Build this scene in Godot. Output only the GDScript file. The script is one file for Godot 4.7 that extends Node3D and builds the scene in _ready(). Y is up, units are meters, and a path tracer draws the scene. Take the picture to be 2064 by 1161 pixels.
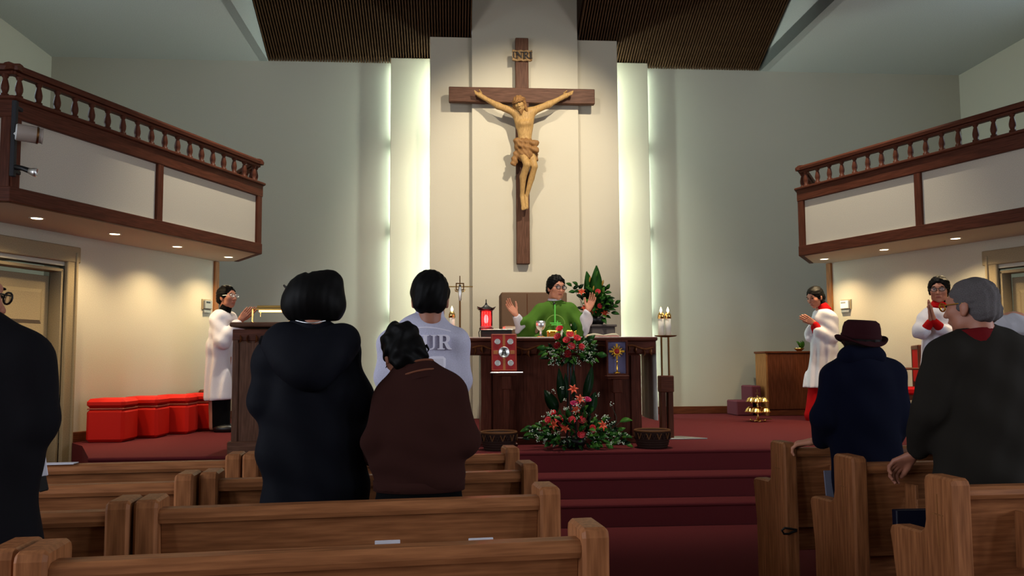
extends Node3D

# ---------------------------------------------------------------- camera numbers (photo frame 2064 x 1161)
const FOCAL := 1630.0
const EYE := Vector3(0.0, 1.29, 0.0)
const SHIFT := 31.8
var cam_basis := Basis.from_euler(Vector3(deg_to_rad(4.2), deg_to_rad(-4.1), 0.0)) * Basis(Vector3(0, 0, 1), deg_to_rad(-0.34))

const PLAT := 0.53          # height of the sanctuary platform
const CX := 1.0             # axis of the sanctuary
const BACK := -11.8         # back wall
const TOP := 5.73           # side ceilings

var mats := {}
var cache := {}
var rng := RandomNumberGenerator.new()
var names := {}


func _ready() -> void:
	rng.seed = 7
	build_view()
	build_materials()
	build_lights()
	build_shell()
	build_sanctuary_wall()
	build_slat_ceiling()
	build_balcony(false)
	build_balcony(true)
	build_pews()
	build_crucifix()
	build_altar()
	build_altar_things()
	build_flowers()
	build_ambo()
	build_stools()
	build_right_furniture()
	build_wall_things()
	build_people()
	build_small_things()


func build_view() -> void:
	var cam := Camera3D.new()
	cam.name = "camera"
	cam.keep_aspect = Camera3D.KEEP_HEIGHT
	var near := 0.05
	cam.set_frustum(2.0 * near * 580.5 / FOCAL, Vector2(0, near * SHIFT / FOCAL), near, 100.0)
	add_child(cam)
	cam.transform = Transform3D(cam_basis, EYE)
	cam.current = true
	var we := WorldEnvironment.new()
	we.name = "environment"
	var env := Environment.new()
	env.background_mode = Environment.BG_SKY
	var sky := Sky.new()
	var sm := ProceduralSkyMaterial.new()
	sm.sky_top_color = Color(0.62, 0.70, 0.80)
	sm.sky_horizon_color = Color(0.72, 0.77, 0.82)
	sm.ground_bottom_color = Color(0.4, 0.4, 0.4)
	sm.ground_horizon_color = Color(0.6, 0.62, 0.64)
	sky.sky_material = sm
	env.sky = sky
	env.tonemap_mode = Environment.TONE_MAPPER_LINEAR
	env.tonemap_exposure = 1.1
	env.sdfgi_enabled = true
	env.ssao_enabled = true
	env.ssil_enabled = true
	we.environment = env
	add_child(we)


# ---------------------------------------------------------------- lights of the room
const DAY := Color(0.88, 0.95, 1.0)
const NAVE_DAY := Color(0.95, 0.96, 1.0)
const COVE := Color(0.91, 1.0, 0.955)
const WARM := Color(1.0, 0.88, 0.68)

func build_lights() -> void:
	# frosted windows in both side walls: three tall ones along the nave, one high up above each gallery
	for side in [-1, 1]:
		for zc in [-2.0, 0.6, 3.2]:
			lit_window(side, Vector3(0, 2.3, zc), Vector2(1.5, 2.2), NAVE_DAY, 10.5)
		lit_window(side, Vector3(0, 4.75, -7.6), Vector2(1.5, 1.3), DAY, 3.0)
	# narrow spotlights aimed at the crucifix, on the vault
	accent_spot(Vector3(2.55, 6.9, -6.2), Vector3(1.0, 4.0, -11.1), 35.0, 20.0)
	accent_spot(Vector3(-0.7, 6.9, -6.2), Vector3(1.0, 3.6, -11.1), 16.0, 22.0)
	# wide downlights of the vault over the sanctuary
	for q in [[1.4, -7.4, 1.15, -8.7, 28.0], [-1.2, -8.2, -2.2, -9.3, 20.0], [3.3, -8.2, 4.2, -9.3, 20.0]]:
		accent_spot(Vector3(q[0], 6.9, q[1]), Vector3(q[2], 0.6, q[3]), q[4], 30.0)


func lit_window(side: int, at: Vector3, size: Vector2, tint: Color, energy: float) -> void:
	var x := -5.78 if side < 0 else 7.86
	var w := thing("window_%d" % (names.get("window", 0) + 1), Vector3(x, at.y, at.z))
	names["window"] = names.get("window", 0) + 1
	w.set_meta("kind", "structure")
	w.rotation.y = PI / 2.0 if side < 0 else -PI / 2.0
	part(w, "frame", frame_mesh(size.x, size.y, 0.09, 0.08), mats.white, Vector3(0, 0, 0.02))
	part(w, "pane", bbox(Vector3(size.x - 0.14, size.y - 0.14, 0.02), 0.0), mats.day_glow, Vector3(0, 0, 0.0))
	part(w, "mullion", bbox(Vector3(0.05, size.y - 0.14, 0.05), 0.006), mats.white, Vector3(0, 0, 0.03))
	var l := AreaLight3D.new()
	l.name = "daylight"
	l.area_size = size - Vector2(0.2, 0.2)
	l.light_energy = energy
	l.light_color = tint
	l.shadow_enabled = true
	l.area_range = 40.0
	w.add_child(l, true)
	l.position = Vector3(0, 0, 0.09)
	l.rotation.y = PI


func accent_spot(at: Vector3, target: Vector3, energy: float, angle: float) -> void:
	var s := thing("ceiling_spotlight", at)
	tag(s, "small dark can spotlight hung from the vault above the nave", "spotlight", "vault spotlights")
	s.look_at_from_position(at, target, Vector3.UP)
	var can := MB.new()
	can.lathe([[0.0, 0.12], [0.05, 0.12], [0.06, 0.1], [0.065, -0.06], [0.055, -0.06], [0.05, 0.0], [0.0, 0.02]], 20, Transform3D(Basis(Vector3(1, 0, 0), PI / 2.0), Vector3.ZERO))
	part(s, "can", can.done(), mats.black_metal)
	part(s, "stem", bbox(Vector3(0.03, 0.5, 0.03), 0.004), mats.black_metal, Vector3(0, 0.3, 0.05))
	var l := SpotLight3D.new()
	l.name = "beam"
	l.light_energy = energy
	l.light_color = Color(1.0, 0.955, 0.87)
	l.spot_angle = angle
	l.spot_range = 30.0
	l.spot_attenuation = 2.0
	l.spot_angle_attenuation = 0.8
	l.light_size = 0.06
	l.shadow_enabled = true
	s.add_child(l, true)
	l.position = Vector3(0, 0, -0.1)


# ---------------------------------------------------------------- pixels to points (direction from the lens, distance from a plane)
func ray(px: float, py: float) -> Vector3:
	return cam_basis * Vector3((px - 1032.0) / FOCAL, (580.5 + SHIFT - py) / FOCAL, -1.0)

func oz(px: float, py: float, z: float) -> Vector3:
	var d := ray(px, py)
	return EYE + d * (z / d.z)

func oy(px: float, py: float, y: float) -> Vector3:
	var d := ray(px, py)
	return EYE + d * ((y - EYE.y) / d.y)


# ---------------------------------------------------------------- nodes
func uniq(called: String) -> String:
	var n: int = names.get("#" + called, 0)
	names["#" + called] = n + 1
	return called if n == 0 else "%s_%03d" % [called, n]

func thing(called: String, at := Vector3.ZERO, yaw := 0.0) -> Node3D:
	var o := Node3D.new()
	o.name = uniq(called)
	add_child(o, true)
	o.position = at
	o.rotation.y = yaw
	return o

func tag(o: Node, label: String, category: String, group := "") -> void:
	o.set_meta("label", label)
	o.set_meta("category", category)
	if group != "":
		o.set_meta("group", group)

func part(parent: Node, called: String, mesh: Mesh, mat: Material, at := Vector3.ZERO, rot := Vector3.ZERO, label := "") -> MeshInstance3D:
	var o := MeshInstance3D.new()
	o.name = called if parent != self else uniq(called)
	o.mesh = mesh
	o.material_override = mat
	o.cast_shadow = GeometryInstance3D.SHADOW_CASTING_SETTING_ON
	parent.add_child(o, true)
	o.position = at
	o.rotation = rot
	if label != "":
		o.set_meta("label", label)
	return o

func struct(called: String, mesh: Mesh, mat: Material, at := Vector3.ZERO, rot := Vector3.ZERO) -> MeshInstance3D:
	var o := part(self, called, mesh, mat, at, rot)
	o.set_meta("kind", "structure")
	return o

func one(called: String, mesh: Mesh, mat: Material, at: Vector3, rot: Vector3, label: String, category: String, group := "") -> MeshInstance3D:
	var o := part(self, called, mesh, mat, at, rot)
	tag(o, label, category, group)
	return o


# ---------------------------------------------------------------- mesh builder
class MB:
	var st := SurfaceTool.new()
	var smooth := 0

	func _init(is_smooth := true) -> void:
		st.begin(Mesh.PRIMITIVE_TRIANGLES)
		smooth = 0 if is_smooth else -1
		st.set_smooth_group(smooth)

	func group(g: int) -> void:
		st.set_smooth_group(g)

	func tri(a: Vector3, b: Vector3, c: Vector3) -> void:
		st.add_vertex(a)
		st.add_vertex(b)
		st.add_vertex(c)

	func quad(a: Vector3, b: Vector3, c: Vector3, d: Vector3) -> void:
		tri(a, b, c)
		tri(a, c, d)

	func done() -> ArrayMesh:
		st.generate_normals()
		return st.commit()

	# rings of equal count, joined in order; closed around; caps flat
	func loft(rings: Array, cap_start := true, cap_end := true, g := 0) -> void:
		st.set_smooth_group(g)
		for i in rings.size() - 1:
			var a: PackedVector3Array = rings[i]
			var b: PackedVector3Array = rings[i + 1]
			var n := a.size()
			for j in n:
				var k := (j + 1) % n
				quad(a[j], b[j], b[k], a[k])
		for e in 2:
			if (e == 0 and not cap_start) or (e == 1 and not cap_end):
				continue
			var r: PackedVector3Array = rings[0] if e == 0 else rings[rings.size() - 1]
			st.set_smooth_group(g + 1 + e)
			var c := Vector3.ZERO
			for p in r:
				c += p
			c /= r.size()
			for j in r.size():
				var k := (j + 1) % r.size()
				if e == 0:
					tri(c, r[j], r[k])
				else:
					tri(c, r[k], r[j])
		st.set_smooth_group(g)

	# profile of [radius, height] turned round y
	func lathe(profile: Array, seg := 20, xf := Transform3D.IDENTITY, sx := 1.0, sz := 1.0) -> void:
		var rings := []
		for p in profile:
			var r := PackedVector3Array()
			for j in seg:
				var a := TAU * j / seg
				r.append(xf * Vector3(cos(a) * p[0] * sx, p[1], -sin(a) * p[0] * sz))
			rings.append(r)
		loft(rings, false, false)

	func tube(pts: Array, radii, seg := 10, squash := 1.0) -> void:
		var rings := []
		var up := Vector3.UP
		var t0: Vector3 = (pts[1] - pts[0]).normalized()
		if absf(t0.dot(up)) > 0.9:
			up = Vector3.RIGHT
		for i in pts.size():
			var t: Vector3
			if i == 0:
				t = pts[1] - pts[0]
			elif i == pts.size() - 1:
				t = pts[i] - pts[i - 1]
			else:
				t = pts[i + 1] - pts[i - 1]
			t = t.normalized()
			var u := up.cross(t).normalized()
			var v := t.cross(u).normalized()
			up = v
			var rad: float = radii[i] if radii is Array else radii
			var r := PackedVector3Array()
			for j in seg:
				var a := TAU * j / seg
				r.append(pts[i] + u * cos(a) * rad + v * sin(a) * rad * squash)
			rings.append(r)
		loft(rings)

	func box(c: Vector3, s: Vector3, xf := Transform3D.IDENTITY) -> void:
		st.set_smooth_group(-1)
		var h := s * 0.5
		var p := []
		for i in 8:
			p.append(xf * (c + Vector3(h.x if i & 1 else -h.x, h.y if i & 2 else -h.y, h.z if i & 4 else -h.z)))
		quad(p[4], p[6], p[7], p[5])
		quad(p[1], p[3], p[2], p[0])
		quad(p[5], p[7], p[3], p[1])
		quad(p[0], p[2], p[6], p[4])
		quad(p[2], p[3], p[7], p[6])
		quad(p[0], p[4], p[5], p[1])
		st.set_smooth_group(smooth)

	# polygon in the xy plane, drawn out along z (centred), with a bevel of both faces
	func prism(poly: PackedVector2Array, depth: float, bevel := 0.0, xf := Transform3D.IDENTITY) -> void:
		st.set_smooth_group(-1)
		var n := poly.size()
		var area := 0.0
		for i in n:
			area += poly[i].cross(poly[(i + 1) % n])
		var pts := poly
		if area < 0.0:
			pts = PackedVector2Array()
			for i in n:
				pts.append(poly[n - 1 - i])
		var inset := PackedVector2Array()
		for i in n:
			var e0 := (pts[i] - pts[(i + n - 1) % n]).normalized()
			var e1 := (pts[(i + 1) % n] - pts[i]).normalized()
			var nn := Vector2(-e0.y, e0.x) + Vector2(-e1.y, e1.x)
			var l := nn.length()
			nn = nn / maxf(l, 0.3) * (2.0 / maxf(l, 0.8)) if l > 0.0 else Vector2.ZERO
			inset.append(pts[i] + nn.limit_length(1.5) * bevel)
		var hz := depth * 0.5
		var fz := hz - bevel
		for i in n:
			var k := (i + 1) % n
			var a := pts[i]
			var b := pts[k]
			quad(xf * Vector3(a.x, a.y, fz), xf * Vector3(a.x, a.y, -fz), xf * Vector3(b.x, b.y, -fz), xf * Vector3(b.x, b.y, fz))
			if bevel > 0.0:
				var ia := inset[i]
				var ib := inset[k]
				quad(xf * Vector3(ia.x, ia.y, hz), xf * Vector3(a.x, a.y, fz), xf * Vector3(b.x, b.y, fz), xf * Vector3(ib.x, ib.y, hz))
				quad(xf * Vector3(a.x, a.y, -fz), xf * Vector3(ia.x, ia.y, -hz), xf * Vector3(ib.x, ib.y, -hz), xf * Vector3(b.x, b.y, -fz))
		var idx := Geometry2D.triangulate_polygon(inset)
		for i in range(0, idx.size(), 3):
			var a := inset[idx[i]]
			var b := inset[idx[i + 1]]
			var c := inset[idx[i + 2]]
			if (b - a).cross(c - a) < 0.0:
				var t := b
				b = c
				c = t
			tri(xf * Vector3(a.x, a.y, hz), xf * Vector3(c.x, c.y, hz), xf * Vector3(b.x, b.y, hz))
			tri(xf * Vector3(a.x, a.y, -hz), xf * Vector3(b.x, b.y, -hz), xf * Vector3(c.x, c.y, -hz))
		st.set_smooth_group(smooth)


func bbox(s: Vector3, bev := 0.006) -> ArrayMesh:
	var key := "b%.4f_%.4f_%.4f_%.4f" % [s.x, s.y, s.z, bev]
	if cache.has(key):
		return cache[key]
	var m := MB.new(false)
	if bev <= 0.0:
		m.box(Vector3.ZERO, s)
	else:
		var h := s * 0.5
		var b := minf(bev, minf(h.x, minf(h.y, h.z)) * 0.9)
		# six faces, twelve chamfers, eight corners
		for ax in 3:
			for sg in [-1, 1]:
				var u := (ax + 1) % 3
				var v := (ax + 2) % 3
				var c := []
				for q in [[-1, -1], [1, -1], [1, 1], [-1, 1]]:
					var p := Vector3.ZERO
					p[ax] = h[ax] * sg
					p[u] = (h[u] - b) * q[0]
					p[v] = (h[v] - b) * q[1]
					c.append(p)
				if sg > 0:
					m.quad(c[0], c[3], c[2], c[1])
				else:
					m.quad(c[0], c[1], c[2], c[3])
		for ax in 3:
			var u := (ax + 1) % 3
			var v := (ax + 2) % 3
			for su in [-1, 1]:
				for sv in [-1, 1]:
					var p := []
					for e in [-1, 1]:
						var a := Vector3.ZERO
						a[ax] = (h[ax] - b) * e
						a[u] = h[u] * su
						a[v] = (h[v] - b) * sv
						var d := a
						d[u] = (h[u] - b) * su
						d[v] = h[v] * sv
						p.append([a, d])
					if su * sv > 0:
						m.quad(p[0][0], p[0][1], p[1][1], p[1][0])
					else:
						m.quad(p[0][0], p[1][0], p[1][1], p[0][1])
		for sx in [-1, 1]:
			for sy in [-1, 1]:
				for sz in [-1, 1]:
					var a := Vector3(h.x * sx, (h.y - b) * sy, (h.z - b) * sz)
					var d := Vector3((h.x - b) * sx, h.y * sy, (h.z - b) * sz)
					var e := Vector3((h.x - b) * sx, (h.y - b) * sy, h.z * sz)
					if sx * sy * sz > 0:
						m.tri(a, e, d)
					else:
						m.tri(a, d, e)
	cache[key] = m.done()
	return cache[key]

func frame_mesh(w: float, h: float, t: float, d: float) -> ArrayMesh:
	var m := MB.new(false)
	m.box(Vector3(0, h / 2 - t / 2, 0), Vector3(w, t, d))
	m.box(Vector3(0, -h / 2 + t / 2, 0), Vector3(w, t, d))
	m.box(Vector3(-w / 2 + t / 2, 0, 0), Vector3(t, h - 2 * t, d))
	m.box(Vector3(w / 2 - t / 2, 0, 0), Vector3(t, h - 2 * t, d))
	return m.done()

func lathe_mesh(profile: Array, seg := 20, sx := 1.0, sz := 1.0) -> ArrayMesh:
	var m := MB.new()
	m.lathe(profile, seg, Transform3D.IDENTITY, sx, sz)
	return m.done()

func tube_mesh(pts: Array, r, seg := 10, squash := 1.0) -> ArrayMesh:
	var m := MB.new()
	m.tube(pts, r, seg, squash)
	return m.done()

func prism_mesh(poly: PackedVector2Array, depth: float, bevel := 0.0) -> ArrayMesh:
	var m := MB.new(false)
	m.prism(poly, depth, bevel)
	return m.done()

func ball_mesh(r: Vector3, seg := 16, rows := 10) -> ArrayMesh:
	var prof := []
	for i in rows + 1:
		var a := PI * i / rows
		prof.append([sin(a), cos(a)])
	var m := MB.new()
	m.lathe(prof, seg, Transform3D(Basis.from_scale(r), Vector3.ZERO))
	return m.done()

# an upright slab over a plan line a-b, thickness t to its back side (away from side), y0..y1
func wall_mesh(a: Vector2, b: Vector2, y0: float, y1: float, t: float) -> ArrayMesh:
	var m := MB.new(false)
	var d := (b - a).normalized()
	var n := Vector2(-d.y, d.x) * t
	var poly := PackedVector2Array([a, b, b + n, a + n])
	for i in poly.size():
		poly[i] = Vector2(poly[i].x, -poly[i].y)
	m.prism(poly, y1 - y0, 0.0, Transform3D(Basis(Vector3(1, 0, 0), Vector3(0, 0, -1), Vector3(0, 1, 0)), Vector3(0, (y0 + y1) * 0.5, 0)))
	return m.done()

# flat slab from a plan polygon (x, z)
func slab_mesh(plan: Array, y0: float, y1: float) -> ArrayMesh:
	var m := MB.new(false)
	var poly := PackedVector2Array()
	for p in plan:
		poly.append(Vector2(p[0], -p[1]))
	m.prism(poly, y1 - y0, 0.0, Transform3D(Basis(Vector3(1, 0, 0), Vector3(0, 0, -1), Vector3(0, 1, 0)), Vector3(0, (y0 + y1) * 0.5, 0)))
	return m.done()

func text_mesh(s: String, size: float, depth: float, serif := true) -> TextMesh:
	var t := TextMesh.new()
	var f := SystemFont.new()
	f.font_names = PackedStringArray(["Droid Serif"]) if serif else PackedStringArray(["Droid Sans"])
	f.font_weight = 700
	t.font = f
	t.text = s
	t.font_size = 64
	t.pixel_size = size / 64.0
	t.depth = depth
	return t


# ---------------------------------------------------------------- materials
func noise_tex(freq: float, lo: Color, hi: Color, sd: int, octaves := 4, normal := false, size := 512) -> NoiseTexture2D:
	var n := FastNoiseLite.new()
	n.noise_type = FastNoiseLite.TYPE_SIMPLEX_SMOOTH
	n.seed = sd
	n.frequency = freq
	n.fractal_octaves = octaves
	var t := NoiseTexture2D.new()
	t.width = size
	t.height = size
	t.seamless = true
	t.noise = n
	if normal:
		t.as_normal_map = true
		t.bump_strength = 4.0
	else:
		var g := Gradient.new()
		g.set_color(0, lo)
		g.set_color(1, hi)
		t.color_ramp = g
	return t

func mat(color: Color, rough := 0.8, metal := 0.0) -> StandardMaterial3D:
	var m := StandardMaterial3D.new()
	m.albedo_color = color
	m.roughness = rough
	m.metallic = metal
	return m

func noisy(color: Color, tex: Texture2D, scale: Vector3, rough := 0.8, bump: Texture2D = null, bump_scale := 0.4) -> StandardMaterial3D:
	var m := mat(color, rough)
	m.albedo_texture = tex
	m.uv1_triplanar = true
	m.metallic_specular = 0.22
	m.uv1_scale = scale
	if bump:
		m.normal_enabled = true
		m.normal_texture = bump
		m.normal_scale = bump_scale
	return m

func glow(color: Color, energy: float) -> StandardMaterial3D:
	var m := mat(color, 0.5)
	m.emission_enabled = true
	m.emission = color
	m.emission_energy_multiplier = energy
	return m

func build_materials() -> void:
	var grain := noise_tex(0.02, Color(0.70, 0.67, 0.65), Color(1, 1, 1), 3, 5)
	var fine := noise_tex(0.09, Color(0.82, 0.82, 0.82), Color(1, 1, 1), 5, 3)
	var pile := noise_tex(0.16, Color(0.62, 0.62, 0.62), Color(1, 1, 1), 9, 3)
	var pile_n := noise_tex(0.16, Color.BLACK, Color.WHITE, 9, 3, true)
	var weave_n := noise_tex(0.22, Color.BLACK, Color.WHITE, 15, 2, true)
	var tuft := noise_tex(0.05, Color(0.35, 0.33, 0.33), Color(1, 1, 1), 33, 5)
	var cloth := noise_tex(0.05, Color(0.86, 0.86, 0.86), Color(1, 1, 1), 21, 4)
	mats.white = mat(Color(0.80, 0.79, 0.75), 0.6)
	mats.wall = noisy(Color(0.79, 0.77, 0.70), fine, Vector3(3, 3, 3), 0.9, weave_n, 0.25)
	mats.panel = noisy(Color(0.83, 0.79, 0.70), fine, Vector3(3, 3, 3), 0.88, weave_n, 0.25)
	mats.ceiling = noisy(Color(0.78, 0.79, 0.77), fine, Vector3(2, 2, 2), 0.95)
	mats.slat = noisy(Color(0.36, 0.26, 0.175), grain, Vector3(6, 6, 0.6), 0.6)
	mats.slat_back = noisy(Color(0.22, 0.155, 0.105), grain, Vector3(5, 5, 0.6), 0.8)
	mats.carpet = noisy(Color(0.41, 0.155, 0.165), pile, Vector3(6, 6, 6), 1.0, pile_n, 0.8)
	# wood with its grain along x, y or z
	for ax in 3:
		var sc := Vector3(5, 5, 5)
		sc[ax] = 0.35
		mats["oak%d" % ax] = noisy(Color(0.65, 0.425, 0.27), grain, sc, 0.42)
		mats["wal%d" % ax] = noisy(Color(0.37, 0.205, 0.145), grain, sc, 0.45)
		mats["dark%d" % ax] = noisy(Color(0.36, 0.185, 0.135), grain, sc, 0.38)
		mats["honey%d" % ax] = noisy(Color(0.62, 0.42, 0.25), grain, sc, 0.45)
		mats["cross%d" % ax] = noisy(Color(0.40, 0.275, 0.21), grain, sc, 0.5)
		mats["tan%d" % ax] = noisy(Color(0.42, 0.23, 0.14), grain, sc, 0.5)
	mats.carved = noisy(Color(0.50, 0.30, 0.17), grain, Vector3(3, 5, 3), 0.45)
	mats.statue = noisy(Color(0.76, 0.61, 0.385), grain, Vector3(7, 1.2, 7), 0.42)
	mats.statue_dark = noisy(Color(0.61, 0.45, 0.275), grain, Vector3(7, 1.2, 7), 0.5)
	mats.scroll = noisy(Color(0.70, 0.57, 0.40), grain, Vector3(5, 5, 5), 0.6)
	mats.ink = mat(Color(0.10, 0.06, 0.04), 0.7)
	mats.door = noisy(Color(0.60, 0.54, 0.43), fine, Vector3(2, 2, 2), 0.55)
	mats.fascia = noisy(Color(0.80, 0.77, 0.71), fine, Vector3(3, 3, 3), 0.9)
	mats.brass = mat(Color(0.88, 0.73, 0.44), 0.24, 1.0)
	mats.gold = mat(Color(0.90, 0.68, 0.24), 0.3, 1.0)
	mats.silver = mat(Color(0.86, 0.86, 0.85), 0.38, 1.0)
	mats.bronze = mat(Color(0.42, 0.29, 0.17), 0.4, 1.0)
	mats.steel = mat(Color(0.62, 0.62, 0.60), 0.35, 1.0)
	mats.black_metal = mat(Color(0.03, 0.03, 0.035), 0.45, 0.3)
	mats.black = mat(Color(0.02, 0.02, 0.022), 0.4)
	mats.navy_metal = mat(Color(0.03, 0.035, 0.07), 0.7)
	mats.red_vinyl = noisy(Color(0.80, 0.13, 0.09), fine, Vector3(6, 6, 6), 0.55)
	mats.red_seam = mat(Color(0.62, 0.30, 0.22), 0.6)
	mats.red_cloth = noisy(Color(0.66, 0.03, 0.05), cloth, Vector3(6, 6, 6), 0.85)
	mats.collar_red = noisy(Color(0.40, 0.06, 0.075), cloth, Vector3(6, 6, 6), 0.85)
	mats.mauve = noisy(Color(0.44, 0.23, 0.27), pile, Vector3(8, 8, 8), 1.0)
	mats.white_cloth = noisy(Color(0.84, 0.83, 0.86), cloth, Vector3(5, 5, 5), 0.9, weave_n, 0.2)
	mats.shirt = noisy(Color(0.80, 0.79, 0.87), cloth, Vector3(5, 5, 5), 0.85, weave_n, 0.2)
	mats.shirt_print = mat(Color(0.90, 0.88, 0.93), 0.8)
	mats.linen = mat(Color(0.85, 0.83, 0.78), 0.85)
	mats.green = noisy(Color(0.30, 0.45, 0.15), cloth, Vector3(5, 5, 5), 0.8, weave_n, 0.3)
	mats.green_trim = mat(Color(0.36, 0.78, 0.28), 0.6)
	mats.gold_thread = mat(Color(0.42, 0.55, 0.22), 0.6)
	mats.coat = noisy(Color(0.055, 0.06, 0.092), cloth, Vector3(8, 8, 8), 0.75, weave_n, 0.3)
	mats.brown_knit = noisy(Color(0.24, 0.125, 0.105), pile, Vector3(10, 10, 10), 0.95, pile_n, 0.5)
	mats.brown_trim = mat(Color(0.42, 0.22, 0.11), 0.8)
	mats.black_cloth = noisy(Color(0.022, 0.02, 0.026), cloth, Vector3(6, 6, 6), 0.9)
	mats.navy_wool = noisy(Color(0.045, 0.06, 0.14), pile, Vector3(10, 10, 10), 0.95, pile_n, 0.4)
	mats.tweed = noisy(Color(0.17, 0.155, 0.135), pile, Vector3(12, 12, 12), 0.95, pile_n, 0.4)
	mats.suit = noisy(Color(0.075, 0.07, 0.085), cloth, Vector3(8, 8, 8), 0.85)
	mats.felt = noisy(Color(0.22, 0.085, 0.10), pile, Vector3(14, 14, 14), 0.95, pile_n, 0.3)
	mats.felt_band = mat(Color(0.10, 0.03, 0.04), 0.9)
	mats.skin = mat(Color(0.74, 0.50, 0.39), 0.55)
	mats.skin2 = mat(Color(0.62, 0.40, 0.31), 0.55)
	mats.lips = mat(Color(0.55, 0.26, 0.22), 0.5)
	mats.eye = mat(Color(0.05, 0.035, 0.03), 0.3)
	mats.hair_black = noisy(Color(0.035, 0.03, 0.03), grain, Vector3(30, 5, 30), 0.6)
	mats.hair_brown = noisy(Color(0.085, 0.06, 0.05), grain, Vector3(30, 5, 30), 0.6)
	mats.hair_grey = noisy(Color(0.50, 0.48, 0.48), tuft, Vector3(13, 13, 13), 0.8, pile_n, 0.6)
	mats.hair_white = noisy(Color(0.86, 0.85, 0.88), pile, Vector3(12, 12, 12), 0.8, pile_n, 0.8)
	mats.leaf = noisy(Color(0.13, 0.29, 0.09), fine, Vector3(8, 8, 8), 0.45)
	mats.leaf_light = noisy(Color(0.23, 0.40, 0.13), fine, Vector3(8, 8, 8), 0.5)
	mats.leaf_dark = noisy(Color(0.055, 0.15, 0.06), fine, Vector3(8, 8, 8), 0.4)
	mats.rose = mat(Color(0.93, 0.31, 0.34), 0.6)
	mats.rose_red = mat(Color(0.62, 0.05, 0.07), 0.6)
	mats.pink = mat(Color(0.85, 0.25, 0.48), 0.6)
	mats.lily = mat(Color(0.74, 0.24, 0.09), 0.6)
	mats.bud = mat(Color(0.55, 0.42, 0.12), 0.6)
	mats.breath = mat(Color(0.74, 0.78, 0.70), 0.8)
	mats.stem = mat(Color(0.10, 0.16, 0.05), 0.7)
	mats.wicker = noisy(Color(0.20, 0.12, 0.095), pile, Vector3(10, 10, 10), 0.7)
	mats.wicker_light = noisy(Color(0.42, 0.27, 0.16), pile, Vector3(10, 10, 10), 0.65)
	mats.wax = mat(Color(0.86, 0.83, 0.76), 0.5)
	mats.flame = glow(Color(1.0, 0.86, 0.60), 14.0)
	mats.lamp_glow = glow(Color(1.0, 0.86, 0.66), 9.0)
	mats.reading_glow = glow(Color(1.0, 0.62, 0.32), 10.0)
	mats.red_glow = glow(Color(0.95, 0.04, 0.09), 1.3)
	mats.red_glow.transparency = BaseMaterial3D.TRANSPARENCY_ALPHA
	mats.red_glow.albedo_color = Color(0.95, 0.04, 0.09, 0.55)
	mats.red_core = glow(Color(1.0, 0.42, 0.42), 7.0)
	mats.day_glow = glow(Color(0.74, 0.88, 1.0), 2.0)
	mats.tube_glow = glow(Color(0.86, 1.0, 0.92), 5.0)
	mats.led = glow(Color(0.75, 0.88, 1.0), 2.5)
	mats.plastic_white = mat(Color(0.84, 0.86, 0.86), 0.4)
	mats.plastic_grey = mat(Color(0.50, 0.52, 0.52), 0.5)
	mats.can_grey = mat(Color(0.55, 0.50, 0.46), 0.5)
	mats.paper = mat(Color(0.80, 0.79, 0.82), 0.8)
	mats.page = mat(Color(0.84, 0.79, 0.66), 0.85)
	mats.blue_book = mat(Color(0.03, 0.04, 0.13), 0.5)
	mats.grey_book = mat(Color(0.40, 0.40, 0.46), 0.6)
	mats.book_red = mat(Color(0.58, 0.025, 0.04), 0.5)
	mats.book_trim = mat(Color(0.62, 0.36, 0.16), 0.5)
	mats.lilac = noisy(Color(0.48, 0.46, 0.60), cloth, Vector3(5, 5, 5), 0.8)
	mats.brown_panel = noisy(Color(0.45, 0.35, 0.27), cloth, Vector3(5, 5, 5), 0.8)
	mats.stone = noisy(Color(0.42, 0.39, 0.38), pile, Vector3(5, 5, 5), 0.8)
	mats.glass = mat(Color(0.95, 0.97, 1.0, 0.07), 0.03)
	mats.glass.transparency = BaseMaterial3D.TRANSPARENCY_ALPHA
	mats.red_glass = mat(Color(0.8, 0.02, 0.05, 0.45), 0.1)
	mats.red_glass.transparency = BaseMaterial3D.TRANSPARENCY_ALPHA


# ---------------------------------------------------------------- the room
func mir(x: float, right: bool) -> float:
	return 2.0 * CX - x if right else x

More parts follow.
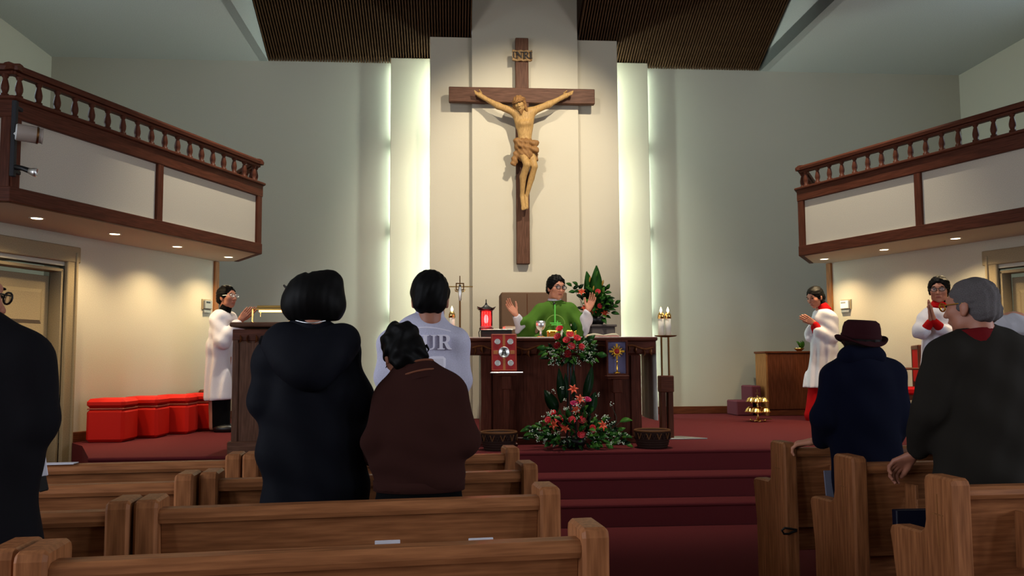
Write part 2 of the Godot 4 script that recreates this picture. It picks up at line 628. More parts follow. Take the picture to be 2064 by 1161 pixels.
func build_shell() -> void:
	# carpeted nave floor and platform with two broad treads
	struct("floor", bbox(Vector3(13.9, 0.2, 18.2), 0.0), mats.carpet, Vector3(1.04, -0.1, -2.8))
	var plan := [[-3.02, -7.0], [5.02, -7.0], [5.52, -8.02], [5.80, -8.40], [7.0, -8.6], [7.86, -8.7], [7.86, BACK], [-5.78, BACK], [-5.78, -8.7], [-5.0, -8.6], [-3.80, -8.40], [-3.52, -8.02]]
	var pl := thing("floor_sanctuary")
	pl.set_meta("kind", "structure")
	part(pl, "platform", slab_mesh(plan, 0.0, PLAT), mats.carpet)
	var t1 := slab_mesh([[-2.84, -6.69], [4.84, -6.69], [4.98, -7.0], [-2.98, -7.0]], 0.0, PLAT * 2.0 / 3.0)
	var t2 := slab_mesh([[-2.72, -6.42], [4.72, -6.42], [4.84, -6.69], [-2.84, -6.69]], 0.0, PLAT / 3.0)
	part(pl, "step", t1, mats.carpet)
	part(pl, "step", t2, mats.carpet)
	# a rounded nosing on each edge
	for e in [[PLAT, -7.0, 8.04], [PLAT * 2.0 / 3.0, -6.69, 7.68], [PLAT / 3.0, -6.42, 7.44]]:
		part(pl, "nosing", tube_mesh([Vector3(-e[2] / 2, 0, 0), Vector3(e[2] / 2, 0, 0)], 0.016, 10), mats.carpet, Vector3(CX, e[0] - 0.016, e[1]))
	# back wall
	struct("wall_back", bbox(Vector3(13.9, 6.4, 0.2), 0.0), mats.wall, Vector3(1.04, 3.0, BACK - 0.1))
	for s in [[-0.7, -5.78], [2.95, 7.86]]:
		var w: float = absf(s[1] - s[0])
		struct("baseboard_back", bbox(Vector3(w, 0.11, 0.03), 0.006), mats.tan0, Vector3((s[0] + s[1]) / 2.0, PLAT + 0.055, BACK + 0.015))
	# outer side walls with thickness, window openings are the lit frosted panes set into them
	struct("wall_left", bbox(Vector3(0.2, 8.2, 18.2), 0.0), mats.wall, Vector3(-5.88, 4.0, -2.8))
	struct("wall_right", bbox(Vector3(0.2, 8.2, 18.2), 0.0), mats.wall, Vector3(7.96, 4.0, -2.8))
	struct("wall_rear", bbox(Vector3(13.9, 8.2, 0.2), 0.0), mats.wall, Vector3(1.04, 4.0, 6.2))
	# flat side ceilings and the sides of the vault above the slats
	struct("ceiling_left", bbox(Vector3(3.2, 0.2, 18.2), 0.0), mats.ceiling, Vector3(-2.72 - 1.6, TOP + 0.1, -2.8))
	struct("ceiling_right", bbox(Vector3(3.3, 0.2, 18.2), 0.0), mats.ceiling, Vector3(4.68 + 1.65, TOP + 0.1, -2.8))
	struct("ceiling_vault_side_left", bbox(Vector3(0.12, 2.3, 18.2), 0.0), mats.ceiling, Vector3(-2.72 - 0.06, TOP + 1.15, -2.8))
	struct("ceiling_vault_side_right", bbox(Vector3(0.12, 2.3, 18.2), 0.0), mats.ceiling, Vector3(4.68 + 0.06, TOP + 1.15, -2.8))
	struct("ceiling_vault", bbox(Vector3(7.7, 0.2, 15.2), 0.0), mats.ceiling, Vector3(0.98, 7.35, -1.3))
	for right in [false, true]:
		build_side_wall(right)


func build_side_wall(right: bool) -> void:
	var nm := "right" if right else "left"
	# lower wall under the gallery runs at a slant from the corner post to the outer wall
	var dirp := Vector2(-0.394, 1.0)
	var post := Vector2(-3.02, -10.42)
	var casing := post + dirp * 2.07
	var door_end := post + dirp * 3.45
	var far := post + dirp * 7.0
	var segs := [[post, casing, PLAT, 2.62], [casing, door_end, 2.28, 2.62], [door_end, far, 0.0, TOP]]
	for s in segs:
		var a: Vector2 = s[0]
		var b: Vector2 = s[1]
		a.x = mir(a.x, right)
		b.x = mir(b.x, right)
		var t := 0.14
		struct("wall_%s_lower" % nm, wall_mesh(a, b, s[2], s[3], -t if right else t), mats.wall)
	# wood post that ends the wall
	var ang := atan2(-0.394, 1.0) * (-1.0 if right else 1.0)
	struct("trim_post_%s" % nm, bbox(Vector3(0.16, 2.6 - PLAT, 0.09), 0.008), mats.honey1, Vector3(mir(post.x - 0.045, right), (2.6 + PLAT) / 2.0, post.y - 0.035), Vector3(0, ang, 0))
	# baseboard along the slanted wall
	var mid := (post + casing) * 0.5
	var ln := post.distance_to(casing)
	struct("baseboard_%s" % nm, bbox(Vector3(0.03, 0.10, ln), 0.005), mats.tan2, Vector3(mir(mid.x + 0.018, right), PLAT + 0.05, mid.y), Vector3(0, ang, 0))
	# panelled door set back in its opening
	var d := thing("door_%d" % (2 if right else 1), Vector3(mir((casing.x + door_end.x) * 0.5, right), 0.0, (casing.y + door_end.y) * 0.5), ang)
	d.set_meta("kind", "structure")
	var wd := casing.distance_to(door_end)
	var sx := -1.0 if not right else 1.0     # outwards, away from the room
	part(d, "door_leaf", bbox(Vector3(0.04, 2.18, wd - 0.24), 0.004), mats.door, Vector3(sx * 0.16, 1.09, 0))
	for row in [[0.45, 0.62], [1.22, 0.68], [1.87, 0.34]]:
		for c in [-1, 1]:
			var pw := wd / 2.0 - 0.26
			part(d, "raised_panel", panel_mesh(pw, row[1], 0.022), mats.door, Vector3(sx * 0.14, row[0], c * (pw / 2.0 + 0.065)), Vector3(0, -sx * PI / 2.0, 0))
	for c in [-1, 1]:
		part(d, "casing", bbox(Vector3(0.045, 2.42, 0.11), 0.008), mats.door, Vector3(-sx * 0.022, 1.21, c * (wd / 2.0 - 0.02)))
		part(d, "casing_bead", bbox(Vector3(0.03, 2.42, 0.025), 0.006), mats.door, Vector3(-sx * 0.055, 1.21, c * (wd / 2.0 + 0.025)))
		part(d, "jamb", bbox(Vector3(0.16, 2.24, 0.03), 0.003), mats.door, Vector3(sx * 0.08, 1.12, c * (wd / 2.0 - 0.09)))
	part(d, "casing_head", bbox(Vector3(0.05, 0.16, wd + 0.16), 0.008), mats.door, Vector3(-sx * 0.026, 2.40, 0))
	part(d, "jamb_head", bbox(Vector3(0.16, 0.03, wd - 0.16), 0.003), mats.door, Vector3(sx * 0.08, 2.235, 0))
	# knob nearer the sanctuary
	part(d, "door_knob", lathe_mesh([[0.0, 0.05], [0.018, 0.045], [0.024, 0.03], [0.012, 0.015], [0.022, 0.006], [0.022, 0.0]], 14), mats.brass, Vector3(sx * 0.14, 1.02, -(wd / 2.0 - 0.17)), Vector3(0, 0, sx * PI / 2.0))


func panel_mesh(w: float, h: float, d: float) -> ArrayMesh:
	var m := MB.new(false)
	var o := Vector2(w / 2, h / 2)
	var i := o - Vector2(0.035, 0.035)
	var c := [Vector2(-1, -1), Vector2(1, -1), Vector2(1, 1), Vector2(-1, 1)]
	for k in 4:
		var a: Vector2 = c[k] * o
		var b: Vector2 = c[(k + 1) % 4] * o
		var e: Vector2 = c[k] * i
		var f: Vector2 = c[(k + 1) % 4] * i
		m.quad(Vector3(a.x, a.y, 0), Vector3(e.x, e.y, d), Vector3(f.x, f.y, d), Vector3(b.x, b.y, 0))
	m.quad(Vector3(-i.x, -i.y, d), Vector3(-i.x, i.y, d), Vector3(i.x, i.y, d), Vector3(i.x, -i.y, d))
	m.box(Vector3(0, 0, -0.001), Vector3(w, h, 0.002))
	return m.done()


func build_sanctuary_wall() -> void:
	# stepped boards that carry the crucifix, and the fluorescent tubes hidden behind their edges
	struct("wall_back_board_outer", bbox(Vector3(3.82, 5.24, 0.03), 0.004), mats.panel, Vector3(0.985, PLAT + 2.62, -11.685))
	struct("wall_back_board_middle", bbox(Vector3(2.70, 5.42, 0.06), 0.004), mats.panel, Vector3(1.008, PLAT + 2.71, -11.33))
	struct("wall_back_board_centre", bbox(Vector3(1.515, 6.5, 0.06), 0.004), mats.panel, Vector3(1.010, PLAT + 3.25, -11.24))
	for s in [-1, 1]:
		for k in 4:
			cove_tube(Vector3(1.0 + s * 1.16, 1.30 + k * 1.28, -11.47), s, 1.05, 0.2)
			cove_tube(Vector3(0.985 + s * 1.84, 1.30 + k * 1.28, -11.745), s, 0.28, 0.055)


func cove_tube(at: Vector3, s: int, energy: float, depth: float) -> void:
	var t := thing("fluorescent_tube", at)
	tag(t, "cool white fluorescent tube hidden behind the edge of a sanctuary board", "tube light", "cove tubes")
	part(t, "tube_lamp", lathe_mesh([[0.0, 0.56], [0.013, 0.56], [0.013, -0.56], [0.0, -0.56]], 10), mats.tube_glow)
	for e in [-1, 1]:
		part(t, "socket", bbox(Vector3(0.03, 0.03, 0.03), 0.004), mats.plastic_white, Vector3(0, e * 0.575, 0))
		part(t, "bracket", bbox(Vector3(0.02, 0.02, depth), 0.002), mats.plastic_white, Vector3(0, e * 0.575, -depth / 2.0))
	var l := AreaLight3D.new()
	l.name = "tube_light"
	l.area_size = Vector2(0.03, 1.1)
	l.light_energy = energy
	l.light_color = COVE
	l.area_range = 20.0
	l.shadow_enabled = true
	t.add_child(l, true)
	l.position = Vector3(s * 0.02, 0, 0)
	l.rotation.y = -s * PI / 2.0


func build_slat_ceiling() -> void:
	var c := thing("ceiling_slats")
	c.set_meta("kind", "structure")
	var slope := 0.47
	var ang := atan(slope)
	var run := 3.1
	# dark backing above the slats, left and right of the centre board
	for r in [[-2.72, 0.2525, BACK], [1.7675, 4.68, BACK], [0.2525, 1.7675, -10.30]]:
		var z0: float = r[2]
		var z1 := BACK + run
		var zm := (z0 + z1) / 2.0
		var ln := (z1 - z0) / cos(ang)
		part(c, "backing", bbox(Vector3(r[1] - r[0], 0.03, ln), 0.0), mats.slat_back, Vector3((r[0] + r[1]) / 2.0, TOP + slope * (zm - BACK) + 0.105, zm), Vector3(-ang, 0, 0))
	# closed slot above the centre board
	part(c, "slot_lid", bbox(Vector3(1.6, 0.03, 1.1), 0.0), mats.slat_back, Vector3(1.01, 7.1, -10.8))
	part(c, "slot_front", bbox(Vector3(1.6, 0.66, 0.03), 0.0), mats.slat_back, Vector3(1.01, 6.80, -10.29))
	for s in [-1, 1]:
		var sd := MB.new(false)
		sd.prism(PackedVector2Array([Vector2(-11.30, 6.03), Vector2(-10.28, 6.51), Vector2(-10.28, 7.1), Vector2(-11.30, 7.1)]), 0.012, 0.0, Transform3D(Basis(Vector3(0, 0, 1), Vector3(0, 1, 0), Vector3(-1, 0, 0)), Vector3.ZERO))
		part(c, "slot_side", sd.done(), mats.slat_back, Vector3(1.01 + s * 0.764, 0, 0))
	var pitch := 0.0392
	var n := int((4.68 + 2.72) / pitch)
	var mesh_full := bbox(Vector3(0.015, 0.075, run / cos(ang)), 0.0)
	var run_c := BACK + run + 10.30
	var mesh_c := bbox(Vector3(0.015, 0.075, run_c / cos(ang)), 0.0)
	for i in n:
		var x := -2.72 + (i + 0.5) * pitch
		var inner := x > 0.24 and x < 1.78
		var z0 := -10.30 if inner else BACK
		var zm := (z0 + BACK + run) / 2.0
		part(c, "slat", mesh_c if inner else mesh_full, mats.slat, Vector3(x, TOP + slope * (zm - BACK) + 0.035, zm), Vector3(-ang, 0, 0))


# ---------------------------------------------------------------- galleries
func build_balcony(right: bool) -> void:
	var A := Vector2(-3.53, -6.62)     # near corner
	var B := Vector2(-2.285, -9.70)    # far corner of the front
	var C := Vector2(-2.74, -10.43)    # end of the short return
	var Z := Vector2(-5.78, -6.62)
	var Y := Vector2(-5.78, -10.43)
	var b := thing("balcony", Vector3.ZERO)
	tag(b, "white panelled gallery with dark wood rail %s" % ("above the two red-collared servers" if right else "above the door and red stools"), "balcony")
	var plan := []
	for p in [Z, A, B, C, Y]:
		plan.append([mir(p.x, right), p.y])
	part(b, "soffit", slab_mesh(plan, 2.60, 2.72), mats.fascia)
	var wood: Material = mats.wal2
	var faces := [[A, B], [B, C], [Z, A]]
	for fi in 3:
		var a: Vector2 = faces[fi][0]
		var e: Vector2 = faces[fi][1]
		a.x = mir(a.x, right)
		e.x = mir(e.x, right)
		var ln := a.distance_to(e)
		var mid := (a + e) * 0.5
		var dr := (e - a) / ln
		var yaw := atan2(-dr.y, dr.x)
		var holder := Node3D.new()
		holder.name = ["front", "return", "end"][fi]
		b.add_child(holder, true)
		holder.position = Vector3(mid.x, 0, mid.y)
		holder.rotation.y = yaw
		# local x along the face, local +z away from or into the room depending on side
		var o := 1.0
		if right:
			o = -1.0
		var w0: Material = mats.wal0
		part(holder, "panel_board", bbox(Vector3(ln, 0.66, 0.05), 0.0), mats.fascia, Vector3(0, 2.99, -o * 0.05))
		part(holder, "bottom_board", bbox(Vector3(ln + 0.02, 0.125, 0.06), 0.006), w0, Vector3(0, 2.657, -o * 0.018))
		part(holder, "top_board", bbox(Vector3(ln + 0.02, 0.15, 0.06), 0.006), w0, Vector3(0, 3.355, -o * 0.018))
		part(holder, "ledge", bbox(Vector3(ln + 0.05, 0.03, 0.14), 0.008), w0, Vector3(0, 3.435, -o * 0.03))
		var stiles := [-ln / 2 + 0.045, ln / 2 - 0.045]
		if fi == 0:
			stiles.append(-ln / 2 + ln * 0.497 if not right else -ln / 2 + ln * 0.497)
		for s in stiles:
			part(holder, "stile", bbox(Vector3(0.08, 0.60, 0.055), 0.005), mats.wal1, Vector3(s, 2.995, -o * 0.02))
		part(holder, "handrail", rail_mesh(ln + 0.06), w0, Vector3(0, 3.70, -o * 0.05))
		part(holder, "under_rail", bbox(Vector3(ln, 0.03, 0.06), 0.005), w0, Vector3(0, 3.655, -o * 0.05))
		var nb := int(round(ln / 0.187))
		for i in nb:
			part(holder, "baluster", baluster(), mats.wal1, Vector3(-ln / 2 + (i + 0.5) * ln / nb, 3.45, -o * 0.05))
	# recessed downlights along the wall
	for k in 4:
		var p := Vector2(-2.74, -10.0) + Vector2(-0.32, 0.868) * k
		downlight(Vector3(mir(p.x, right), 2.6, p.y), right, k)


func rail_mesh(ln: float) -> ArrayMesh:
	var poly := PackedVector2Array([Vector2(-0.05, -0.03), Vector2(0.05, -0.03), Vector2(0.058, 0.0), Vector2(0.045, 0.022), Vector2(0.02, 0.032), Vector2(-0.02, 0.032), Vector2(-0.045, 0.022), Vector2(-0.058, 0.0)])
	var m := MB.new(false)
	m.prism(poly, ln, 0.004, Transform3D(Basis(Vector3(0, 0, 1), Vector3(0, 1, 0), Vector3(-1, 0, 0)), Vector3.ZERO))
	return m.done()

func baluster() -> ArrayMesh:
	if not cache.has("baluster"):
		cache["baluster"] = lathe_mesh([[0.032, 0.0], [0.032, 0.035], [0.020, 0.04], [0.030, 0.075], [0.031, 0.10], [0.022, 0.145], [0.016, 0.165], [0.024, 0.172], [0.024, 0.18], [0.030, 0.186], [0.030, 0.21]], 12)
	return cache["baluster"]

func downlight(at: Vector3, right: bool, k: int) -> void:
	var d := thing("recessed_downlight", at)
	tag(d, "lit recessed downlight under the gallery over the %s, %s" % ["robed servers" if right else "red stools", ["next to the corner post", "second from the corner post", "third from the corner post", "in front of the door"][k]], "downlight", "downlights under the gallery over the %s" % ("robed servers" if right else "red stools"))
	part(d, "trim_ring", lathe_mesh([[0.045, -0.001], [0.062, -0.006], [0.066, 0.0], [0.045, 0.004]], 20), mats.white)
	part(d, "lamp_face", lathe_mesh([[0.0, -0.004], [0.046, -0.003], [0.046, 0.0], [0.0, 0.0]], 20), mats.lamp_glow)
	var l := SpotLight3D.new()
	l.name = "downlight_beam"
	l.light_energy = 1.7
	l.light_color = WARM
	l.spot_angle = 66.0
	l.spot_range = 20.0
	l.spot_attenuation = 2.0
	l.spot_angle_attenuation = 0.9
	l.light_size = 0.035
	l.shadow_enabled = true
	d.add_child(l, true)
	l.position = Vector3(0, -0.02, 0)
	l.rotation.x = -PI / 2.0


# ---------------------------------------------------------------- pews
func pew_end_mesh() -> ArrayMesh:
	if cache.has("pew_end"):
		return cache["pew_end"]
	var p := PackedVector2Array()
	for q in [[-0.02, 0.0], [-0.02, 0.838], [-0.013, 0.855], [0.0, 0.862], [0.13, 0.862], [0.148, 0.855], [0.155, 0.838], [0.155, 0.69], [0.165, 0.655], [0.19, 0.638], [0.35, 0.632], [0.385, 0.622], [0.395, 0.60], [0.385, 0.55], [0.36, 0.40], [0.36, 0.0]]:
		p.append(Vector2(q[0], q[1]))
	cache["pew_end"] = prism_mesh(p, 0.072, 0.009)
	return cache["pew_end"]

# local x along the pew, its back at z = 0, the seat towards -z
func make_pew(at: Vector3, yaw: float, w: float, label: String, group: String, aisle := 0, racks := []) -> Node3D:
	var p := thing("pew", at, yaw)
	tag(p, label, "pew", group)
	for s in [-1, 1]:
		var e := part(p, "end_panel", pew_end_mesh(), mats.oak1, Vector3(s * (w / 2 - 0.036), 0, 0), Vector3(0, PI / 2, 0))
		if aisle == s and aisle < 0:
			part(e, "inlaid_cross", cross_inlay(), mats.honey1, Vector3(0.075, 0.70, -0.0365))
	var iw := w - 0.144
	var back := MB.new(false)
	back.prism(PackedVector2Array([Vector2(0.030, 0.78), Vector2(0.052, 0.78), Vector2(0.105, 0.40), Vector2(0.083, 0.40)]), iw, 0.002)
	part(p, "back_panel", back.done(), mats.oak2, Vector3.ZERO, Vector3(0, PI / 2, 0))
	var rail := MB.new(false)
	var rp := PackedVector2Array()
	for q in [[0.0, 0.785], [-0.006, 0.80], [-0.004, 0.818], [0.01, 0.829], [0.06, 0.829], [0.072, 0.82], [0.072, 0.785]]:
		rp.append(Vector2(q[0], q[1]))
	rail.prism(rp, iw, 0.001)
	part(p, "top_rail", rail.done(), mats.oak2, Vector3.ZERO, Vector3(0, PI / 2, 0))
	part(p, "seat", bbox(Vector3(iw, 0.04, 0.23), 0.012), mats.oak0, Vector3(0, 0.42, -0.20))
	part(p, "lower_rail", bbox(Vector3(iw, 0.12, 0.03), 0.006), mats.oak0, Vector3(0, 0.33, -0.13))
	for r in racks:
		var k := part(p, "book_rack", bbox(Vector3(r[1], 0.15, 0.012), 0.004), mats.oak0, Vector3(r[0], 0.60, 0.045))
		part(k, "rack_bottom", bbox(Vector3(r[1], 0.012, 0.07), 0.003), mats.oak0, Vector3(0, -0.07, -0.04))
		for s in [-1, 1]:
			part(k, "rack_side", bbox(Vector3(0.016, 0.21 if s < 0 else 0.15, 0.085), 0.003), mats.oak1, Vector3(s * (r[1] / 2 - 0.008), 0.03 if s < 0 else 0.0, -0.045))
	return p

func cross_inlay() -> ArrayMesh:
	var m := MB.new(false)
	m.box(Vector3(0, 0, 0), Vector3(0.004, 0.19, 0.003))
	m.box(Vector3(0, 0.02, 0), Vector3(0.062, 0.004, 0.003))
	return m.done()

func pew_row(x_right: float, z: float, yaw: float, x_left: float) -> Array:
	# centre and length of a pew whose right end stands at (x_right, z)
	var w := (x_right - x_left) / cos(yaw)
	return [Vector3(x_right - cos(yaw) * w / 2, 0, z + sin(yaw) * w / 2), w]

func build_pews() -> void:
	var rows := ["nearest the rear, empty oak pew by the aisle", "second oak pew from the rear, behind the woman in the dark hooded coat", "third oak pew from the rear, behind the man in the white shirt", "front oak pew by the aisle, next to the altar steps"]
	var side := ["oak pew under the hands of the man in the dark suit and glasses", "oak side pew in front of the dark-suited man holding papers", "oak side pew third from the rear, toward the panelled door", "front oak side pew with a white leaflet lying on its rail"]
	var zs := [-2.13, -2.83, -3.49, -4.15]
	var xr := [0.40, 0.365, 0.355, 0.33]
	var lz := [-2.03, -2.69, -3.32, -4.03]
	for i in 4:
		var q := pew_row(xr[i], zs[i], deg_to_rad(5.6), -1.015)
		make_pew(q[0], deg_to_rad(5.6), q[1], rows[i], "pews of the middle block", 1)
		var ln := 2.1
		var yw := deg_to_rad(4.8)
		make_pew(Vector3(-1.024 - cos(yw) * ln / 2, 0, lz[i] + 0.005 + sin(yw) * ln / 2), yw, ln, side[i], "pews of the side block")
	var rl := ["oak pew with carved aisle cross behind the grey-haired man in tweed", "oak pew with carved aisle cross behind the woman in the felt hat", "front oak pew with a black cord loop, beside the steps"]
	var rz := [-2.86, -3.56, -4.22]
	var rx := [1.795, 1.775, 1.735]
	for i in 3:
		var yw := deg_to_rad(2.6)
		var w := 2.6
		make_pew(Vector3(rx[i] + cos(yw) * w / 2, 0, rz[i] - sin(yw) * w / 2), yw, w, rl[i], "pews of the right block", -1, [[-w / 2 + 0.45, 0.34], [-w / 2 + 1.4, 0.34]])


# ---------------------------------------------------------------- crucifix
func build_crucifix() -> void:
	var root := Vector3(0.957, 2.66, -11.21)
	var c := thing("crucifix", root)
	tag(c, "large wooden crucifix with carved corpus on the pale sanctuary wall", "crucifix")
	part(c, "upright", bbox(Vector3(0.185, 3.22, 0.09), 0.008), mats.cross1, Vector3(0, 1.61, 0.075))
	part(c, "crossbeam", bbox(Vector3(2.06, 0.215, 0.09), 0.008), mats.cross0, Vector3(0.0, 2.385, 0.085))
	# the curled title board
	var ring := PackedVector2Array()
	for i in 13:
		var x := -0.14 + 0.28 * i / 12.0
		ring.append(Vector2(x, 0.014 * sin(i * PI / 2.0) + (0.02 if i == 0 or i == 12 else 0.0)))
	for i in 13:
		var k := 12 - i
		ring.append(ring[k] + Vector2(0, -0.03))
	var t := MB.new(false)
	t.prism(ring, 0.155, 0.004, Transform3D(Basis(Vector3(1, 0, 0), Vector3(0, 0, 1), Vector3(0, -1, 0)), Vector3.ZERO))
	var b := part(c, "title_board", t.done(), mats.scroll, Vector3(0.0, 2.95, 0.15), Vector3.ZERO, "curled pale wood board lettered INRI")
	part(b, "lettering", text_mesh("INRI", 0.13, 0.012), mats.ink, Vector3(0, 0.0, 0.012))
	build_corpus(c, root)


func build_corpus(c: Node3D, root: Vector3) -> void:
	var zf := -10.98
	var k := 10.98 / FOCAL
	var f := Net.new(0.0095)
	var o := func(px: float, py: float, dz := 0.0) -> Vector3:
		return oz(px, py, zf) - root + Vector3(0, 0, dz)
	# torso
	f.bone(o.call(1056, 233), o.call(1058, 262), 17 * k, 13.5 * k, 0.05, Vector3(1, 1, 0.72))
	f.bone(o.call(1046, 232), o.call(1050, 250), 12 * k, 12 * k, 0.04, Vector3(1, 1, 0.75))
	f.bone(o.call(1066, 231), o.call(1063, 250), 12 * k, 12 * k, 0.04, Vector3(1, 1, 0.75))
	f.bone(o.call(1058, 262), o.call(1058, 292), 12.5 * k, 15 * k, 0.05, Vector3(1, 1, 0.75))
	f.bone(o.call(1051, 252, 0.075), o.call(1063, 251, 0.075), 5 * k, 5 * k, 0.05)
	# arms up to the nailed hands
	f.bone(o.call(1040, 227), o.call(1004, 214, 0.01), 8.26 * k, 6.37 * k, 0.05)
	f.bone(o.call(1004, 214, 0.01), o.call(976, 196, -0.03), 6.61 * k, 4.25 * k, 0.03)
	f.bone(o.call(976, 196, -0.03), o.call(966, 190, -0.03), 4.48 * k, 5.43 * k, 0.02)
	f.bone(o.call(1073, 224), o.call(1106, 211, 0.01), 8.26 * k, 6.37 * k, 0.05)
	f.bone(o.call(1106, 211, 0.01), o.call(1132, 196, -0.03), 6.61 * k, 4.25 * k, 0.03)
	f.bone(o.call(1132, 196, -0.03), o.call(1142, 191, -0.03), 4.48 * k, 5.43 * k, 0.02)
	for s in 4:
		f.bone(o.call(965, 188 + s * 1.3, -0.03), o.call(956 + s * 0.8, 183 + s * 2.2, 0.01), 1.89 * k, 1.42 * k, 0.006)
		f.bone(o.call(1143, 188 + s * 1.3, -0.03), o.call(1155 - s * 0.8, 184 + s * 2.2, 0.01), 1.89 * k, 1.42 * k, 0.006)
	f.bone(o.call(970, 186, -0.02), o.call(966, 182, 0.02), 2.01 * k, 1.65 * k, 0.008)
	f.bone(o.call(1137, 187, -0.02), o.call(1142, 184, 0.02), 2.01 * k, 1.65 * k, 0.008)
	# legs, knees bent forward, feet one on the other
	f.bone(o.call(1049, 298), o.call(1061, 336, 0.11), 10.15 * k, 7.08 * k, 0.03)
	f.bone(o.call(1061, 336, 0.11), o.call(1054, 358, 0.03), 7.32 * k, 6.84 * k, 0.02)
	f.bone(o.call(1054, 357, 0.03), o.call(1053, 394, -0.03), 6.84 * k, 4.25 * k, 0.015)
	f.bone(o.call(1068, 300), o.call(1076, 338, 0.07), 10.15 * k, 6.84 * k, 0.015)
	f.bone(o.call(1076, 338, 0.07), o.call(1071, 360, 0.0), 6.84 * k, 6.37 * k, 0.015)
	f.bone(o.call(1071, 359, 0.0), o.call(1061, 397, -0.06), 6.37 * k, 4.01 * k, 0.012)
	f.bone(o.call(1053, 394, -0.03), o.call(1055, 420, 0.05), 4.72 * k, 4.96 * k, 0.015, Vector3(1, 1, 0.8))
	f.bone(o.call(1061, 397, -0.06), o.call(1061, 418, 0.0), 4.72 * k, 4.72 * k, 0.012, Vector3(1, 1, 0.8))
	for s in 5:
		f.bone(o.call(1051 + s * 2.4, 420, 0.055), o.call(1051 + s * 2.4, 425 - absf(s - 1.0), 0.06), 1.53 * k, 1.30 * k, 0.008)
	f.bone(o.call(1051, 222), o.call(1047, 214, 0.03), 5.5 * k, 5.5 * k, 0.03)
	f.run()
	part(c, "corpus", f.mesh(), mats.statue, Vector3.ZERO, Vector3.ZERO, "carved honey wood figure with outstretched arms")
	# head, bowed to its right
	var hb := Basis.from_euler(Vector3(deg_to_rad(22), deg_to_rad(-14), deg_to_rad(14)))
	var hm := MB.new()
	hm.st.append_from(head_mesh(), 0, Transform3D(hb * Basis.from_scale(Vector3.ONE * 0.88), o.call(1046, 213, 0.08)))
	part(c, "head", hm.st.commit(), mats.statue)
	var hair := Net.new(0.01)
	hair.ball(Vector3(0, 0.035, -0.015), Vector3(0.098, 0.10, 0.108), 0.0)
	for s in [-1, 1]:
		hair.bone(Vector3(s * 0.075, 0.03, 0.0), Vector3(s * 0.075, -0.13, 0.0), 0.035, 0.028, 0.03)
	hair.bone(Vector3(0, 0.0, -0.07), Vector3(0, -0.15, -0.05), 0.07, 0.06, 0.04)
	hair.bone(Vector3(0, -0.10, 0.06), Vector3(0, -0.145, 0.075), 0.035, 0.018, 0.02)
	hair.cut_ball(Vector3(0, -0.02, 0.125), Vector3(0.062, 0.085, 0.085), 0.01)
	hair.bump = func(p: Vector3) -> float: return 0.005 * sin(p.x * 120.0 + sin(p.y * 40.0) * 1.5)
	hair.run()
	var hx := Transform3D(hb * Basis.from_scale(Vector3.ONE * 0.88), o.call(1046, 213, 0.08))
	var h := part(c, "hair", hair.mesh(), mats.statue_dark)
	h.transform = hx
	# plaited crown of thorns: three wandering strands
	var crown := MB.new()
	for s in 3:
		var pts := []
		for i in 25:
			var a := TAU * i / 24.0
			pts.append(Vector3(cos(a) * 0.103, 0.052 + 0.014 * sin(a * 4.0 + s * 2.1), sin(a) * 0.113 - 0.01 + 0.006 * cos(a * 5.0 + s * 2.1)))
		crown.tube(pts, 0.009, 6)
	var cr := part(c, "crown_of_thorns", crown.done(), mats.statue_dark)
	cr.transform = hx
	# loincloth with a knot and a hanging end on one side
	var lc := Net.new(0.011)
	lc.bone(o.call(1058, 290), o.call(1060, 312, 0.02), 16.5 * k, 18.5 * k, 0.03, Vector3(1, 1, 0.8))
	lc.bone(o.call(1042, 288, 0.09), o.call(1080, 292, 0.08), 5 * k, 6 * k, 0.02)
	lc.bone(o.call(1044, 296, 0.10), o.call(1080, 306, 0.09), 4 * k, 6 * k, 0.02)
	lc.bone(o.call(1040, 287, 0.08), o.call(1042, 300, 0.06), 6.5 * k, 5 * k, 0.02)
	lc.bone(o.call(1041, 302, 0.05), o.call(1036, 328, 0.02), 4 * k, 7.5 * k, 0.02, Vector3(1, 1, 0.5))
	lc.bone(o.call(1078, 300, 0.0), o.call(1081, 322, 0.0), 6 * k, 4 * k, 0.03)
	lc.cut_ball(o.call(1062, 337, 0.06), Vector3(0.135, 0.10, 0.3), 0.02)
	lc.cut_ball(o.call(1058, 268, 0.0), Vector3(0.2, 0.075, 0.3), 0.02)
	lc.bump = func(p: Vector3) -> float: return 0.004 * sin((p.y * 1.1 + p.x * 0.9 + 0.05 * sin(p.x * 14.0)) * 70.0)
	lc.run()
	part(c, "loincloth", lc.mesh(), mats.statue_dark, Vector3.ZERO, Vector3.ZERO, "darker carved loincloth knotted at one side")


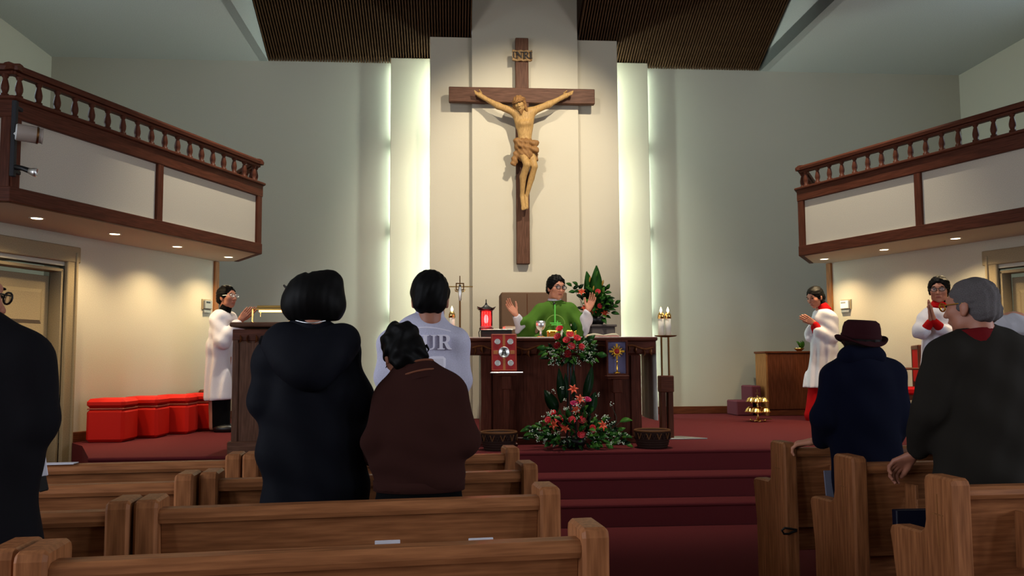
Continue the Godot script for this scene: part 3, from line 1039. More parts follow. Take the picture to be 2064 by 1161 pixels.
# ---------------------------------------------------------------- altar
const ALT_Z := -7.62
func build_altar() -> void:
	var a := thing("altar", Vector3(1.03, PLAT, ALT_Z - 0.35))
	tag(a, "dark wooden altar table with carved vine border along its top", "altar")
	var top := 1.0
	part(a, "tabletop", bbox(Vector3(1.80, 0.035, 0.80), 0.008), mats.dark0, Vector3(0, top - 0.0175, 0.0))
	part(a, "apron", bbox(Vector3(1.77, 0.125, 0.74), 0.01), mats.dark0, Vector3(0, top - 0.097, 0.0))
	part(a, "body", bbox(Vector3(1.52, top - 0.16, 0.60), 0.008), mats.dark1, Vector3(-0.02, (top - 0.16) / 2.0, 0.05))
	part(a, "plinth", bbox(Vector3(1.58, 0.07, 0.66), 0.008), mats.dark0, Vector3(-0.02, 0.035, 0.05))
	for s in [-1, 1]:
		part(a, "corner_stile", bbox(Vector3(0.10, top - 0.24, 0.03), 0.006), mats.dark1, Vector3(-0.02 + s * 0.71, (top - 0.16) / 2.0 + 0.03, 0.355))
	# carved wavy vine with leaves along the apron
	var pts := []
	for i in 85:
		var x := -0.86 + 1.72 * i / 84.0
		pts.append(Vector3(x, 0.018 * sin(x * 22.0), 0))
	part(a, "carved_vine", tube_mesh(pts, 0.010, 7), mats.carved, Vector3(0, top - 0.095, 0.372))
	var lf := leaf_mesh(0.07, 0.05, 0.012, 5)
	for i in 24:
		var x := -0.84 + 1.68 * i / 23.0
		part(a, "carved_leaf", lf, mats.carved, Vector3(x, top - 0.095 + 0.022 * sin(x * 22.0), 0.372), Vector3(PI / 2 * 0.9, 0, (1.0 if i % 2 else -1.0) * 1.0))
	# cloth over the table with a drop at each end
	var cl := thing("altar_cloth", Vector3(1.03, PLAT + top, ALT_Z - 0.35))
	tag(cl, "thin pale cloth spread over the wooden altar, hanging at its ends", "altar cloth")
	part(cl, "top_sheet", bbox(Vector3(1.81, 0.006, 0.70), 0.002), mats.linen, Vector3(0, 0.004, -0.02))
	for e in [[1, 0.80], [-1, 0.40]]:
		var m := MB.new()
		var rings := []
		for i in 9:
			var t := i / 8.0
			var r := PackedVector3Array()
			var n := 26
			for j in n:
				var u := float(j) / (n - 1)
				r.append(Vector3(0.008 * sin(u * 20.0) * t, -t * e[1], -0.31 + 0.62 * u))
			for j in n:
				var u := 1.0 - float(j) / (n - 1)
				r.append(Vector3(0.008 * sin(u * 20.0) * t + 0.004, -t * e[1], -0.31 + 0.62 * u))
			rings.append(r)
		m.loft(rings)
		part(cl, "end_drop", m.done(), mats.linen, Vector3(e[0] * 0.908, 0.004, -0.03))


func leaf_mesh(l: float, w: float, bend: float, n := 6, thick := 0.0018) -> ArrayMesh:
	var key := "leaf%.3f_%.3f_%.3f_%d" % [l, w, bend, n]
	if cache.has(key):
		return cache[key]
	var m := MB.new()
	var rings := []
	for i in n + 1:
		var t := float(i) / n
		var hw := w * 0.5 * pow(sin(PI * pow(clampf(t, 0.02, 0.985), 0.8)), 0.75)
		var y := bend * sin(t * PI * 0.9) - bend * 0.9 * t * t
		var r := PackedVector3Array([Vector3(-hw, y + hw * 0.28, t * l), Vector3(0, y, t * l), Vector3(hw, y + hw * 0.28, t * l), Vector3(0, y - thick, t * l)])
		rings.append(r)
	m.loft(rings)
	cache[key] = m.done()
	return cache[key]


func build_altar_things() -> void:
	var ty := PLAT + 1.0
	# red gospel book on its stand in front of the altar
	var bz := ALT_Z + 0.14
	var pb := oz(1016, 712, bz)
	var bk := thing("gospel_book", Vector3(pb.x, oz(1016, 749, bz).y + 0.004, bz))
	tag(bk, "red gospel book with gold bands and silver medallions", "book")
	bk.rotation.x = deg_to_rad(-8)
	var bh := 0.345
	var bw := 0.235
	part(bk, "cover", bbox(Vector3(bw, bh, 0.045), 0.004), mats.book_red, Vector3(0, bh / 2, 0))
	part(bk, "page_block", bbox(Vector3(bw - 0.012, bh - 0.012, 0.02), 0.0), mats.page, Vector3(0, bh / 2, -0.028))
	part(bk, "gold_border", frame_mesh(bw - 0.012, bh - 0.012, 0.004, 0.004), mats.book_trim, Vector3(0, bh / 2, 0.023))
	part(bk, "gold_band", bbox(Vector3(0.024, bh - 0.02, 0.004), 0.001), mats.book_trim, Vector3(0, bh / 2, 0.023))
	for s in [-1, 1]:
		part(bk, "gold_band", bbox(Vector3(0.042, 0.034, 0.004), 0.001), mats.book_trim, Vector3(s * 0.078, bh / 2, 0.023))
		for v in [-1, 1]:
			part(bk, "medallion", lathe_mesh([[0.0, 0.008], [0.012, 0.007], [0.022, 0.005], [0.026, 0.008], [0.028, 0.0]], 20), mats.silver, Vector3(s * 0.060, bh / 2 + v * 0.100, 0.022), Vector3(PI / 2, 0, 0))
	var md := part(bk, "centre_medallion", lathe_mesh([[0.0, 0.008], [0.040, 0.008], [0.044, 0.012], [0.048, 0.012], [0.052, 0.004], [0.054, 0.0]], 28), mats.silver, Vector3(0, bh / 2, 0.022), Vector3(PI / 2, 0, 0))
	part(md, "emblem_letter", text_mesh("A", 0.075, 0.004, false), mats.ink, Vector3(0, 0.009, 0), Vector3(-PI / 2, 0, 0))
	display_stand("book_stand", Vector3(pb.x + 0.02, PLAT, bz - 0.01), bk.position.y - PLAT - 0.004, "slim wooden stand with a silver plate under the red gospel book", true)
	# framed monstrance picture box on a second stand
	var fz := ALT_Z + 0.13
	var fp := oz(1243, 722, fz)
	var fb := thing("shadow_box", Vector3(fp.x, oz(1243, 756, fz).y, fz))
	tag(fb, "wooden shadow box with a small gold monstrance before lilac cloth", "shadow box")
	var fw := 0.20
	var fh := 0.325
	part(fb, "box_frame", frame_mesh(fw, fh, 0.014, 0.07), mats.dark1, Vector3(0, fh / 2, 0))
	part(fb, "lilac_back", bbox(Vector3(fw - 0.02, fh - 0.02, 0.008), 0.0), mats.lilac, Vector3(0, fh / 2, -0.02))
	var mo := part(fb, "monstrance", lathe_mesh([[0.0, 0.0], [0.032, 0.0], [0.034, 0.006], [0.012, 0.014], [0.006, 0.03], [0.006, 0.10], [0.011, 0.11], [0.005, 0.12], [0.005, 0.17], [0.0, 0.175]], 14), mats.gold, Vector3(0, 0.016, 0.012), Vector3.ZERO, "small gold monstrance with a red centre")
	var rays := MB.new(false)
	for i in 12:
		var a := TAU * i / 12.0
		var ln := 0.062 if i % 3 == 0 else 0.046
		rays.box(Vector3(ln / 2 + 0.01, 0, 0), Vector3(ln, 0.009 if i % 3 else 0.018, 0.006), Transform3D(Basis(Vector3(0, 0, 1), a), Vector3.ZERO))
	part(mo, "rays", rays.done(), mats.gold, Vector3(0, 0.205, 0))
	part(mo, "centre_glass", lathe_mesh([[0.0, 0.010], [0.018, 0.008], [0.024, 0.0]], 18), mats.rose_red, Vector3(0, 0.205, 0.003), Vector3(PI / 2, 0, 0))
	part(mo, "ring", lathe_mesh([[0.026, 0.0], [0.032, 0.008], [0.036, 0.0]], 18), mats.gold, Vector3(0, 0.205, 0.002), Vector3(PI / 2, 0, 0))
	display_stand("picture_stand", Vector3(fp.x, PLAT, fz), fb.position.y - PLAT, "slim dark wooden stand under the lilac shadow box", false)
	# on the altar: black box with the red sanctuary lantern
	var pz := ALT_Z - 0.22
	var p0 := oz(1000, 668, pz)
	var box := thing("black_case", Vector3(p0.x, ty + 0.008, pz))
	tag(box, "flat black case with open edge under the red lantern on the altar", "case")
	part(box, "body", bbox(Vector3(0.30, 0.07, 0.20), 0.008), mats.black, Vector3(0, 0.035, 0))
	part(box, "lid_lip", bbox(Vector3(0.31, 0.008, 0.21), 0.002), mats.steel, Vector3(0, 0.073, 0))
	var hd := MB.new()
	hd.tube([Vector3(-0.165, 0.0, 0.06), Vector3(-0.17, 0.05, 0.06), Vector3(-0.15, 0.09, 0.06)], 0.005, 6)
	part(box, "cable", hd.done(), mats.black)
	build_lantern(oz(980, 660, pz) * Vector3(1, 0, 1) + Vector3(0, ty + 0.085, 0))
	var yb := thing("prayer_book", Vector3(oz(1026, 660, pz).x, ty + 0.085, pz - 0.02), 0.15)
	tag(yb, "small closed book with yellow page edge on the black case", "book")
	part(yb, "cover", bbox(Vector3(0.105, 0.004, 0.13), 0.001), mats.bronze, Vector3(0, 0.032, 0))
	part(yb, "cover", bbox(Vector3(0.105, 0.004, 0.13), 0.001), mats.black, Vector3(0, 0.002, 0))
	part(yb, "pages", bbox(Vector3(0.10, 0.026, 0.125), 0.0), mats.page, Vector3(0, 0.017, 0.001))
	# chalice
	var cp := oz(1090, 672, pz + 0.1)
	var ch := thing("chalice", Vector3(cp.x, ty + 0.008, pz + 0.1))
	tag(ch, "silvery glass chalice standing in front of the priest", "chalice")
	part(ch, "cup", lathe_mesh([[0.034, 0.0], [0.036, 0.006], [0.016, 0.016], [0.009, 0.035], [0.012, 0.05], [0.009, 0.06], [0.03, 0.075], [0.045, 0.10], [0.048, 0.125], [0.043, 0.155], [0.040, 0.155], [0.044, 0.125], [0.040, 0.10], [0.0, 0.08]], 22), mats.silver)
	part(ch, "gold_foot_ring", lathe_mesh([[0.037, 0.0], [0.041, 0.004], [0.037, 0.008]], 20), mats.gold)
	# two small gold vessels and a white cruet between them
	for v in [[1113, 0.052], [1151, 0.048]]:
		var gp := oz(v[0], 672, pz + 0.12)
		var g := thing("ciborium", Vector3(gp.x, ty + 0.008, pz + 0.12))
		tag(g, "low square gold casket %s on the altar" % ("beside the chalice" if v[0] < 1130 else "behind the top rose, away from the chalice"), "casket", "gold vessels on the altar")
		part(g, "body", bbox(Vector3(v[1] * 1.9, 0.048, 0.075), 0.006), mats.gold, Vector3(0, 0.024, 0))
		part(g, "lid", bbox(Vector3(v[1] * 2.0, 0.012, 0.08), 0.004), mats.gold, Vector3(0, 0.055, 0))
		for s in [-1, 1]:
			part(g, "foot", bbox(Vector3(0.012, 0.05, 0.01), 0.002), mats.brass, Vector3(s * v[1] * 0.6, 0.025, 0.04))
	var cr := oz(1133, 672, pz + 0.12)
	var cu := thing("cruet", Vector3(cr.x, ty + 0.008, pz + 0.12))
	tag(cu, "small white cruet between the two gold caskets", "cruet")
	part(cu, "jar", lathe_mesh([[0.0, 0.0], [0.018, 0.0], [0.021, 0.02], [0.016, 0.04], [0.012, 0.05], [0.014, 0.056], [0.0, 0.058]], 16), mats.wax)
	part(cu, "stopper", ball_mesh(Vector3(0.008, 0.008, 0.008), 10, 6), mats.silver, Vector3(0, 0.063, 0))
	# open missal at the right
	var mp := oz(1213, 674, pz + 0.08)
	var ms := thing("open_missal", Vector3(mp.x, ty + 0.008, pz + 0.08))
	tag(ms, "open book with cream pages lying flat on the altar", "book")
	part(ms, "cover", bbox(Vector3(0.30, 0.006, 0.22), 0.002), mats.book_red, Vector3(0, 0.003, 0))
	for s in [-1, 1]:
		var m := MB.new()
		var rings := []
		for i in 8:
			var t := i / 7.0
			var y := 0.008 + 0.020 * sin(PI * pow(1.0 - t, 0.6) * 0.95) + 0.004
			rings.append(PackedVector3Array([Vector3(s * t * 0.145, 0.006, -0.105), Vector3(s * t * 0.145, y, -0.105), Vector3(s * t * 0.145, y, 0.105), Vector3(s * t * 0.145, 0.006, 0.105)]))
		m.loft(rings)
		part(ms, "page_stack", m.done(), mats.page)
	# brown cabinet standing behind the priest
	var qz := -10.2
	var ql := oz(1010, 589, qz)
	var cw := 0.84
	var tb := thing("tabernacle_cabinet", Vector3(ql.x + cw / 2, PLAT, qz - 0.25))
	tag(tb, "plain brown cloth-covered cabinet behind the priest, under the crucifix", "cabinet")
	part(tb, "body", bbox(Vector3(cw, ql.y - PLAT, 0.5), 0.012), mats.brown_panel, Vector3(0, (ql.y - PLAT) / 2, 0))
	part(tb, "seam_strip", bbox(Vector3(0.008, ql.y - PLAT - 0.04, 0.006), 0.002), mats.tan1, Vector3(-cw / 2 + 0.33, (ql.y - PLAT) / 2, 0.252))
	part(tb, "base_board", bbox(Vector3(cw + 0.04, 0.08, 0.54), 0.008), mats.tan0, Vector3(0, 0.04, 0))
	# processional cross in its floor socket
	var xz := -9.2
	var xt := oz(927, 556, xz)
	var xk := 9.2 / FOCAL
	var pc := thing("processional_cross", Vector3(xt.x, PLAT, xz))
	tag(pc, "slim brass processional cross on a pole behind the white-shirted man", "processional cross")
	var hh := xt.y - PLAT
	part(pc, "pole", tube_mesh([Vector3(0, 0.03, 0), Vector3(0, hh - 50 * xk, 0)], 0.011, 10), mats.bronze)
	part(pc, "socket_base", lathe_mesh([[0.0, 0.0], [0.14, 0.0], [0.15, 0.015], [0.05, 0.035], [0.025, 0.06], [0.022, 0.16], [0.012, 0.165]], 20), mats.bronze)
	part(pc, "knop", lathe_mesh([[0.008, 0.0], [0.016, 0.02], [0.022, 0.10], [0.018, 0.16], [0.010, 0.18]], 12), mats.silver, Vector3(0, hh - 52 * xk, 0))
	part(pc, "upright", bbox(Vector3(0.011, 30 * xk, 0.011), 0.002), mats.bronze, Vector3(0, hh - 15 * xk, 0))
	part(pc, "arm", bbox(Vector3(52 * xk, 0.012, 0.011), 0.002), mats.brass, Vector3(0, hh - 22 * xk, 0))
	part(pc, "square_frame", frame_mesh(17 * xk, 15 * xk, 0.012, 0.014), mats.bronze, Vector3(0, hh - 22 * xk, 0.004))
	part(pc, "emblem_letter", text_mesh("P", 0.055, 0.006, false), mats.ink, Vector3(0, hh - 22 * xk, 0.012))
	for s in [-1, 1]:
		var m := MB.new()
		m.tube([Vector3(s * 4 * xk, hh - 32 * xk, 0), Vector3(s * 9 * xk, hh - 31 * xk, 0), Vector3(s * 11 * xk, hh - 26 * xk, 0)], [0.009, 0.007, 0.003], 6)
		part(pc, "curl", m.done(), mats.brass)
	# candle behind the man in the white shirt
	var kz := -8.1
	var kp := oz(911, 640, kz)
	candle_stand(Vector3(kp.x, PLAT, kz), 1, oz(911, 676, kz).y - PLAT, "tall brass candle stand behind the white-shirted man")
	candle(Vector3(kp.x, oz(911, 676, kz).y, kz), oz(911, 627, kz).y - oz(911, 676, kz).y, "lit white candle with brass cap beside the processional cross", "")
	# pair of candles at the right end of the altar
	var cz := -8.0
	var c1 := oz(1333, 676, cz)
	var c2 := oz(1347, 676, cz)
	var mx := (c1.x + c2.x) / 2
	candle_stand(Vector3(mx, PLAT, cz), 2, c1.y - PLAT, "wooden block stand with two brass rods beside the altar end")
	for c in [c1, c2]:
		candle(Vector3(c.x, c1.y, cz), 0.235, "lit white candle on the twin stand, %s the altar end" % ("nearer" if c == c1 else "farther from"), "twin candles")


func display_stand(called: String, at: Vector3, h: float, label: String, plate: bool) -> void:
	var s := thing(called, at)
	tag(s, label, "stand")
	part(s, "post", bbox(Vector3(0.055, h - 0.10, 0.05), 0.006), mats.dark1, Vector3(0, (h - 0.10) / 2.0, -0.01))
	part(s, "head_block", bbox(Vector3(0.09, 0.13, 0.07), 0.006), mats.dark1, Vector3(0, h - 0.10, -0.01))
	part(s, "foot", bbox(Vector3(0.20, 0.03, 0.12), 0.006), mats.dark0, Vector3(0, 0.015, -0.01))
	part(s, "shelf", bbox(Vector3(0.20, 0.016, 0.11), 0.004), mats.dark0, Vector3(0, h - 0.028, 0.0))
	if plate:
		part(s, "silver_plate", bbox(Vector3(0.30, 0.014, 0.12), 0.004), mats.silver, Vector3(0, h - 0.010, 0.015), Vector3.ZERO, "bright silver plate")
	else:
		part(s, "ledge", bbox(Vector3(0.21, 0.014, 0.11), 0.004), mats.dark0, Vector3(0, h - 0.010, 0.0))


func build_lantern(at: Vector3) -> void:
	var l := thing("sanctuary_lantern", at)
	tag(l, "glowing red pagoda-roofed lantern standing on the altar", "lantern")
	part(l, "base", bbox(Vector3(0.135, 0.018, 0.135), 0.004), mats.black, Vector3(0, 0.009, 0))
	part(l, "base_step", bbox(Vector3(0.12, 0.016, 0.12), 0.004), mats.steel, Vector3(0, 0.026, 0))
	for sx in [-1, 1]:
		for sz in [-1, 1]:
			part(l, "post", bbox(Vector3(0.012, 0.15, 0.012), 0.002), mats.black_metal, Vector3(sx * 0.052, 0.105, sz * 0.052))
	part(l, "red_glass", bbox(Vector3(0.088, 0.14, 0.088), 0.003), mats.red_glow, Vector3(0, 0.105, 0), Vector3.ZERO, "glowing ruby red glass")
	part(l, "lamp_core", lathe_mesh([[0.0, 0.045], [0.016, 0.03], [0.022, 0.0], [0.016, -0.035], [0.0, -0.045]], 14), mats.red_core, Vector3(0, 0.105, 0), Vector3.ZERO, "bright core of the lamp")
	for sz in [-1, 1]:
		for i in 3:
			part(l, "grille_bar", bbox(Vector3(0.004, 0.145, 0.004), 0.0), mats.black_metal, Vector3(-0.026 + i * 0.026, 0.105, sz * 0.050))
	part(l, "top_band", bbox(Vector3(0.125, 0.014, 0.125), 0.003), mats.black_metal, Vector3(0, 0.186, 0))
	# roof with flared corners
	var m := MB.new(false)
	var rings := []
	for q in [[0.072, 0.19, 0.022], [0.078, 0.198, 0.022], [0.050, 0.205, 0.004], [0.030, 0.222, 0.0], [0.014, 0.238, 0.0], [0.010, 0.246, 0.0]]:
		var r := PackedVector3Array()
		for i in 16:
			var a := TAU * i / 16.0
			var c := cos(a)
			var s := sin(a)
			var e := 1.0 / maxf(absf(c), absf(s))
			var corner := clampf((e - 1.0) / 0.414, 0.0, 1.0)
			r.append(Vector3(c * e * q[0] * (1.0 + 0.18 * corner * corner), q[1] + q[2] * corner * corner, -s * e * q[0] * (1.0 + 0.18 * corner * corner)))
		rings.append(r)
	m.loft(rings)
	part(l, "pagoda_roof", m.done(), mats.black_metal)
	part(l, "finial", lathe_mesh([[0.010, 0.24], [0.013, 0.25], [0.005, 0.262], [0.005, 0.29], [0.0, 0.30]], 10), mats.black_metal)
	var o := OmniLight3D.new()
	o.name = "red_light"
	o.light_color = Color(1.0, 0.06, 0.10)
	o.light_energy = 0.10
	o.light_size = 0.04
	o.omni_range = 10.0
	o.omni_attenuation = 2.0
	o.shadow_enabled = true
	l.add_child(o, true)
	o.position = Vector3(0, 0.105, 0.085)


func candle_stand(at: Vector3, n: int, h: float, label: String) -> void:
	var s := thing("candle_stand", at)
	tag(s, label, "candle stand")
	if n == 2:
		for e in [-1, 1]:
			part(s, "leg", bbox(Vector3(0.052, 0.50, 0.09), 0.006), mats.wal1, Vector3(e * 0.037, 0.25, 0))
			part(s, "rod", tube_mesh([Vector3(e * 0.036, 0.54, 0), Vector3(e * 0.036, h - 0.01, 0)], 0.010, 10), mats.bronze)
		part(s, "block", bbox(Vector3(0.138, 0.165, 0.12), 0.008), mats.wal0, Vector3(0, 0.545, 0))
		part(s, "drip_tray", lathe_mesh([[0.0, -0.018], [0.03, -0.02], [0.10, -0.012], [0.118, 0.0], [0.112, 0.0], [0.095, -0.005], [0.0, -0.006]], 24, 1.0, 0.6), mats.bronze, Vector3(0.01, h, 0))
		part(s, "floor_plate", prism_mesh(PackedVector2Array([Vector2(-0.1, -0.12), Vector2(0.30, -0.12), Vector2(0.10, 0.12), Vector2(-0.1, 0.12)]), 0.012, 0.002), mats.steel, Vector3(0.08, 0.007, -0.02), Vector3(-PI / 2, 0, 0))
	else:
		part(s, "rod", tube_mesh([Vector3(0, 0.03, 0), Vector3(0, h - 0.01, 0)], 0.012, 10), mats.bronze)
		part(s, "base", lathe_mesh([[0.0, 0.0], [0.13, 0.0], [0.14, 0.012], [0.04, 0.035], [0.015, 0.06]], 20), mats.bronze)
		part(s, "drip_tray", lathe_mesh([[0.0, -0.018], [0.03, -0.02], [0.06, -0.01], [0.065, 0.0], [0.058, 0.0], [0.0, -0.006]], 20), mats.bronze, Vector3(0, h, 0))


func candle(at: Vector3, h: float, label: String, group: String) -> void:
	var c := thing("candle", at)
	tag(c, label, "candle", group)
	part(c, "wax", lathe_mesh([[0.0, 0.0], [0.029, 0.0], [0.029, h - 0.05], [0.0, h - 0.05]], 18), mats.wax)
	part(c, "brass_cap", lathe_mesh([[0.030, h - 0.068], [0.033, h - 0.066], [0.032, h - 0.03], [0.024, h - 0.012], [0.012, h - 0.004], [0.0, h - 0.006]], 18), mats.brass)
	part(c, "flame", lathe_mesh([[0.0, 0.0], [0.010, 0.010], [0.012, 0.02], [0.007, 0.038], [0.0, 0.056]], 12), mats.flame, Vector3(0, h - 0.004, 0))
	var o := OmniLight3D.new()
	o.name = "candle_light"
	o.light_color = Color(1.0, 0.72, 0.38)
	o.light_energy = 0.03
	o.light_size = 0.012
	o.omni_range = 8.0
	o.omni_attenuation = 2.0
	o.shadow_enabled = true
	c.add_child(o, true)
	o.position = Vector3(0, h + 0.016, 0)


# ---------------------------------------------------------------- flowers
func rose_mesh() -> ArrayMesh:
	if cache.has("rose"):
		return cache["rose"]
	var m := MB.new()
	# cupped petals in three whorls round a tight bud, unit radius, opening along +y
	for w in [[3, 0.30, 0.95, 0.0], [4, 0.55, 0.85, 0.5], [5, 0.85, 0.62, 0.2]]:
		for i in w[0]:
			var a0: float = TAU * i / w[0] + w[3]
			var half: float = TAU / w[0] * 0.66
			var rings := []
			for r in 4:
				var t := r / 3.0
				var rad: float = w[1] * (0.35 + 0.75 * sin(t * PI * 0.55)) + (0.12 if r == 3 else 0.0)
				var y: float = -0.5 + t * (w[2] + 0.25)
				var outer := PackedVector3Array()
				var spread: float = half * (0.55 + 0.45 * sin(t * PI * 0.8))
				for j in 5:
					var u := -1.0 + j * 0.5
					var a := a0 + u * spread
					outer.append(Vector3(cos(a) * rad, y - 0.12 * u * u * t, sin(a) * rad))
				for j in 5:
					var u := 1.0 - j * 0.5
					var a := a0 + u * spread
					outer.append(Vector3(cos(a) * (rad - 0.04), y - 0.12 * u * u * t, sin(a) * (rad - 0.04)))
				rings.append(outer)
			m.loft(rings)
	m.lathe([[0.0, 0.42], [0.16, 0.36], [0.24, 0.1], [0.3, -0.3], [0.12, -0.55], [0.0, -0.6]], 10)
	cache["rose"] = m.done()
	return cache["rose"]

func lily_mesh() -> ArrayMesh:
	if cache.has("lily"):
		return cache["lily"]
	var m := MB.new()
	for i in 6:
		var a := TAU * i / 6.0
		var bs := Basis(Vector3.UP, a) * Basis(Vector3(1, 0, 0), -0.5)
		var rings := []
		for k in 7:
			var t := k / 6.0
			var hw := 0.24 * sin(PI * clampf(t, 0.06, 0.97))
			var y := 0.35 * t - 0.55 * t * t * t
			rings.append(PackedVector3Array([bs * Vector3(-hw, y + hw * 0.3, t), bs * Vector3(0, y, t), bs * Vector3(hw, y + hw * 0.3, t), bs * Vector3(0, y - 0.03, t)]))
		m.loft(rings)
	cache["lily"] = m.done()
	return cache["lily"]

func aim(o: Node3D, at: Vector3, dir: Vector3, s: float, roll := 0.0) -> void:
	var y := dir.normalized()
	var x := y.cross(Vector3(0.13, 0.2, 0.97)).normalized()
	var z := x.cross(y)
	o.transform = Transform3D((Basis(x, y, z) * Basis(Vector3.UP, roll)).scaled_local(Vector3.ONE * s), at)

# a leaf pointing along dir, its face turned roughly to "face"
func put_leaf(parent: Node, mesh: Mesh, m: Material, at: Vector3, dir: Vector3, face: Vector3, called := "leaf") -> void:
	var z := dir.normalized()
	var x := face.cross(z).normalized()
	if x.length() < 0.1:
		x = Vector3.RIGHT
	var o := part(parent, called, mesh, m)
	o.transform = Transform3D(Basis(x, z.cross(x), z), at)

func sprig_stuff(parent: Node, pts: Array) -> void:
	# baby's breath: uncountable tiny blossoms
	var m := MB.new()
	for p in pts:
		var r := rng.randf_range(0.0035, 0.0065)
		var c: Vector3 = p
		var v := [c + Vector3(r, 0, 0), c + Vector3(-r, 0, 0), c + Vector3(0, r, 0), c + Vector3(0, -r, 0), c + Vector3(0, 0, r), c + Vector3(0, 0, -r)]
		for f in [[0, 2, 4], [2, 1, 4], [1, 3, 4], [3, 0, 4], [2, 0, 5], [1, 2, 5], [3, 1, 5], [0, 3, 5]]:
			m.tri(v[f[0]], v[f[2]], v[f[1]])
	var o := part(parent, "baby_breath", m.done(), mats.breath)
	o.set_meta("kind", "stuff")

func spread_leaves(t: Node3D, centre: Vector3, ext: Vector3, n: int, size: float, light_share := 0.35) -> void:
	for i in n:
		var d := Vector3(rng.randf_range(-1, 1), rng.randf_range(-0.45, 1), rng.randf_range(-0.35, 1)).normalized()
		var at := centre + Vector3(d.x * ext.x, d.y * ext.y, d.z * ext.z) * rng.randf_range(0.35, 0.95)
		var dir := (d + Vector3(rng.randf_range(-0.6, 0.6), rng.randf_range(-0.5, 0.5), rng.randf_range(-0.2, 0.5))).normalized()
		var s: float = size * [0.8, 1.0, 1.25][i % 3]
		put_leaf(t, leaf_mesh(s, s * 0.48, s * 0.12, 5), mats.leaf_light if rng.randf() < light_share else (mats.leaf if rng.randf() < 0.6 else mats.leaf_dark), at, dir, Vector3(rng.randf_range(-0.5, 0.5), 0.5, 1.0))

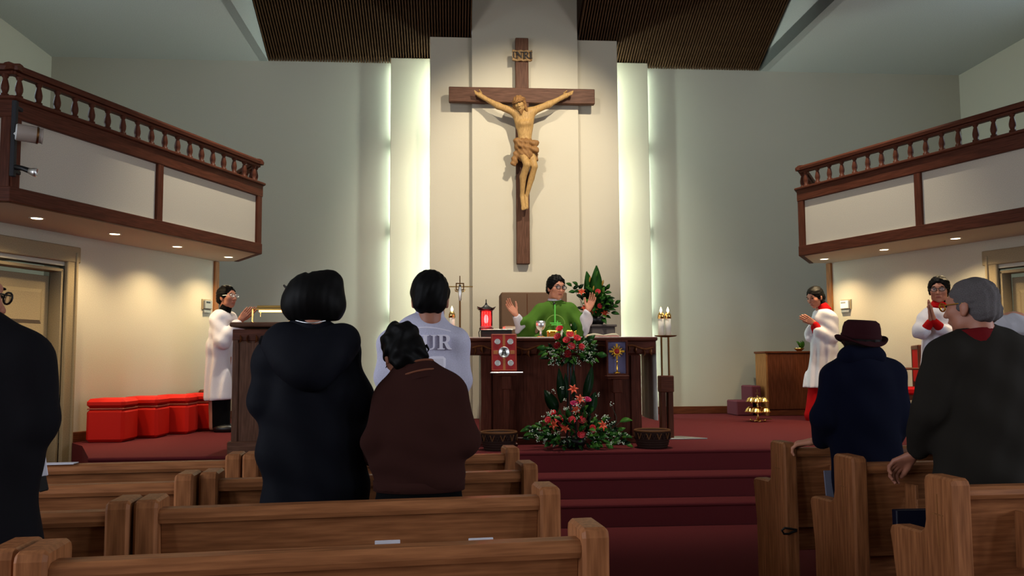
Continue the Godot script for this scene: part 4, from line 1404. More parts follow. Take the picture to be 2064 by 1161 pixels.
func build_flowers() -> void:
	var z := -7.40
	var k := -z / FOCAL
	# upper arrangement on a tall thin stand
	var ub := oz(1150, 742, z)
	var u := thing("flower_arrangement", Vector3(ub.x, PLAT, z))
	tag(u, "raised bouquet of coral roses and greenery at the altar edge", "flowers")
	var loc := func(px: float, py: float, dz := 0.0) -> Vector3: return oz(px, py, z + dz) - Vector3(ub.x, PLAT, z)
	var top: Vector3 = loc.call(1150, 722)
	var legs := MB.new()
	for s in [-0.03, 0.0, 0.035]:
		legs.tube([Vector3(s * 1.4, 0.02, 0), Vector3(s, top.y * 0.5, 0.01), Vector3(s * 0.8, top.y, 0)], [0.010, 0.008, 0.010], 7)
	part(u, "stand_rods", legs.done(), mats.black_metal)
	part(u, "stand_bowl", lathe_mesh([[0.0, -0.05], [0.05, -0.04], [0.075, 0.0], [0.068, 0.0], [0.0, -0.03]], 18), mats.black_metal, top)
	for r in [[1128, 663, 0], [1124, 679, 0], [1149, 675, 0], [1163, 682, 0], [1142, 686, 0], [1152, 698, 0], [1172, 700, 0], [1124, 697, 1], [1144, 713, 1]]:
		var o := part(u, "rose", rose_mesh(), mats.rose_red if r[2] == 1 else mats.rose)
		var at: Vector3 = loc.call(r[0], r[1], 0.13)
		aim(o, at, (at - top) * Vector3(1.2, 1, 1) + Vector3(0, 0.0, 0.12), 0.033, rng.randf() * TAU)
	spread_leaves(u, loc.call(1150, 712), Vector3(0.24, 0.16, 0.13), 110, 0.075, 0.4)
	for lf in [[1100, 703, -0.9, 0.1], [1205, 715, 0.9, -0.1], [1156, 668, 0.1, 1.0]]:
		put_leaf(u, leaf_mesh(0.085, 0.06, 0.012, 6), mats.leaf, loc.call(lf[0], lf[1], 0.06), Vector3(lf[2], lf[3], 0.2), Vector3(0, 0.2, 1))
	var bb := []
	for c in 46:
		var cc: Vector3 = loc.call(rng.randf_range(1106, 1196), rng.randf_range(690, 736), rng.randf_range(0.05, 0.16))
		for i in 7:
			bb.append(cc + Vector3(rng.randf_range(-1, 1), rng.randf_range(-1, 1), rng.randf_range(-1, 1)) * 0.018)
	sprig_stuff(u, bb)
	# lower arrangement on the platform
	z = -7.27
	var lb := oz(1158, 895, z)
	var l := thing("flower_arrangement", Vector3(lb.x, PLAT, z + 0.02))
	tag(l, "wide low arrangement of roses and orange lilies on the carpet before the altar", "flowers")
	var org := l.position
	var lo := func(px: float, py: float, dz := 0.0) -> Vector3: return oz(px, py, z + 0.02 + dz) - org
	part(l, "bowl", lathe_mesh([[0.0, 0.0], [0.07, 0.0], [0.10, 0.05], [0.105, 0.09], [0.098, 0.09], [0.0, 0.06]], 20), mats.black, Vector3(0, 0, 0.02))
	var heart := Vector3(0, 0.10, 0)
	for r in [[1115, 834, 0], [1105, 848, 0], [1126, 844, 0], [1133, 852, 0], [1153, 847, 0], [1172, 847, 0], [1194, 864, 0], [1171, 875, 0], [1184, 806, 1], [1157, 814, 1]]:
		var o := part(l, "rose", rose_mesh(), mats.pink if r[2] == 1 else mats.rose)
		var at: Vector3 = lo.call(r[0], r[1], 0.16 if r[1] > 840 else 0.08)
		aim(o, at, (at - heart) + Vector3(0, 0, 0.12), 0.034, rng.randf() * TAU)
	for r in [[1155, 786, 0.0], [1168, 806, 0.6], [1161, 828, 0.3], [1116, 857, 1.0], [1139, 864, 0.2], [1213, 859, 0.9]]:
		var o := part(l, "lily", lily_mesh(), mats.lily)
		var at: Vector3 = lo.call(r[0], r[1], 0.09 if r[1] < 840 else 0.17)
		aim(o, at, Vector3((at.x - heart.x) * 1.5, 0.35, 0.75), 0.052, r[2])
	# tall dark blades behind
	for q in [[1131, 812, 1127, 742, 0.075], [1178, 808, 1194, 738, 0.085], [1155, 800, 1156, 744, 0.05], [1122, 830, 1098, 786, 0.11], [1184, 835, 1201, 790, 0.10], [1140, 805, 1140, 752, 0.05]]:
		var a: Vector3 = lo.call(q[0], q[1], -0.04)
		var b: Vector3 = lo.call(q[2], q[3], -0.03)
		put_leaf(l, leaf_mesh(a.distance_to(b), q[4], 0.02, 7), mats.leaf_dark, a, b - a, Vector3(0, 0.1, 1), "blade_leaf")
	spread_leaves(l, Vector3(0, 0.10, 0.05), Vector3(0.36, 0.27, 0.17), 160, 0.08, 0.28)
	for s in [-1, 1]:
		for i in 26:
			var t := i / 25.0
			var px: float = 1158.0 + s * (40 + t * (54 if s < 0 else 64))
			var py: float = 868.0 + (t * (8 if s < 0 else 18)) + rng.randf_range(-14, 16)
			var at: Vector3 = lo.call(px, minf(py, 896), 0.05 + rng.randf_range(0, 0.12))
			put_leaf(l, leaf_mesh(0.07, 0.036, 0.01, 5), [mats.leaf, mats.leaf_light, mats.leaf_dark][i % 3], at, Vector3(s, rng.randf_range(-0.7, 0.6), rng.randf_range(-0.2, 0.5)), Vector3(0, 0.6, 1))
	put_leaf(l, leaf_mesh(0.11, 0.05, 0.02, 6), mats.leaf_light, lo.call(1250, 850, 0.1), Vector3(1, 0.15, 0.2), Vector3(0, 0.7, 1))
	var sp := MB.new()
	sp.tube([lo.call(1205, 880, 0.05), lo.call(1238, 862, 0.08), lo.call(1243, 842, 0.08), lo.call(1234, 820, 0.08)], 0.003, 5)
	sp.tube([lo.call(1238, 862, 0.08), lo.call(1251, 850, 0.1)], 0.003, 5)
	part(l, "twig", sp.done(), mats.stem)
	var bl := []
	for c in 88:
		var px := rng.randf_range(1066, 1262)
		var span := 1.0 - absf(px - 1158.0) / 130.0
		var py := rng.randf_range(885 - 95 * span, 896)
		var cc: Vector3 = lo.call(px, py, rng.randf_range(0.06, 0.2))
		if cc.y < 0.02:
			continue
		for i in 6:
			bl.append(cc + Vector3(rng.randf_range(-1, 1), rng.randf_range(-0.6, 1), rng.randf_range(-1, 1)) * 0.016)
	for q in [[1234, 815], [1115, 789], [1133, 780], [1205, 795]]:
		for i in 8:
			bl.append(lo.call(q[0], q[1], 0.06) + Vector3(rng.randf_range(-1, 1), rng.randf_range(-1, 1), 0) * 0.02)
	sprig_stuff(l, bl)
	# arrangement behind the priest, on a grey pedestal
	var rz := -10.3
	var pp := oz(1212, 655, rz)
	var pd := thing("pedestal", Vector3(pp.x, PLAT, rz))
	tag(pd, "grey box pedestal behind the altar carrying a vase of flowers", "pedestal")
	part(pd, "body", bbox(Vector3(0.30, pp.y - PLAT - 0.03, 0.30), 0.01), mats.stone, Vector3(0, (pp.y - PLAT - 0.03) / 2, 0))
	part(pd, "top", bbox(Vector3(0.34, 0.03, 0.34), 0.006), mats.stone, Vector3(0, pp.y - PLAT - 0.015, 0))
	var v := thing("flower_vase", Vector3(oz(1203, 655, rz).x, pp.y, rz))
	tag(v, "dark vase of broad green leaves and coral blooms behind the priest", "flowers")
	var vo := v.position
	var lv := func(px: float, py: float, dz := 0.0) -> Vector3: return oz(px, py, rz + dz) - vo
	part(v, "vase", lathe_mesh([[0.0, 0.0], [0.075, 0.0], [0.095, 0.04], [0.10, 0.08], [0.085, 0.11], [0.075, 0.11], [0.0, 0.08]], 18), mats.black)
	for q in [[1195, 640, 1203, 535, 0.20], [1192, 630, 1183, 547, 0.17], [1205, 640, 1214, 572, 0.14], [1188, 640, 1178, 590, 0.08], [1200, 600, 1206, 575, 0.06]]:
		var a: Vector3 = lv.call(q[0], q[1], 0.0)
		var b: Vector3 = lv.call(q[2], q[3], 0.05)
		put_leaf(v, leaf_mesh(a.distance_to(b), q[4], 0.03, 9), mats.leaf, a, b - a, Vector3(0.1, 0.05, 1), "broad_leaf")
	for q in [[1189, 563, 1], [1215, 570, 1], [1196, 582, 1], [1186, 580, 0], [1203, 552, 0]]:
		var o := part(v, "bud", ball_mesh(Vector3(0.012, 0.04, 0.012), 8, 6), mats.bud if q[2] else mats.leaf_light)
		o.position = lv.call(q[0], q[1], 0.09)
		o.rotation.z = -0.2
	for q in [[1205, 588], [1209, 617], [1192, 622]]:
		var o := part(v, "rose", rose_mesh(), mats.rose)
		aim(o, lv.call(q[0], q[1], 0.12), Vector3(0.1, 0.3, 1), 0.034, 0.4)
	for q in [[1173, 590, 0.1], [1220, 633, 0.4], [1197, 628, 0.9], [1180, 622, 0.7]]:
		var o := part(v, "lily", lily_mesh(), mats.lily)
		aim(o, lv.call(q[0], q[1], 0.10), Vector3(-0.3, 0.5, 0.7), 0.06, q[2])
	for q in [[1190, 640, 1164, 575], [1188, 642, 1152, 576], [1205, 640, 1226, 612], [1208, 642, 1240, 612], [1210, 620, 1222, 583]]:
		var a: Vector3 = lv.call(q[0], q[1])
		var b: Vector3 = lv.call(q[2], q[3], 0.03)
		part(v, "twig", tube_mesh([a, (a + b) * 0.5 + Vector3(0, 0.02, 0.02), b], [0.004, 0.003, 0.002], 5), mats.stem)
		for e in 4:
			var t := 0.72 + e * 0.09
			put_leaf(v, leaf_mesh(0.085, 0.05, 0.012, 5), mats.leaf if e % 2 else mats.leaf_dark, a.lerp(b, t), Vector3((b.x - a.x) * (1.0 if e % 2 else -0.4), 0.06 * (e - 1), 0.03), Vector3(0.2, 0.3, 1))
	spread_leaves(v, lv.call(1202, 622, 0.05), Vector3(0.22, 0.24, 0.14), 62, 0.11, 0.2)
	build_baskets()


func build_baskets() -> void:
	for b in [[1006, 898, "round woven basket beside the gospel book stand"], [1315, 896, "round woven basket beside the twin candle stand"]]:
		var at := oy(b[0], b[1], PLAT)
		at.z = -7.20
		at.x = oz(b[0], b[1], -7.20).x
		var s := thing("basket", at)
		tag(s, b[2], "basket", "baskets before the altar")
		var prof := []
		var n := 7
		prof.append([0.0, 0.004])
		for i in n * 4 + 1:
			var t := float(i) / (n * 4)
			prof.append([0.128 + 0.026 * sin(t * PI * 0.6) + 0.005 * absf(sin(t * n * PI)), 0.15 * t])
		prof.append([0.138, 0.148])
		prof.append([0.125, 0.012])
		prof.append([0.0, 0.012])
		part(s, "coils", lathe_mesh(prof, 40), mats.wicker)
		for i in 22:
			var a := TAU * i / 22.0
			var zig := MB.new()
			for q in [-1, 1]:
				zig.tube([Vector3(cos(a) * 0.160, 0.085, sin(a) * 0.160), Vector3(cos(a + q * 0.13) * 0.162, 0.135, sin(a + q * 0.13) * 0.162)], 0.006, 5)
			part(s, "woven_zigzag", zig.done(), mats.wicker_light if i % 2 else mats.wicker)
		var rim := []
		for i in 33:
			var a := TAU * i / 32.0
			rim.append(Vector3(cos(a) * 0.155, 0.154 + 0.003 * sin(a * 16.0), sin(a) * 0.155))
		part(s, "rim", tube_mesh(rim, 0.010, 8), mats.wicker_light)


# ---------------------------------------------------------------- ambo
func build_ambo() -> void:
	var z := -7.10
	var k := -z / FOCAL
	var l := oz(470, 660, z)
	var r := oz(626, 660, z)
	var w := r.x - l.x
	var h := oz(470, 652, z).y - PLAT
	var a := thing("ambo", Vector3((l.x + r.x) / 2, PLAT, z - 0.25))
	tag(a, "tall dark wooden lectern with a brass reading lamp on top", "lectern")
	part(a, "body", bbox(Vector3(w, h - 0.10, 0.48), 0.01), mats.cross1, Vector3(0, (h - 0.10) / 2, 0))
	part(a, "base", bbox(Vector3(w + 0.06, 0.11, 0.54), 0.01), mats.cross0, Vector3(0, 0.055, 0))
	part(a, "carved_frieze", bbox(Vector3(w + 0.01, 0.10, 0.50), 0.006), mats.wal0, Vector3(0, h - 0.10, 0))
	var lf := leaf_mesh(0.07, 0.05, 0.012, 5)
	for i in 9:
		part(a, "carved_leaf", lf, mats.carved, Vector3(-w / 2 + 0.06 + i * (w - 0.12) / 8.0, h - 0.10, 0.252), Vector3(PI / 2 * 0.9, 0, 1.2 if i % 2 else -1.2))
	for s in [-1, 1]:
		part(a, "corner_strip", bbox(Vector3(0.05, h - 0.24, 0.02), 0.005), mats.cross1, Vector3(s * (w / 2 - 0.025), h / 2 - 0.02, 0.248))
	part(a, "top_board", bbox(Vector3(w + 0.05, 0.04, 0.58), 0.01), mats.cross0, Vector3(0, h - 0.01, -0.01))
	# brass reading lamp: two posts, a bar and a half-round shade
	var lp := thing("reading_lamp", Vector3(oz(540, 648, z).x, PLAT + h + 0.01, z - 0.12))
	tag(lp, "brass reading lamp with a glowing half-round shade on the lectern", "lamp")
	var sp := 37 * k
	var bh := 28 * k
	for s in [-1, 1]:
		part(lp, "post", tube_mesh([Vector3(s * sp, 0, 0), Vector3(s * sp, bh, 0)], 0.008, 10), mats.brass)
		part(lp, "post_foot", lathe_mesh([[0.0, 0.0], [0.022, 0.0], [0.02, 0.006], [0.008, 0.012]], 14), mats.brass, Vector3(s * sp, 0, 0))
		part(lp, "bar", tube_mesh([Vector3(s * sp, bh, 0), Vector3(s * 0.10, bh, 0)], 0.006, 8), mats.brass)
	var sh := MB.new()
	var rings := []
	for i in 2:
		var pr := PackedVector3Array()
		for j in 13:
			var t := PI * j / 12.0
			pr.append(Vector3(-0.115 + 0.23 * i, sin(t) * 0.045 - 0.012, cos(t) * 0.05))
		for j in 13:
			var t := PI * (12 - j) / 12.0
			pr.append(Vector3(-0.115 + 0.23 * i, sin(t) * 0.041 - 0.012, cos(t) * 0.046))
		rings.append(pr)
	sh.loft(rings)
	part(lp, "shade", sh.done(), mats.brass, Vector3(0, bh, 0))
	part(lp, "lamp_tube", tube_mesh([Vector3(-0.10, 0, 0), Vector3(0.10, 0, 0)], 0.014, 10), mats.reading_glow, Vector3(0, bh - 0.014, 0.012))
	part(lp, "pull_chain", tube_mesh([Vector3(-0.085, -0.02, 0.03), Vector3(-0.085, -0.07, 0.03)], 0.003, 5), mats.brass, Vector3(0, bh, 0))
	part(lp, "switch_knob", ball_mesh(Vector3(0.012, 0.016, 0.012), 10, 6), mats.brass, Vector3(0.11, bh + 0.035, 0))
	var o := AreaLight3D.new()
	o.name = "lamp_light"
	o.area_size = Vector2(0.2, 0.03)
	o.light_color = Color(1.0, 0.70, 0.42)
	o.light_energy = 0.12
	o.area_range = 10.0
	o.shadow_enabled = true
	lp.add_child(o, true)
	o.position = Vector3(0, bh - 0.032, 0.012)
	o.rotation.x = -PI / 2
	# gooseneck microphone
	var tip := oz(576, 579, z - 0.1)
	var foot := Vector3(oz(603, 648, z).x, PLAT + h + 0.01, z - 0.12)
	var mc := thing("microphone", foot)
	tag(mc, "thin black gooseneck microphone rising from the lectern", "microphone")
	var d := tip - foot
	part(mc, "gooseneck", tube_mesh([Vector3.ZERO, Vector3(0.01, d.y * 0.5, 0), Vector3(d.x * 0.45, d.y * 0.88, 0.05), d * 0.94], 0.005, 7), mats.black_metal)
	var cap := part(mc, "capsule", lathe_mesh([[0.0, 0.03], [0.010, 0.026], [0.012, -0.012], [0.006, -0.03], [0.0, -0.03]], 12), mats.black, d)
	cap.rotation.z = 0.7
	part(mc, "mount", lathe_mesh([[0.0, 0.0], [0.022, 0.0], [0.02, 0.01], [0.0, 0.014]], 12), mats.steel)


func build_stools() -> void:
	var post := Vector2(-3.02, -10.42)
	var dr := Vector2(-0.394, 1.0).normalized()
	var nm := Vector2(-dr.y, dr.x) * -1.0
	var lab := ["red padded cube stool at the end toward the door", "red padded cube stool, second from the door end", "red padded cube stool, third from the door end", "red padded cube stool next to the server in white"]
	for i in 4:
		var c := post + dr * (1.93 - i * 0.465) + nm * 0.30
		var s := thing("cube_stool", Vector3(c.x, PLAT, c.y), 0.0)
		tag(s, lab[i], "stool", "red stools along the wall")
		part(s, "box", bbox(Vector3(0.37, 0.325, 0.38), 0.03), mats.red_vinyl, Vector3(0, 0.1645, 0))
		part(s, "seam", bbox(Vector3(0.355, 0.014, 0.36), 0.004), mats.red_seam, Vector3(0, 0.331, 0))
		part(s, "cushion", bbox(Vector3(0.375, 0.095, 0.385), 0.032), mats.red_vinyl, Vector3(0, 0.384, 0))


func build_right_furniture() -> void:
	# credence cabinet
	var z := -11.15
	var a := oz(1543, 708, z)
	var w := 0.78
	var h := a.y - PLAT
	var c := thing("credence_cabinet", Vector3(a.x + w / 2, PLAT, z - 0.2))
	tag(c, "low wooden cabinet with figured front beside the praying server", "cabinet")
	part(c, "side", bbox(Vector3(0.03, h - 0.03, 0.40), 0.004), mats.honey1, Vector3(-w / 2 + 0.015, (h - 0.03) / 2, 0))
	part(c, "side", bbox(Vector3(0.03, h - 0.03, 0.40), 0.004), mats.honey1, Vector3(w / 2 - 0.015, (h - 0.03) / 2, 0))
	part(c, "front_panel", bbox(Vector3(w - 0.06, h - 0.12, 0.03), 0.004), mats.tan1, Vector3(0, h / 2 + 0.03, 0.183))
	part(c, "back_panel", bbox(Vector3(w - 0.06, h - 0.05, 0.02), 0.003), mats.tan1, Vector3(0, h / 2, -0.18))
	part(c, "plinth", bbox(Vector3(w - 0.06, 0.09, 0.36), 0.006), mats.tan0, Vector3(0, 0.045, 0.01))
	part(c, "top", bbox(Vector3(w + 0.03, 0.03, 0.43), 0.006), mats.tan0, Vector3(0, h - 0.015, 0))
	var dish := thing("brass_dish", Vector3(oz(1612, 703, z - 0.1).x, PLAT + h, z - 0.12))
	tag(dish, "small brass dish with green sprig on the low cabinet", "dish")
	part(dish, "bowl", lathe_mesh([[0.0, 0.0], [0.03, 0.0], [0.06, 0.025], [0.075, 0.045], [0.068, 0.045], [0.0, 0.015]], 18), mats.brass)
	for i in 5:
		put_leaf(dish, leaf_mesh(0.13, 0.045, 0.02, 5), mats.leaf_light, Vector3(0.02, 0.03, 0), Vector3(cos(i * 1.3) * 0.5, 1.0, sin(i * 1.3) * 0.4), Vector3(0.3, 0.2, 1))
	# carpeted steps against the wall
	var sa := oz(1480, 835, -11.35)
	var st := thing("carpeted_steps", Vector3(sa.x, PLAT, -11.35))
	tag(st, "short mauve carpeted steps against the wall beside the low cabinet", "steps")
	part(st, "lower_step", bbox(Vector3(0.34, 0.21, 0.42), 0.014), mats.mauve, Vector3(0.17, 0.105, -0.1))
	part(st, "upper_step", bbox(Vector3(0.14, 0.42, 0.42), 0.014), mats.mauve, Vector3(0.29, 0.21, -0.1))
	# altar bells: two tiers of brass domes on a stem
	var bp := oy(1528, 850, PLAT)
	var b := thing("altar_bells", Vector3(bp.x, PLAT, bp.z))
	tag(b, "polished brass altar bells in two tiers on the carpet", "bells")
	part(b, "stem", lathe_mesh([[0.0, 0.0], [0.05, 0.0], [0.05, 0.01], [0.015, 0.03], [0.010, 0.09], [0.016, 0.16], [0.009, 0.24], [0.007, 0.33], [0.0, 0.335]], 14), mats.brass)
	part(b, "cross_finial", bbox(Vector3(0.05, 0.008, 0.008), 0.001), mats.bronze, Vector3(0, 0.36, 0))
	part(b, "cross_finial", bbox(Vector3(0.008, 0.09, 0.008), 0.001), mats.bronze, Vector3(0, 0.365, 0))
	for tier in [[0.135, 0.092, 0.068], [0.262, 0.08, 0.062]]:
		for i in 4:
			var an := TAU * i / 4.0 + 0.6
			var r: float = tier[2]
			var o := part(b, "bell", lathe_mesh([[0.0, 0.82 * r], [0.35 * r, 0.78 * r], [0.75 * r, 0.45 * r], [0.95 * r, 0.0], [1.12 * r, -0.22 * r], [1.05 * r, -0.24 * r], [0.85 * r, 0.0], [0.0, 0.6 * r]], 18), mats.brass, Vector3(cos(an) * tier[1], tier[0], sin(an) * tier[1]))
			part(o, "clapper", ball_mesh(Vector3(0.012, 0.012, 0.012), 8, 6), mats.brass, Vector3(0, -r * 0.35, 0))
		part(b, "yoke", bbox(Vector3(tier[1] * 2.0, 0.012, 0.016), 0.003), mats.brass, Vector3(0, tier[0] + 0.02, 0), Vector3(0, -0.6, 0))
		part(b, "yoke", bbox(Vector3(tier[1] * 2.0, 0.012, 0.016), 0.003), mats.brass, Vector3(0, tier[0] + 0.02, 0), Vector3(0, -0.6 + PI / 2, 0))
	for i in 4:
		var an := TAU * i / 4.0 + 0.6
		part(b, "foot", ball_mesh(Vector3(0.016, 0.018, 0.016), 10, 6), mats.brass, Vector3(cos(an) * 0.085, 0.018, sin(an) * 0.085))
	part(b, "handle", tube_mesh([Vector3(0.0, 0.035, 0.0), Vector3(0.17, 0.035, 0.03)], 0.006, 7), mats.bronze)
	# servers' chairs
	var cz := -8.75
	var cp := oz(1846, 696, cz)
	server_chair(Vector3(cp.x - 0.06, PLAT, cz - 0.28), -1.98, cp.y - PLAT, "wooden armchair with red seat behind the server in glasses", true)
	server_chair(Vector3(oz(424, 702, -10.15).x + 0.03, PLAT, -10.22), 0.37, oz(421, 702, -10.1).y - PLAT, "plain wooden chair against the wall behind the server at the lectern", false)


# seat faces local +z
func server_chair(at: Vector3, yaw: float, h: float, label: String, red: bool) -> void:
	var c := thing("server_chair", at, yaw)
	tag(c, label, "chair")
	var hw := 0.26 if red else 0.17
	var pad: Material = mats.red_cloth if red else mats.tan1
	for s in [-1, 1]:
		part(c, "back_post", bbox(Vector3(0.045, h, 0.045), 0.006), mats.wal1, Vector3(s * hw, h / 2, -0.20))
		part(c, "front_leg", bbox(Vector3(0.045, 0.66 if red else 0.43, 0.045), 0.006), mats.wal1, Vector3(s * hw, 0.33 if red else 0.215, 0.22 if red else 0.10))
		if red:
			part(c, "armrest", bbox(Vector3(0.05, 0.025, 0.47), 0.008), mats.wal2, Vector3(s * hw, 0.67, 0.01))
	part(c, "backrest", bbox(Vector3(hw * 2 - 0.05, h - 0.55 if red else h - 0.06, 0.035), 0.01), pad, Vector3(0, (h + 0.48) / 2 if red else h / 2 + 0.02, -0.20))
	part(c, "top_rail", bbox(Vector3(hw * 2 + 0.04, 0.05, 0.05), 0.008), mats.wal0, Vector3(0, h - 0.02, -0.20))
	part(c, "seat", bbox(Vector3(hw * 2, 0.08, 0.44 if red else 0.30), 0.02), pad, Vector3(0, 0.42, 0.01 if red else -0.05))
	part(c, "apron", bbox(Vector3(hw * 2 - 0.04, 0.06, 0.42 if red else 0.28), 0.006), mats.wal0, Vector3(0, 0.35, 0.01 if red else -0.05))


# ---------------------------------------------------------------- fixtures on walls and gallery
func on_slant(px: float, py: float, right: bool) -> Vector3:
	var post := Vector2(mir(-3.02, right), -10.42)
	var dr := Vector2(-0.394 * (-1.0 if right else 1.0), 1.0)
	var d := ray(px, py)
	# solve EYE + d t on the vertical plane through post along dr
	var nx := dr.y
	var nz := -dr.x
	var t := ((post.x - EYE.x) * nx + (post.y - EYE.z) * nz) / (d.x * nx + d.z * nz)
	return EYE + d * t

func build_wall_things() -> void:
	var ang := atan2(0.394, 1.0)
	for e in [[415, 614, false, "grey thermostat on a beige plate behind the server at the lectern"], [1706, 614, true, "white thermostat box on the wall behind the server with praying hands"]]:
		var p := on_slant(e[0], e[1], e[2])
		var t := thing("thermostat", p, (PI / 2 - ang) if not e[2] else (-PI / 2 + ang))
		tag(t, e[3], "thermostat")
		part(t, "wall_plate", bbox(Vector3(0.17, 0.13, 0.012), 0.003), mats.door, Vector3(0, 0, 0.006))
		part(t, "housing", bbox(Vector3(0.13, 0.105, 0.035), 0.006), mats.plastic_white if e[2] else mats.plastic_grey, Vector3(0, -0.002, 0.028))
		part(t, "display_window", bbox(Vector3(0.075, 0.022, 0.003), 0.0), mats.plastic_grey if e[2] else mats.black, Vector3(-0.012, 0.025, 0.046))
		part(t, "lower_cover", bbox(Vector3(0.125, 0.04, 0.03), 0.004), mats.plastic_grey, Vector3(0, -0.085, 0.016))
	# track of two spotlights at the near corner of the left gallery
	var z := -6.52
	var k := -z / FOCAL
	var top := oz(31, 203, z)
	var bot := oz(24, 356, z)
	var tr := thing("track_spotlights", Vector3(top.x, bot.y, z))
	tag(tr, "dark vertical lighting track with two spotlights on the gallery corner", "spotlight")
	var h := top.y - bot.y
	part(tr, "track", bbox(Vector3(0.036, h, 0.04), 0.005), mats.navy_metal, Vector3(0, h / 2, 0))
	for s in [0.08, 0.92]:
		part(tr, "track_bracket", bbox(Vector3(0.03, 0.03, 0.09), 0.004), mats.navy_metal, Vector3(0, h * s, -0.05))
	var cc := oz(58, 271, z) - tr.position
	var can := part(tr, "spot_can", lathe_mesh([[0.0, -0.075], [0.062, -0.075], [0.066, -0.07], [0.066, 0.07], [0.058, 0.085], [0.060, 0.10], [0.066, 0.105], [0.056, 0.105], [0.05, 0.08], [0.0, 0.06]], 24), mats.can_grey, cc + Vector3(0.0, 0, 0.02))
	var ay := Vector3(0.84, -0.04, -0.50).normalized()
	var ax := ay.cross(Vector3.UP).normalized()
	can.basis = Basis(ax, ay, ax.cross(ay))
	part(can, "white_end_cap", lathe_mesh([[0.0, -0.082], [0.058, -0.080], [0.064, -0.074], [0.0, -0.072]], 24), mats.plastic_white)
	part(can, "rim_band", lathe_mesh([[0.067, 0.06], [0.069, 0.065], [0.069, 0.072], [0.066, 0.076]], 24), mats.bronze)
	part(tr, "can_arm", tube_mesh([Vector3(0.0, cc.y, 0.0), Vector3(cc.x - 0.07, cc.y, 0.02)], 0.016, 8), mats.plastic_white)
	var b0 := oz(32, 337, z) - tr.position
	var b1 := oz(64, 346, z) - tr.position
	part(tr, "lamp_arm", tube_mesh([b0, (b0 + b1) / 2 + Vector3(0, 0.004, 0.02), b1], [0.022, 0.02, 0.024], 10), mats.black_metal)
	var head := part(tr, "lamp_head", lathe_mesh([[0.0, -0.03], [0.02, -0.03], [0.034, 0.01], [0.036, 0.03], [0.030, 0.03], [0.02, 0.0], [0.0, -0.004]], 18), mats.silver, b1 + Vector3(0.012, -0.003, 0.01), Vector3(0.9, 0, -PI / 2 - 0.3))
	part(head, "bulb", ball_mesh(Vector3(0.016, 0.016, 0.016), 12, 8), mats.led, Vector3(0, 0.008, 0))


func build_small_things() -> void:
	# papers in the racks and on the rails
	for q in [[780, 1106, "folded white leaflet tucked behind the second pew, nearer the middle seam"], [970, 1101, "folded white leaflet tucked behind the second pew, nearer the aisle"]]:
		var p := oz(q[0], q[1], -2.70)
		one("leaflet", bbox(Vector3(0.082, 0.11, 0.006), 0.0015), mats.paper, Vector3(p.x, p.y - 0.033, -2.72), Vector3(deg_to_rad(-6), deg_to_rad(5.6), 0), q[2], "leaflet", "leaflets behind the pew")
	# shelf strip that carries those leaflets
	var lf := oy(103, 938, 0.835)
	one("leaflet", bbox(Vector3(0.14, 0.004, 0.07), 0.001), mats.paper, Vector3(lf.x, 0.833, -3.98), Vector3(0, 0.1, 0), "white leaflet lying flat on the rail of the front side pew", "leaflet")
	# booklets in the racks of the right pews
	var gb := oz(1672, 978, -4.13)
	one("booklet", bbox(Vector3(0.11, 0.15, 0.008), 0.002), mats.grey_book, gb + Vector3(0.03, 0, 0), Vector3(deg_to_rad(-8), 0, 0), "grey booklet with white curve standing behind the front pew", "booklet")
	var bb := oz(1832, 1036, -3.50)
	var bl := thing("hymn_book", bb + Vector3(0.03, -0.115, 0))
	tag(bl, "dark blue hymn book standing in the rack behind the felt-hatted woman", "book")
	part(bl, "cover", bbox(Vector3(0.19, 0.17, 0.006), 0.002), mats.blue_book, Vector3(0, 0.05, 0.016))
	part(bl, "cover", bbox(Vector3(0.19, 0.17, 0.006), 0.002), mats.blue_book, Vector3(0, 0.05, -0.016))
	part(bl, "spine", bbox(Vector3(0.006, 0.17, 0.036), 0.002), mats.blue_book, Vector3(-0.095, 0.05, 0))
	part(bl, "pages", bbox(Vector3(0.18, 0.16, 0.026), 0.0), mats.page, Vector3(0.002, 0.05, 0))
	# black cord loop hung on the front right pew
	var cz := -4.19
	var loop := []
	for q in [[1606, 1068], [1595, 1066], [1582, 1064], [1576, 1069], [1580, 1076], [1590, 1076], [1598, 1072], [1606, 1070]]:
		loop.append(oz(q[0], q[1], cz) - oz(1606, 1069, cz))
	one("cord_loop", tube_mesh(loop, 0.006, 6), mats.black, oz(1606, 1069, cz), Vector3.ZERO, "black cord loop hanging from the end of the front pew", "cord")


